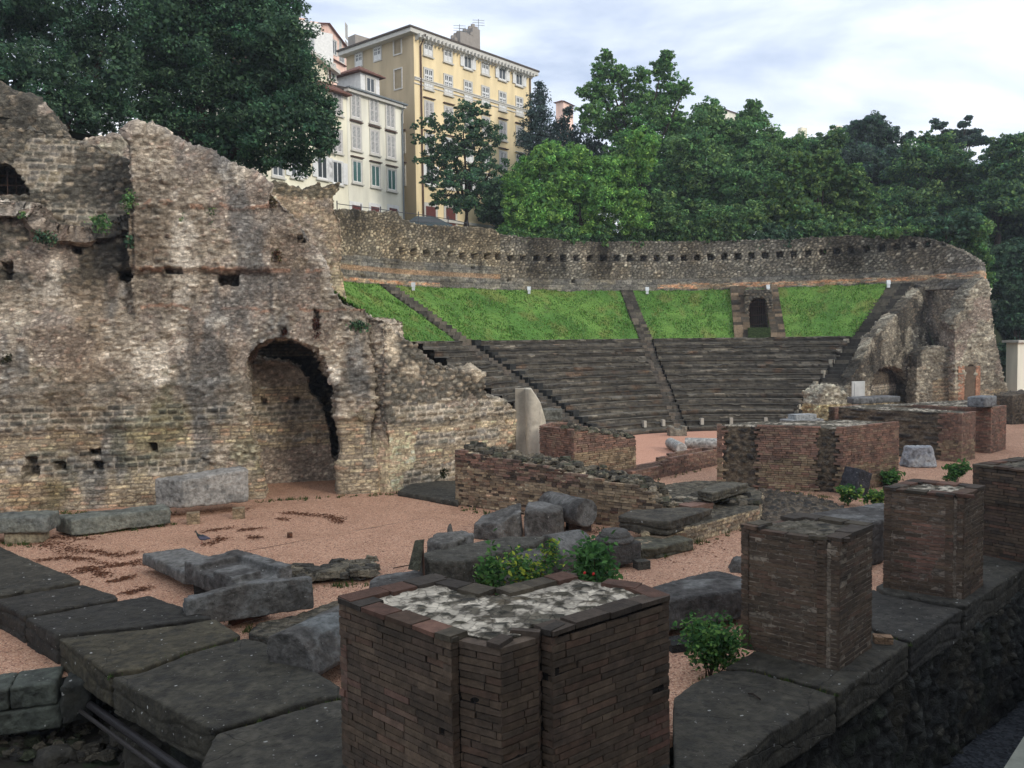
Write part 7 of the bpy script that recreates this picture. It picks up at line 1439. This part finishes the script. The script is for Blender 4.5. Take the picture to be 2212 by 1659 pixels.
def tree(label, px_lobes, Y, zbase, cols, n_per=260, size=.19, seed=0, name='tree', cat='tree', group=None, trunk=None, tr=.28, droop=0, clump=.34, dy=.9, **kw):
    n_per *= 2.5; size *= .86; g = random.Random(seed); L_ = []
    for l in px_lobes:
        x, y, r = l[:3]; ry = l[3] if len(l) > 3 else r; yy = Y+g.uniform(-1, 1)*r/FPX*Y*dy; p = at(x, y, yy); k = yy/FPX; L_.append((p.x, p.y, p.z, r*k, r*k*.9, ry*k*.92))
    tx = trunk if trunk is not None else sum(l[0] for l in px_lobes)/len(px_lobes); b = at(tx, 500, Y); e = empty(name, (b.x, Y, zbase), label, cat, group); bpy.context.view_layer.update()
    leaves('crown', L_, n_per, size, cols, e, seed, clump=clump, droop=droop, **kw)
    if tr: trunk_mesh((b.x, Y, zbase), [(l[0], l[1], l[2]) for l in L_[:9]], tr, e, seed=seed)
    return e
KT = 2.15
DK = [A(46,66,52,KT),A(54,76,58,KT),A(40,58,48,KT),A(64,86,62,KT)]
DK2 = [A(44,58,56,KT),A(54,68,64,KT),A(38,50,50,KT),A(62,76,70,KT)]
OAK = [A(44,64,50,KT),A(53,75,56,KT),A(38,57,46,KT),A(63,87,60,KT)]
BR = [A(74,106,56,KT),A(86,120,60,KT),A(62,94,52,KT),A(102,132,64,KT)]
MID = [A(60,86,55,KT),A(70,98,60,KT),A(52,77,51,KT),A(84,110,62,KT)]
MID2 = [A(58,82,53,KT),A(70,95,58,KT),A(50,73,50,KT),A(84,106,60,KT)]
TG = 'trees behind the theatre walls'
def forest():
    tree('huge dark round-crowned evergreen oak behind the high ruined wall', [(370,60,120),(470,40,120),(570,70,110),(310,150,95),(420,170,120),(530,180,110),(620,160,95),(655,225,75),(590,270,85),(680,280,58),(640,335,55),(500,300,85),(400,285,80),(330,250,70),(700,235,38),(560,345,45),(470,-30,120),(350,-20,100),(605,20,60),(600,90,85),(700,300,40),(560,-10,80),(450,350,40)], 41, 9, OAK, 640, .088, 1, tr=.45, trunk=440, group=TG, clump=.30)
    tree('dark feathery conifer filling the upper left corner', [(60,40,90),(150,60,85),(20,150,80),(100,150,90),(190,140,80),(230,60,70),(60,230,70),(140,230,75),(210,220,75),(255,235,45),(270,120,50),(120,-20,90),(230,-30,70),(260,170,50),(200,280,50),(130,280,45),(10,60,70),(-60,120,90),(20,-20,70)], 37, 9, DK, 620, .085, 2, tr=.35, trunk=150, group=TG, clump=.24, droop=.35, aspect=2.6)
    tree('small dark tree standing in front of the yellow house', [(1000,270,48),(965,300,50),(1045,300,45),(1010,350,62),(950,350,45),(1060,370,42),(1000,410,58),(955,420,34),(1045,430,40),(920,265,20,12),(905,300,22,12),(1035,240,28),(925,390,20,12),(905,345,16,9),(1000,235,22),(935,255,12),(895,275,10)], 72, 13.2, DK+MID[:1], 300, .14, 3, tr=.30, trunk=1010, group=TG, clump=.24, inner=False)
    tree('blue-grey conifer right of the yellow house', [(1165,210,26),(1160,250,36),(1172,300,45),(1140,300,30),(1200,340,55),(1235,310,40),(1150,360,45),(1262,350,45),(1215,275,32),(1165,185,14),(1285,320,38),(1228,240,16)], 86, 13.5, DK2, 220, .15, 4, tr=.3, group=TG, droop=.3, aspect=2.4)
    tree('tallest bright green tree crowning the skyline', [(1305,150,32),(1300,200,40),(1340,165,30),(1370,215,48),(1430,150,32),(1445,205,40),(1480,190,22),(1400,255,55),(1320,265,50),(1455,270,45),(1375,310,60),(1275,250,38),(1480,290,38),(1310,118,16),(1440,120,18),(1262,200,18),(1350,330,50),(1440,330,50),(1385,165,26)], 84, 13.5, BR[:3]+MID, 250, .16, 5, tr=.35, trunk=1385, group=TG, clump=.25)
    tree('bright acacia hanging over the curved wall', [(1180,345,52),(1135,395,50),(1215,400,60),(1170,450,60),(1110,445,34),(1250,350,48),(1280,420,62),(1330,370,55),(1350,440,50),(1235,480,50),(1150,495,40),(1300,490,40),(1205,525,26,34),(1390,310,38),(1105,490,30,18),(1370,480,38),(1110,400,22),(1385,350,40),(1180,505,40,30),(1208,540,20,24),(1196,520,28,26)], 70.5, 12.6, BR, 420, .15, 6, tr=.3, trunk=1260, group=TG, droop=.35, aspect=2.5, clump=.28, dy=.5)
    tree('full mid-green tree right of the tallest tree', [(1535,280,55),(1500,330,60),(1580,320,60),(1545,385,70),(1610,300,48),(1490,400,55),(1600,390,60),(1530,245,34),(1635,350,48),(1450,390,50),(1560,440,60),(1470,450,50)], 80, 13.2, MID, 330, .17, 7, tr=.3, group=TG)
    tree('slender light-topped tree rising between the round crowns', [(1627,228,20),(1612,258,30),(1640,262,26),(1660,310,42),(1630,340,40),(1690,330,42),(1600,290,24),(1720,320,38)], 86, 13.5, MID+BR[:1], 380, .16, 8, tr=.22, group=TG)
    tree('leafy shrub hanging on the wall top left of centre', [(1400,490,40,30),(1450,480,48,40),(1500,500,36,26),(1420,440,40)], 71.5, 12.3, MID2, 380, .14, 9, name='shrub', cat='shrub', tr=.1, group='shrubs on top of the curved wall', dy=.4)
    tree('leafy shrub sitting on the wall top in the middle', [(1540,475,50,44),(1590,490,46,36),(1510,500,30,24),(1620,470,40)], 71, 12.3, MID2, 380, .14, 10, name='shrub', cat='shrub', tr=.1, group='shrubs on top of the curved wall', dy=.4)
    tree('dense glossy laurel with upright tufts', [(1700,420,60),(1760,390,58),(1820,420,60),(1730,360,42),(1790,345,36),(1670,460,50),(1740,470,55),(1810,475,52),(1860,440,42),(1880,480,40),(1700,350,30),(1840,385,36),(1690,500,36,26),(1870,410,26)], 72, 12.3, MID2+[A(96,124,58)], 400, .15, 11, tr=.25, group=TG, clump=.22)
    tree('dark pine behind the laurel', [(1880,275,34),(1850,305,40),(1910,305,38),(1930,340,36),(1870,350,52),(1825,345,40),(1915,385,44),(1960,300,18),(1895,262,20),(1850,275,18),(1945,370,30)], 88, 13.5, DK2+DK, 340, .17, 12, tr=.3, group=TG)
    tree('broad mid-green tree between the pine and the cedar', [(1985,345,48),(2030,330,45),(1960,400,55),(2030,400,58),(1985,450,60),(2070,360,40),(1920,450,48),(2050,460,50),(2000,300,20),(1930,500,34,22),(2080,420,45),(1800,300,30),(1770,320,34)], 80, 12.6, MID2+DK[:1], 330, .17, 13, tr=.3, group=TG)
    tree('flat-branched cedar top showing above the right-hand trees', [(2030,272,16,9),(2020,262,10,6),(2050,288,22,9),(2075,290,26,9),(2082,268,16,8),(2092,255,10,5),(2105,285,18,8),(2040,300,30,10),(2095,302,30,10),(2125,305,20,10),(2150,312,12,8),(2065,310,40,14)], 96, 16, DK2+MID2[:1], 700, .15, 14, tr=.22, group=TG)
    tree('dark full tree at the right edge', [(2160,330,38),(2190,310,30),(2140,380,50),(2200,370,50),(2120,430,50),(2180,430,60),(2210,310,30),(2240,380,60),(2140,480,55),(2210,490,60),(2250,460,60),(2090,480,45),(2080,535,45),(2125,570,45),(2060,515,35),(2150,620,40),(2020,505,30)], 76, 12, MID2+DK, 330, .16, 15, tr=.3, group=TG)
    tree('shadowy tree mass below the right edge', [(2175,555,42),(2215,560,50),(2195,620,46),(2240,640,60),(2200,690,40),(2230,740,50),(2190,760,34),(2250,800,50),(2190,820,26),(2160,600,24),(2176,660,22)], 73, -1, DK, 300, .16, 16, tr=.2, trunk=2200, group=TG)
    tree('creeper spilling over the right end of the curved wall', [(2060,500,38,24),(2100,520,34,30),(2122,560,24,30),(2020,492,34,18),(1975,500,30,14),(1920,502,30,14),(2134,600,16,26),(2110,490,40,30),(1880,500,26,14)], 64, 11.5, MID2+BR[:1], 420, .13, 17, name='creeper', cat='creeper', tr=.08, group=None, dy=.25)
    # backing mass of dark trees that closes the gaps
    for i, (xs, Y, z, lb) in enumerate([([(1320,400,60),(1400,420,80),(1480,430,80),(1380,360,60)], 92, 13, 'shadowy tree behind the acacia'), ([(1560,430,80),(1640,420,90),(1700,400,80),(1600,360,60)], 95, 13, 'shadowy tree behind the middle shrubs'), ([(1800,430,80),(1880,430,80),(1960,420,80),(1840,370,60),(1900,490,60)], 93, 13, 'shadowy tree behind the pine'), ([(2060,420,70),(2140,420,80),(2210,430,80),(2180,350,40)], 90, 12, 'shadowy tree behind the cedar'), ([(1080,420,40),(1130,440,60),(1070,460,40),(1210,430,60)], 84, 13.5, 'dark bush beside the small dark tree'), ([(2180,600,60),(2220,700,70),(2230,800,60),(2160,700,30),(2200,500,60)], 80, -1, 'shadowy tree behind the tall pale stump')]):
        tree(lb, xs, Y, z, DK, 200, .24, 40+i, tr=.25, group=TG)
    # crest greenery
    for i, (x0, x1, lb, cl) in enumerate([(1085,1215,'low bush on the wall crest under the acacia',MID+BR[:1]),(1215,1345,'low bush on the wall crest right of the acacia',MID),(1345,1475,'low bush on the wall crest below the tallest tree',MID2),(1475,1610,'low bush on the wall crest below the mid-green tree',MID2),(1610,1740,'low bush on the wall crest left of the laurel',DK),(1740,1880,'low bush on the wall crest below the laurel',MID2),(1880,2010,'low bush on the wall crest right of the laurel',MID2+DK),(2010,2110,'low bush on the wall crest before the creeper',DK)]):
        g = random.Random(i); L_ = []
        for x in range(x0, x1, 24):
            th, z = oncyl(x, 505, RW+2.0); k = (TC.y+(RW+2)*math.sin(th))/FPX; rr_ = RW+g.uniform(.5, 1.8); L_.append((TC.x+rr_*math.cos(th), TC.y+rr_*math.sin(th), 13.0+g.uniform(-.3, .5), 24*k, 20*k, g.uniform(22, 34)*k))
        c = L_[len(L_)//2]; e = empty('bush', (c[0], c[1], 12.3), lb, 'bush', 'bushes along the crest of the curved wall'); bpy.context.view_layer.update(); leaves('foliage', L_, 700, .14, cl, e, 600+i, droop=.15); trunk_mesh((c[0], c[1], 12.3), [l[:3] for l in L_[::2]], .08, e, name='stem', seed=i)
forest()
WP = 'plants rooted in the ruined walls'
def wallplants():
    P0, P1 = lplane(-.12)
    for i, (x, y, r, ry, c, lb) in enumerate([(218,478,26,20,MID,'small green plant in the joint left of the high ruin'),(95,512,26,22,DK+[A(80,70,50)],'dusty round plant on the rubble near the left edge'),(455,468,14,24,MID2,'wispy green plant hanging in the middle of the high ruin'),(546,540,10,9,MID,'tiny tuft right of the brick courses on the ruin'),(598,548,15,14,[A(80,84,50),A(96,70,50)],'brownish tuft on the right shoulder of the ruin'),(280,432,20,26,MID2,'dark plant in the corner beside the set-back wall'),(48,462,10,9,MID,'tiny green tuft below the barred arch'),(683,705,9,30,[A(70,44,38),A(84,54,44)],'rusty dead creeper right above the arch'),(615,716,6,9,[A(70,44,38),A(84,54,44)],'small dead tuft above the arch'),(16,772,14,12,[A(70,72,50),A(60,60,44)],'dry tuft at the left edge of the ruined wall'),(280,520,12,16,DK,'dark tuft under the corner plant'),(395,470,8,12,MID2,'small tuft left of the wispy plant'),(590,435,12,14,[A(96,84,60),A(84,76,56)],'dry brown tuft near the ruined crest'),(775,700,24,13,DK+MID2[:1],'ivy patch on the shoulder right of the arch'),(960,1020,14,12,[A(60,60,40),A(50,54,36)],'dark plant at the foot of the sloping wall')]):
        u, z = uz(x, y, P0, P1); k = 26.5/FPX; p = P0+LD*u; 
        if x > 900: q = at(x, y, 28.6); p = Vector((q.x, q.y)); z = q.z
        e = empty('wall_plant', (p.x, p.y, z-ry*k), lb, 'plant', WP); bpy.context.view_layer.update()
        leaves('foliage', [(p.x, p.y, z, r*k, r*k*.55, ry*k)], 3200, .045, c, e, 300+i, clump=.5, droop=.1)
        m = MB(); m.tube([(p.x, p.y+.2, z-ry*k*.6), (p.x, p.y, z)], .012, 4, A(60,46,36)); m.build('stem', M_BARK, e)
wallplants()
def bush(label, px, z, h, w, cols, seed, name='rose_bush', cat='bush', n=420, size=.05, stems=5, flowers=(), base=None, group=None):
    c = Vector(gxy(*px, z)); e = empty(name, (c.x, c.y, z), label, cat, group); bpy.context.view_layer.update(); r = random.Random(seed); m = MB(); tips = []
    for i in range(stems):
        a = r.uniform(0, 6.28); t = Vector((c.x+w*.8*math.cos(a)*r.uniform(.2, 1), c.y+w*.8*math.sin(a)*r.uniform(.2, 1), z+h*r.uniform(.25, 1))); mid = Vector((c.x, c.y, z)).lerp(t, .5)+Vector((0, 0, .1)); m.tube([(c.x+r.uniform(-.05, .05), c.y+r.uniform(-.05, .05), z-.02), mid, t], .012, 5, A(58,48,36), r2=.005); tips += [t, mid.lerp(t, .5)]
        for _ in range(3): q = mid.lerp(t, r.random()); s = q+Vector((r.uniform(-.2, .2), r.uniform(-.2, .2), r.uniform(0, .22))); m.tube([q, s], .005, 4, A(60,62,40)); tips.append(s)
    m.build('stems', M_BARK, e); L_ = [(t.x, t.y, t.z, w*.30, w*.30, h*.15) for t in tips]
    g = np.random.default_rng(seed); V = []; C = []
    for (x, y, zz, rx, ry, rz) in L_:
        k = int(n/len(L_)*2); d = g.normal(size=(k, 3))*np.array([rx, ry, rz])*.55+np.array([x, y, zz]); nr = g.normal(size=(k, 3))*.5+np.array([0, -.3, .9]); nr /= np.linalg.norm(nr, axis=1)[:, None]; t = np.cross(nr, g.normal(size=(k, 3))); t /= np.linalg.norm(t, axis=1)[:, None]; b = np.cross(nr, t); s = size*g.uniform(.5, 1.25, k)[:, None]
        tip = d+t*s-nr*s*.25; q = np.stack([d-t*s, d-t*s*.35+b*s*.48+nr*s*.06, d+t*s*.35+b*s*.40, tip, d+t*s*.35-b*s*.40, d-t*s*.35-b*s*.48+nr*s*.06], 1); V.append(q.reshape(-1, 3)); C.append(np.repeat(np.array(cols)[g.integers(0, len(cols), k)]*g.uniform(.7, 1.3, k)[:, None], 6, 0))
    V = np.concatenate(V); C = np.concatenate(C); finish('foliage', arr_mesh('foliage', V, np.arange(len(V)).reshape(-1, 6), C), M_LEAF, e)
    for (x, y, Y) in flowers:
        p = at(x, y, Y); bm = bmesh.new(); bmesh.ops.create_icosphere(bm, subdivisions=2, radius=.02, matrix=Matrix.Translation(p)); me = bpy.data.meshes.new('f'); bm.to_mesh(me); bm.free(); co = getco(me); co += (np.random.default_rng(2).random(co.shape)-.5)*.014; setco(me, co); setcol(me, np.tile(A(170,30,28), (len(co), 1))); finish('flower', me, M_FEATHER, e)
LG = [A(60,96,50,1.1),A(74,112,58,1.1),A(48,82,46,1.1),A(94,128,64,1.1)]
bush('spindly rose bush left of the leafy one behind the nearest pier', (1058,1330), .0, 1.75, .32, LG, 1, n=260, size=.06, stems=4, group='rose bushes behind the nearest pier')
bush('yellowish leafy rose bush just behind the notch of the nearest pier', (1150,1330), .1, 1.35, .55, LG+[A(140,150,56,1.2)], 2, n=700, size=.055, stems=7, group='rose bushes behind the nearest pier')
bush('wide dark green rose bush with red blooms behind the nearest pier', (1290,1330), .0, 1.25, .75, LG[:3], 3, n=1100, size=.06, stems=9, flowers=[(1263,1238,12.0),(1282,1240,12.2)], group='rose bushes behind the nearest pier')
bush('green rose bush between the nearest and the middle pier', (1530,1470), .0, .85, .62, LG, 4, n=1300, size=.042, stems=11, group='rose bushes behind the nearest pier')
bush('small light green weed by the tilted dark stone', (1830,1092), .0, .5, .3, LG+[A(130,150,70,1.2)], 5, name='weed', cat='weed', n=260, size=.07, stems=5, group='weeds between the brick blocks')
bush('small weed left of the lime-topped pier', (1893,1100), .0, .55, .3, LG+[A(130,150,70,1.2)], 6, name='weed', cat='weed', n=260, size=.07, stems=5, group='weeds between the brick blocks')
bush('green weed at the right foot of the L-shaped block', (1925,1050), .0, .45, .45, LG, 7, name='weed', cat='weed', n=340, size=.08, stems=6, group='weeds between the brick blocks')
bush('green bushy weed behind the lime-topped pier', (2068,1046), .0, .6, .4, LG, 8, name='weed', cat='weed', n=380, size=.08, stems=6, group='weeds between the brick blocks')
# ------------------------------------------------------------------ damp evening air
def haze():
    m = bpy.data.materials.new('air'); m.use_nodes = True; nt = m.node_tree; N = nt.nodes; N.clear(); o = N.new('ShaderNodeOutputMaterial'); v = N.new('ShaderNodeVolumePrincipled')
    v.inputs['Color'].default_value = (.80, .88, 1.0, 1); v.inputs['Density'].default_value = .0005; v.inputs['Anisotropy'].default_value = .2; nt.links.new(v.outputs[0], o.inputs['Volume'])
    mb = MB(); mb.box((0, 60, -3.4), 1080, 1080, 57, 0); mb.c = [(.8, .8, .8)]*8; tag(mb.build('haze', m), kind='stuff')
haze()
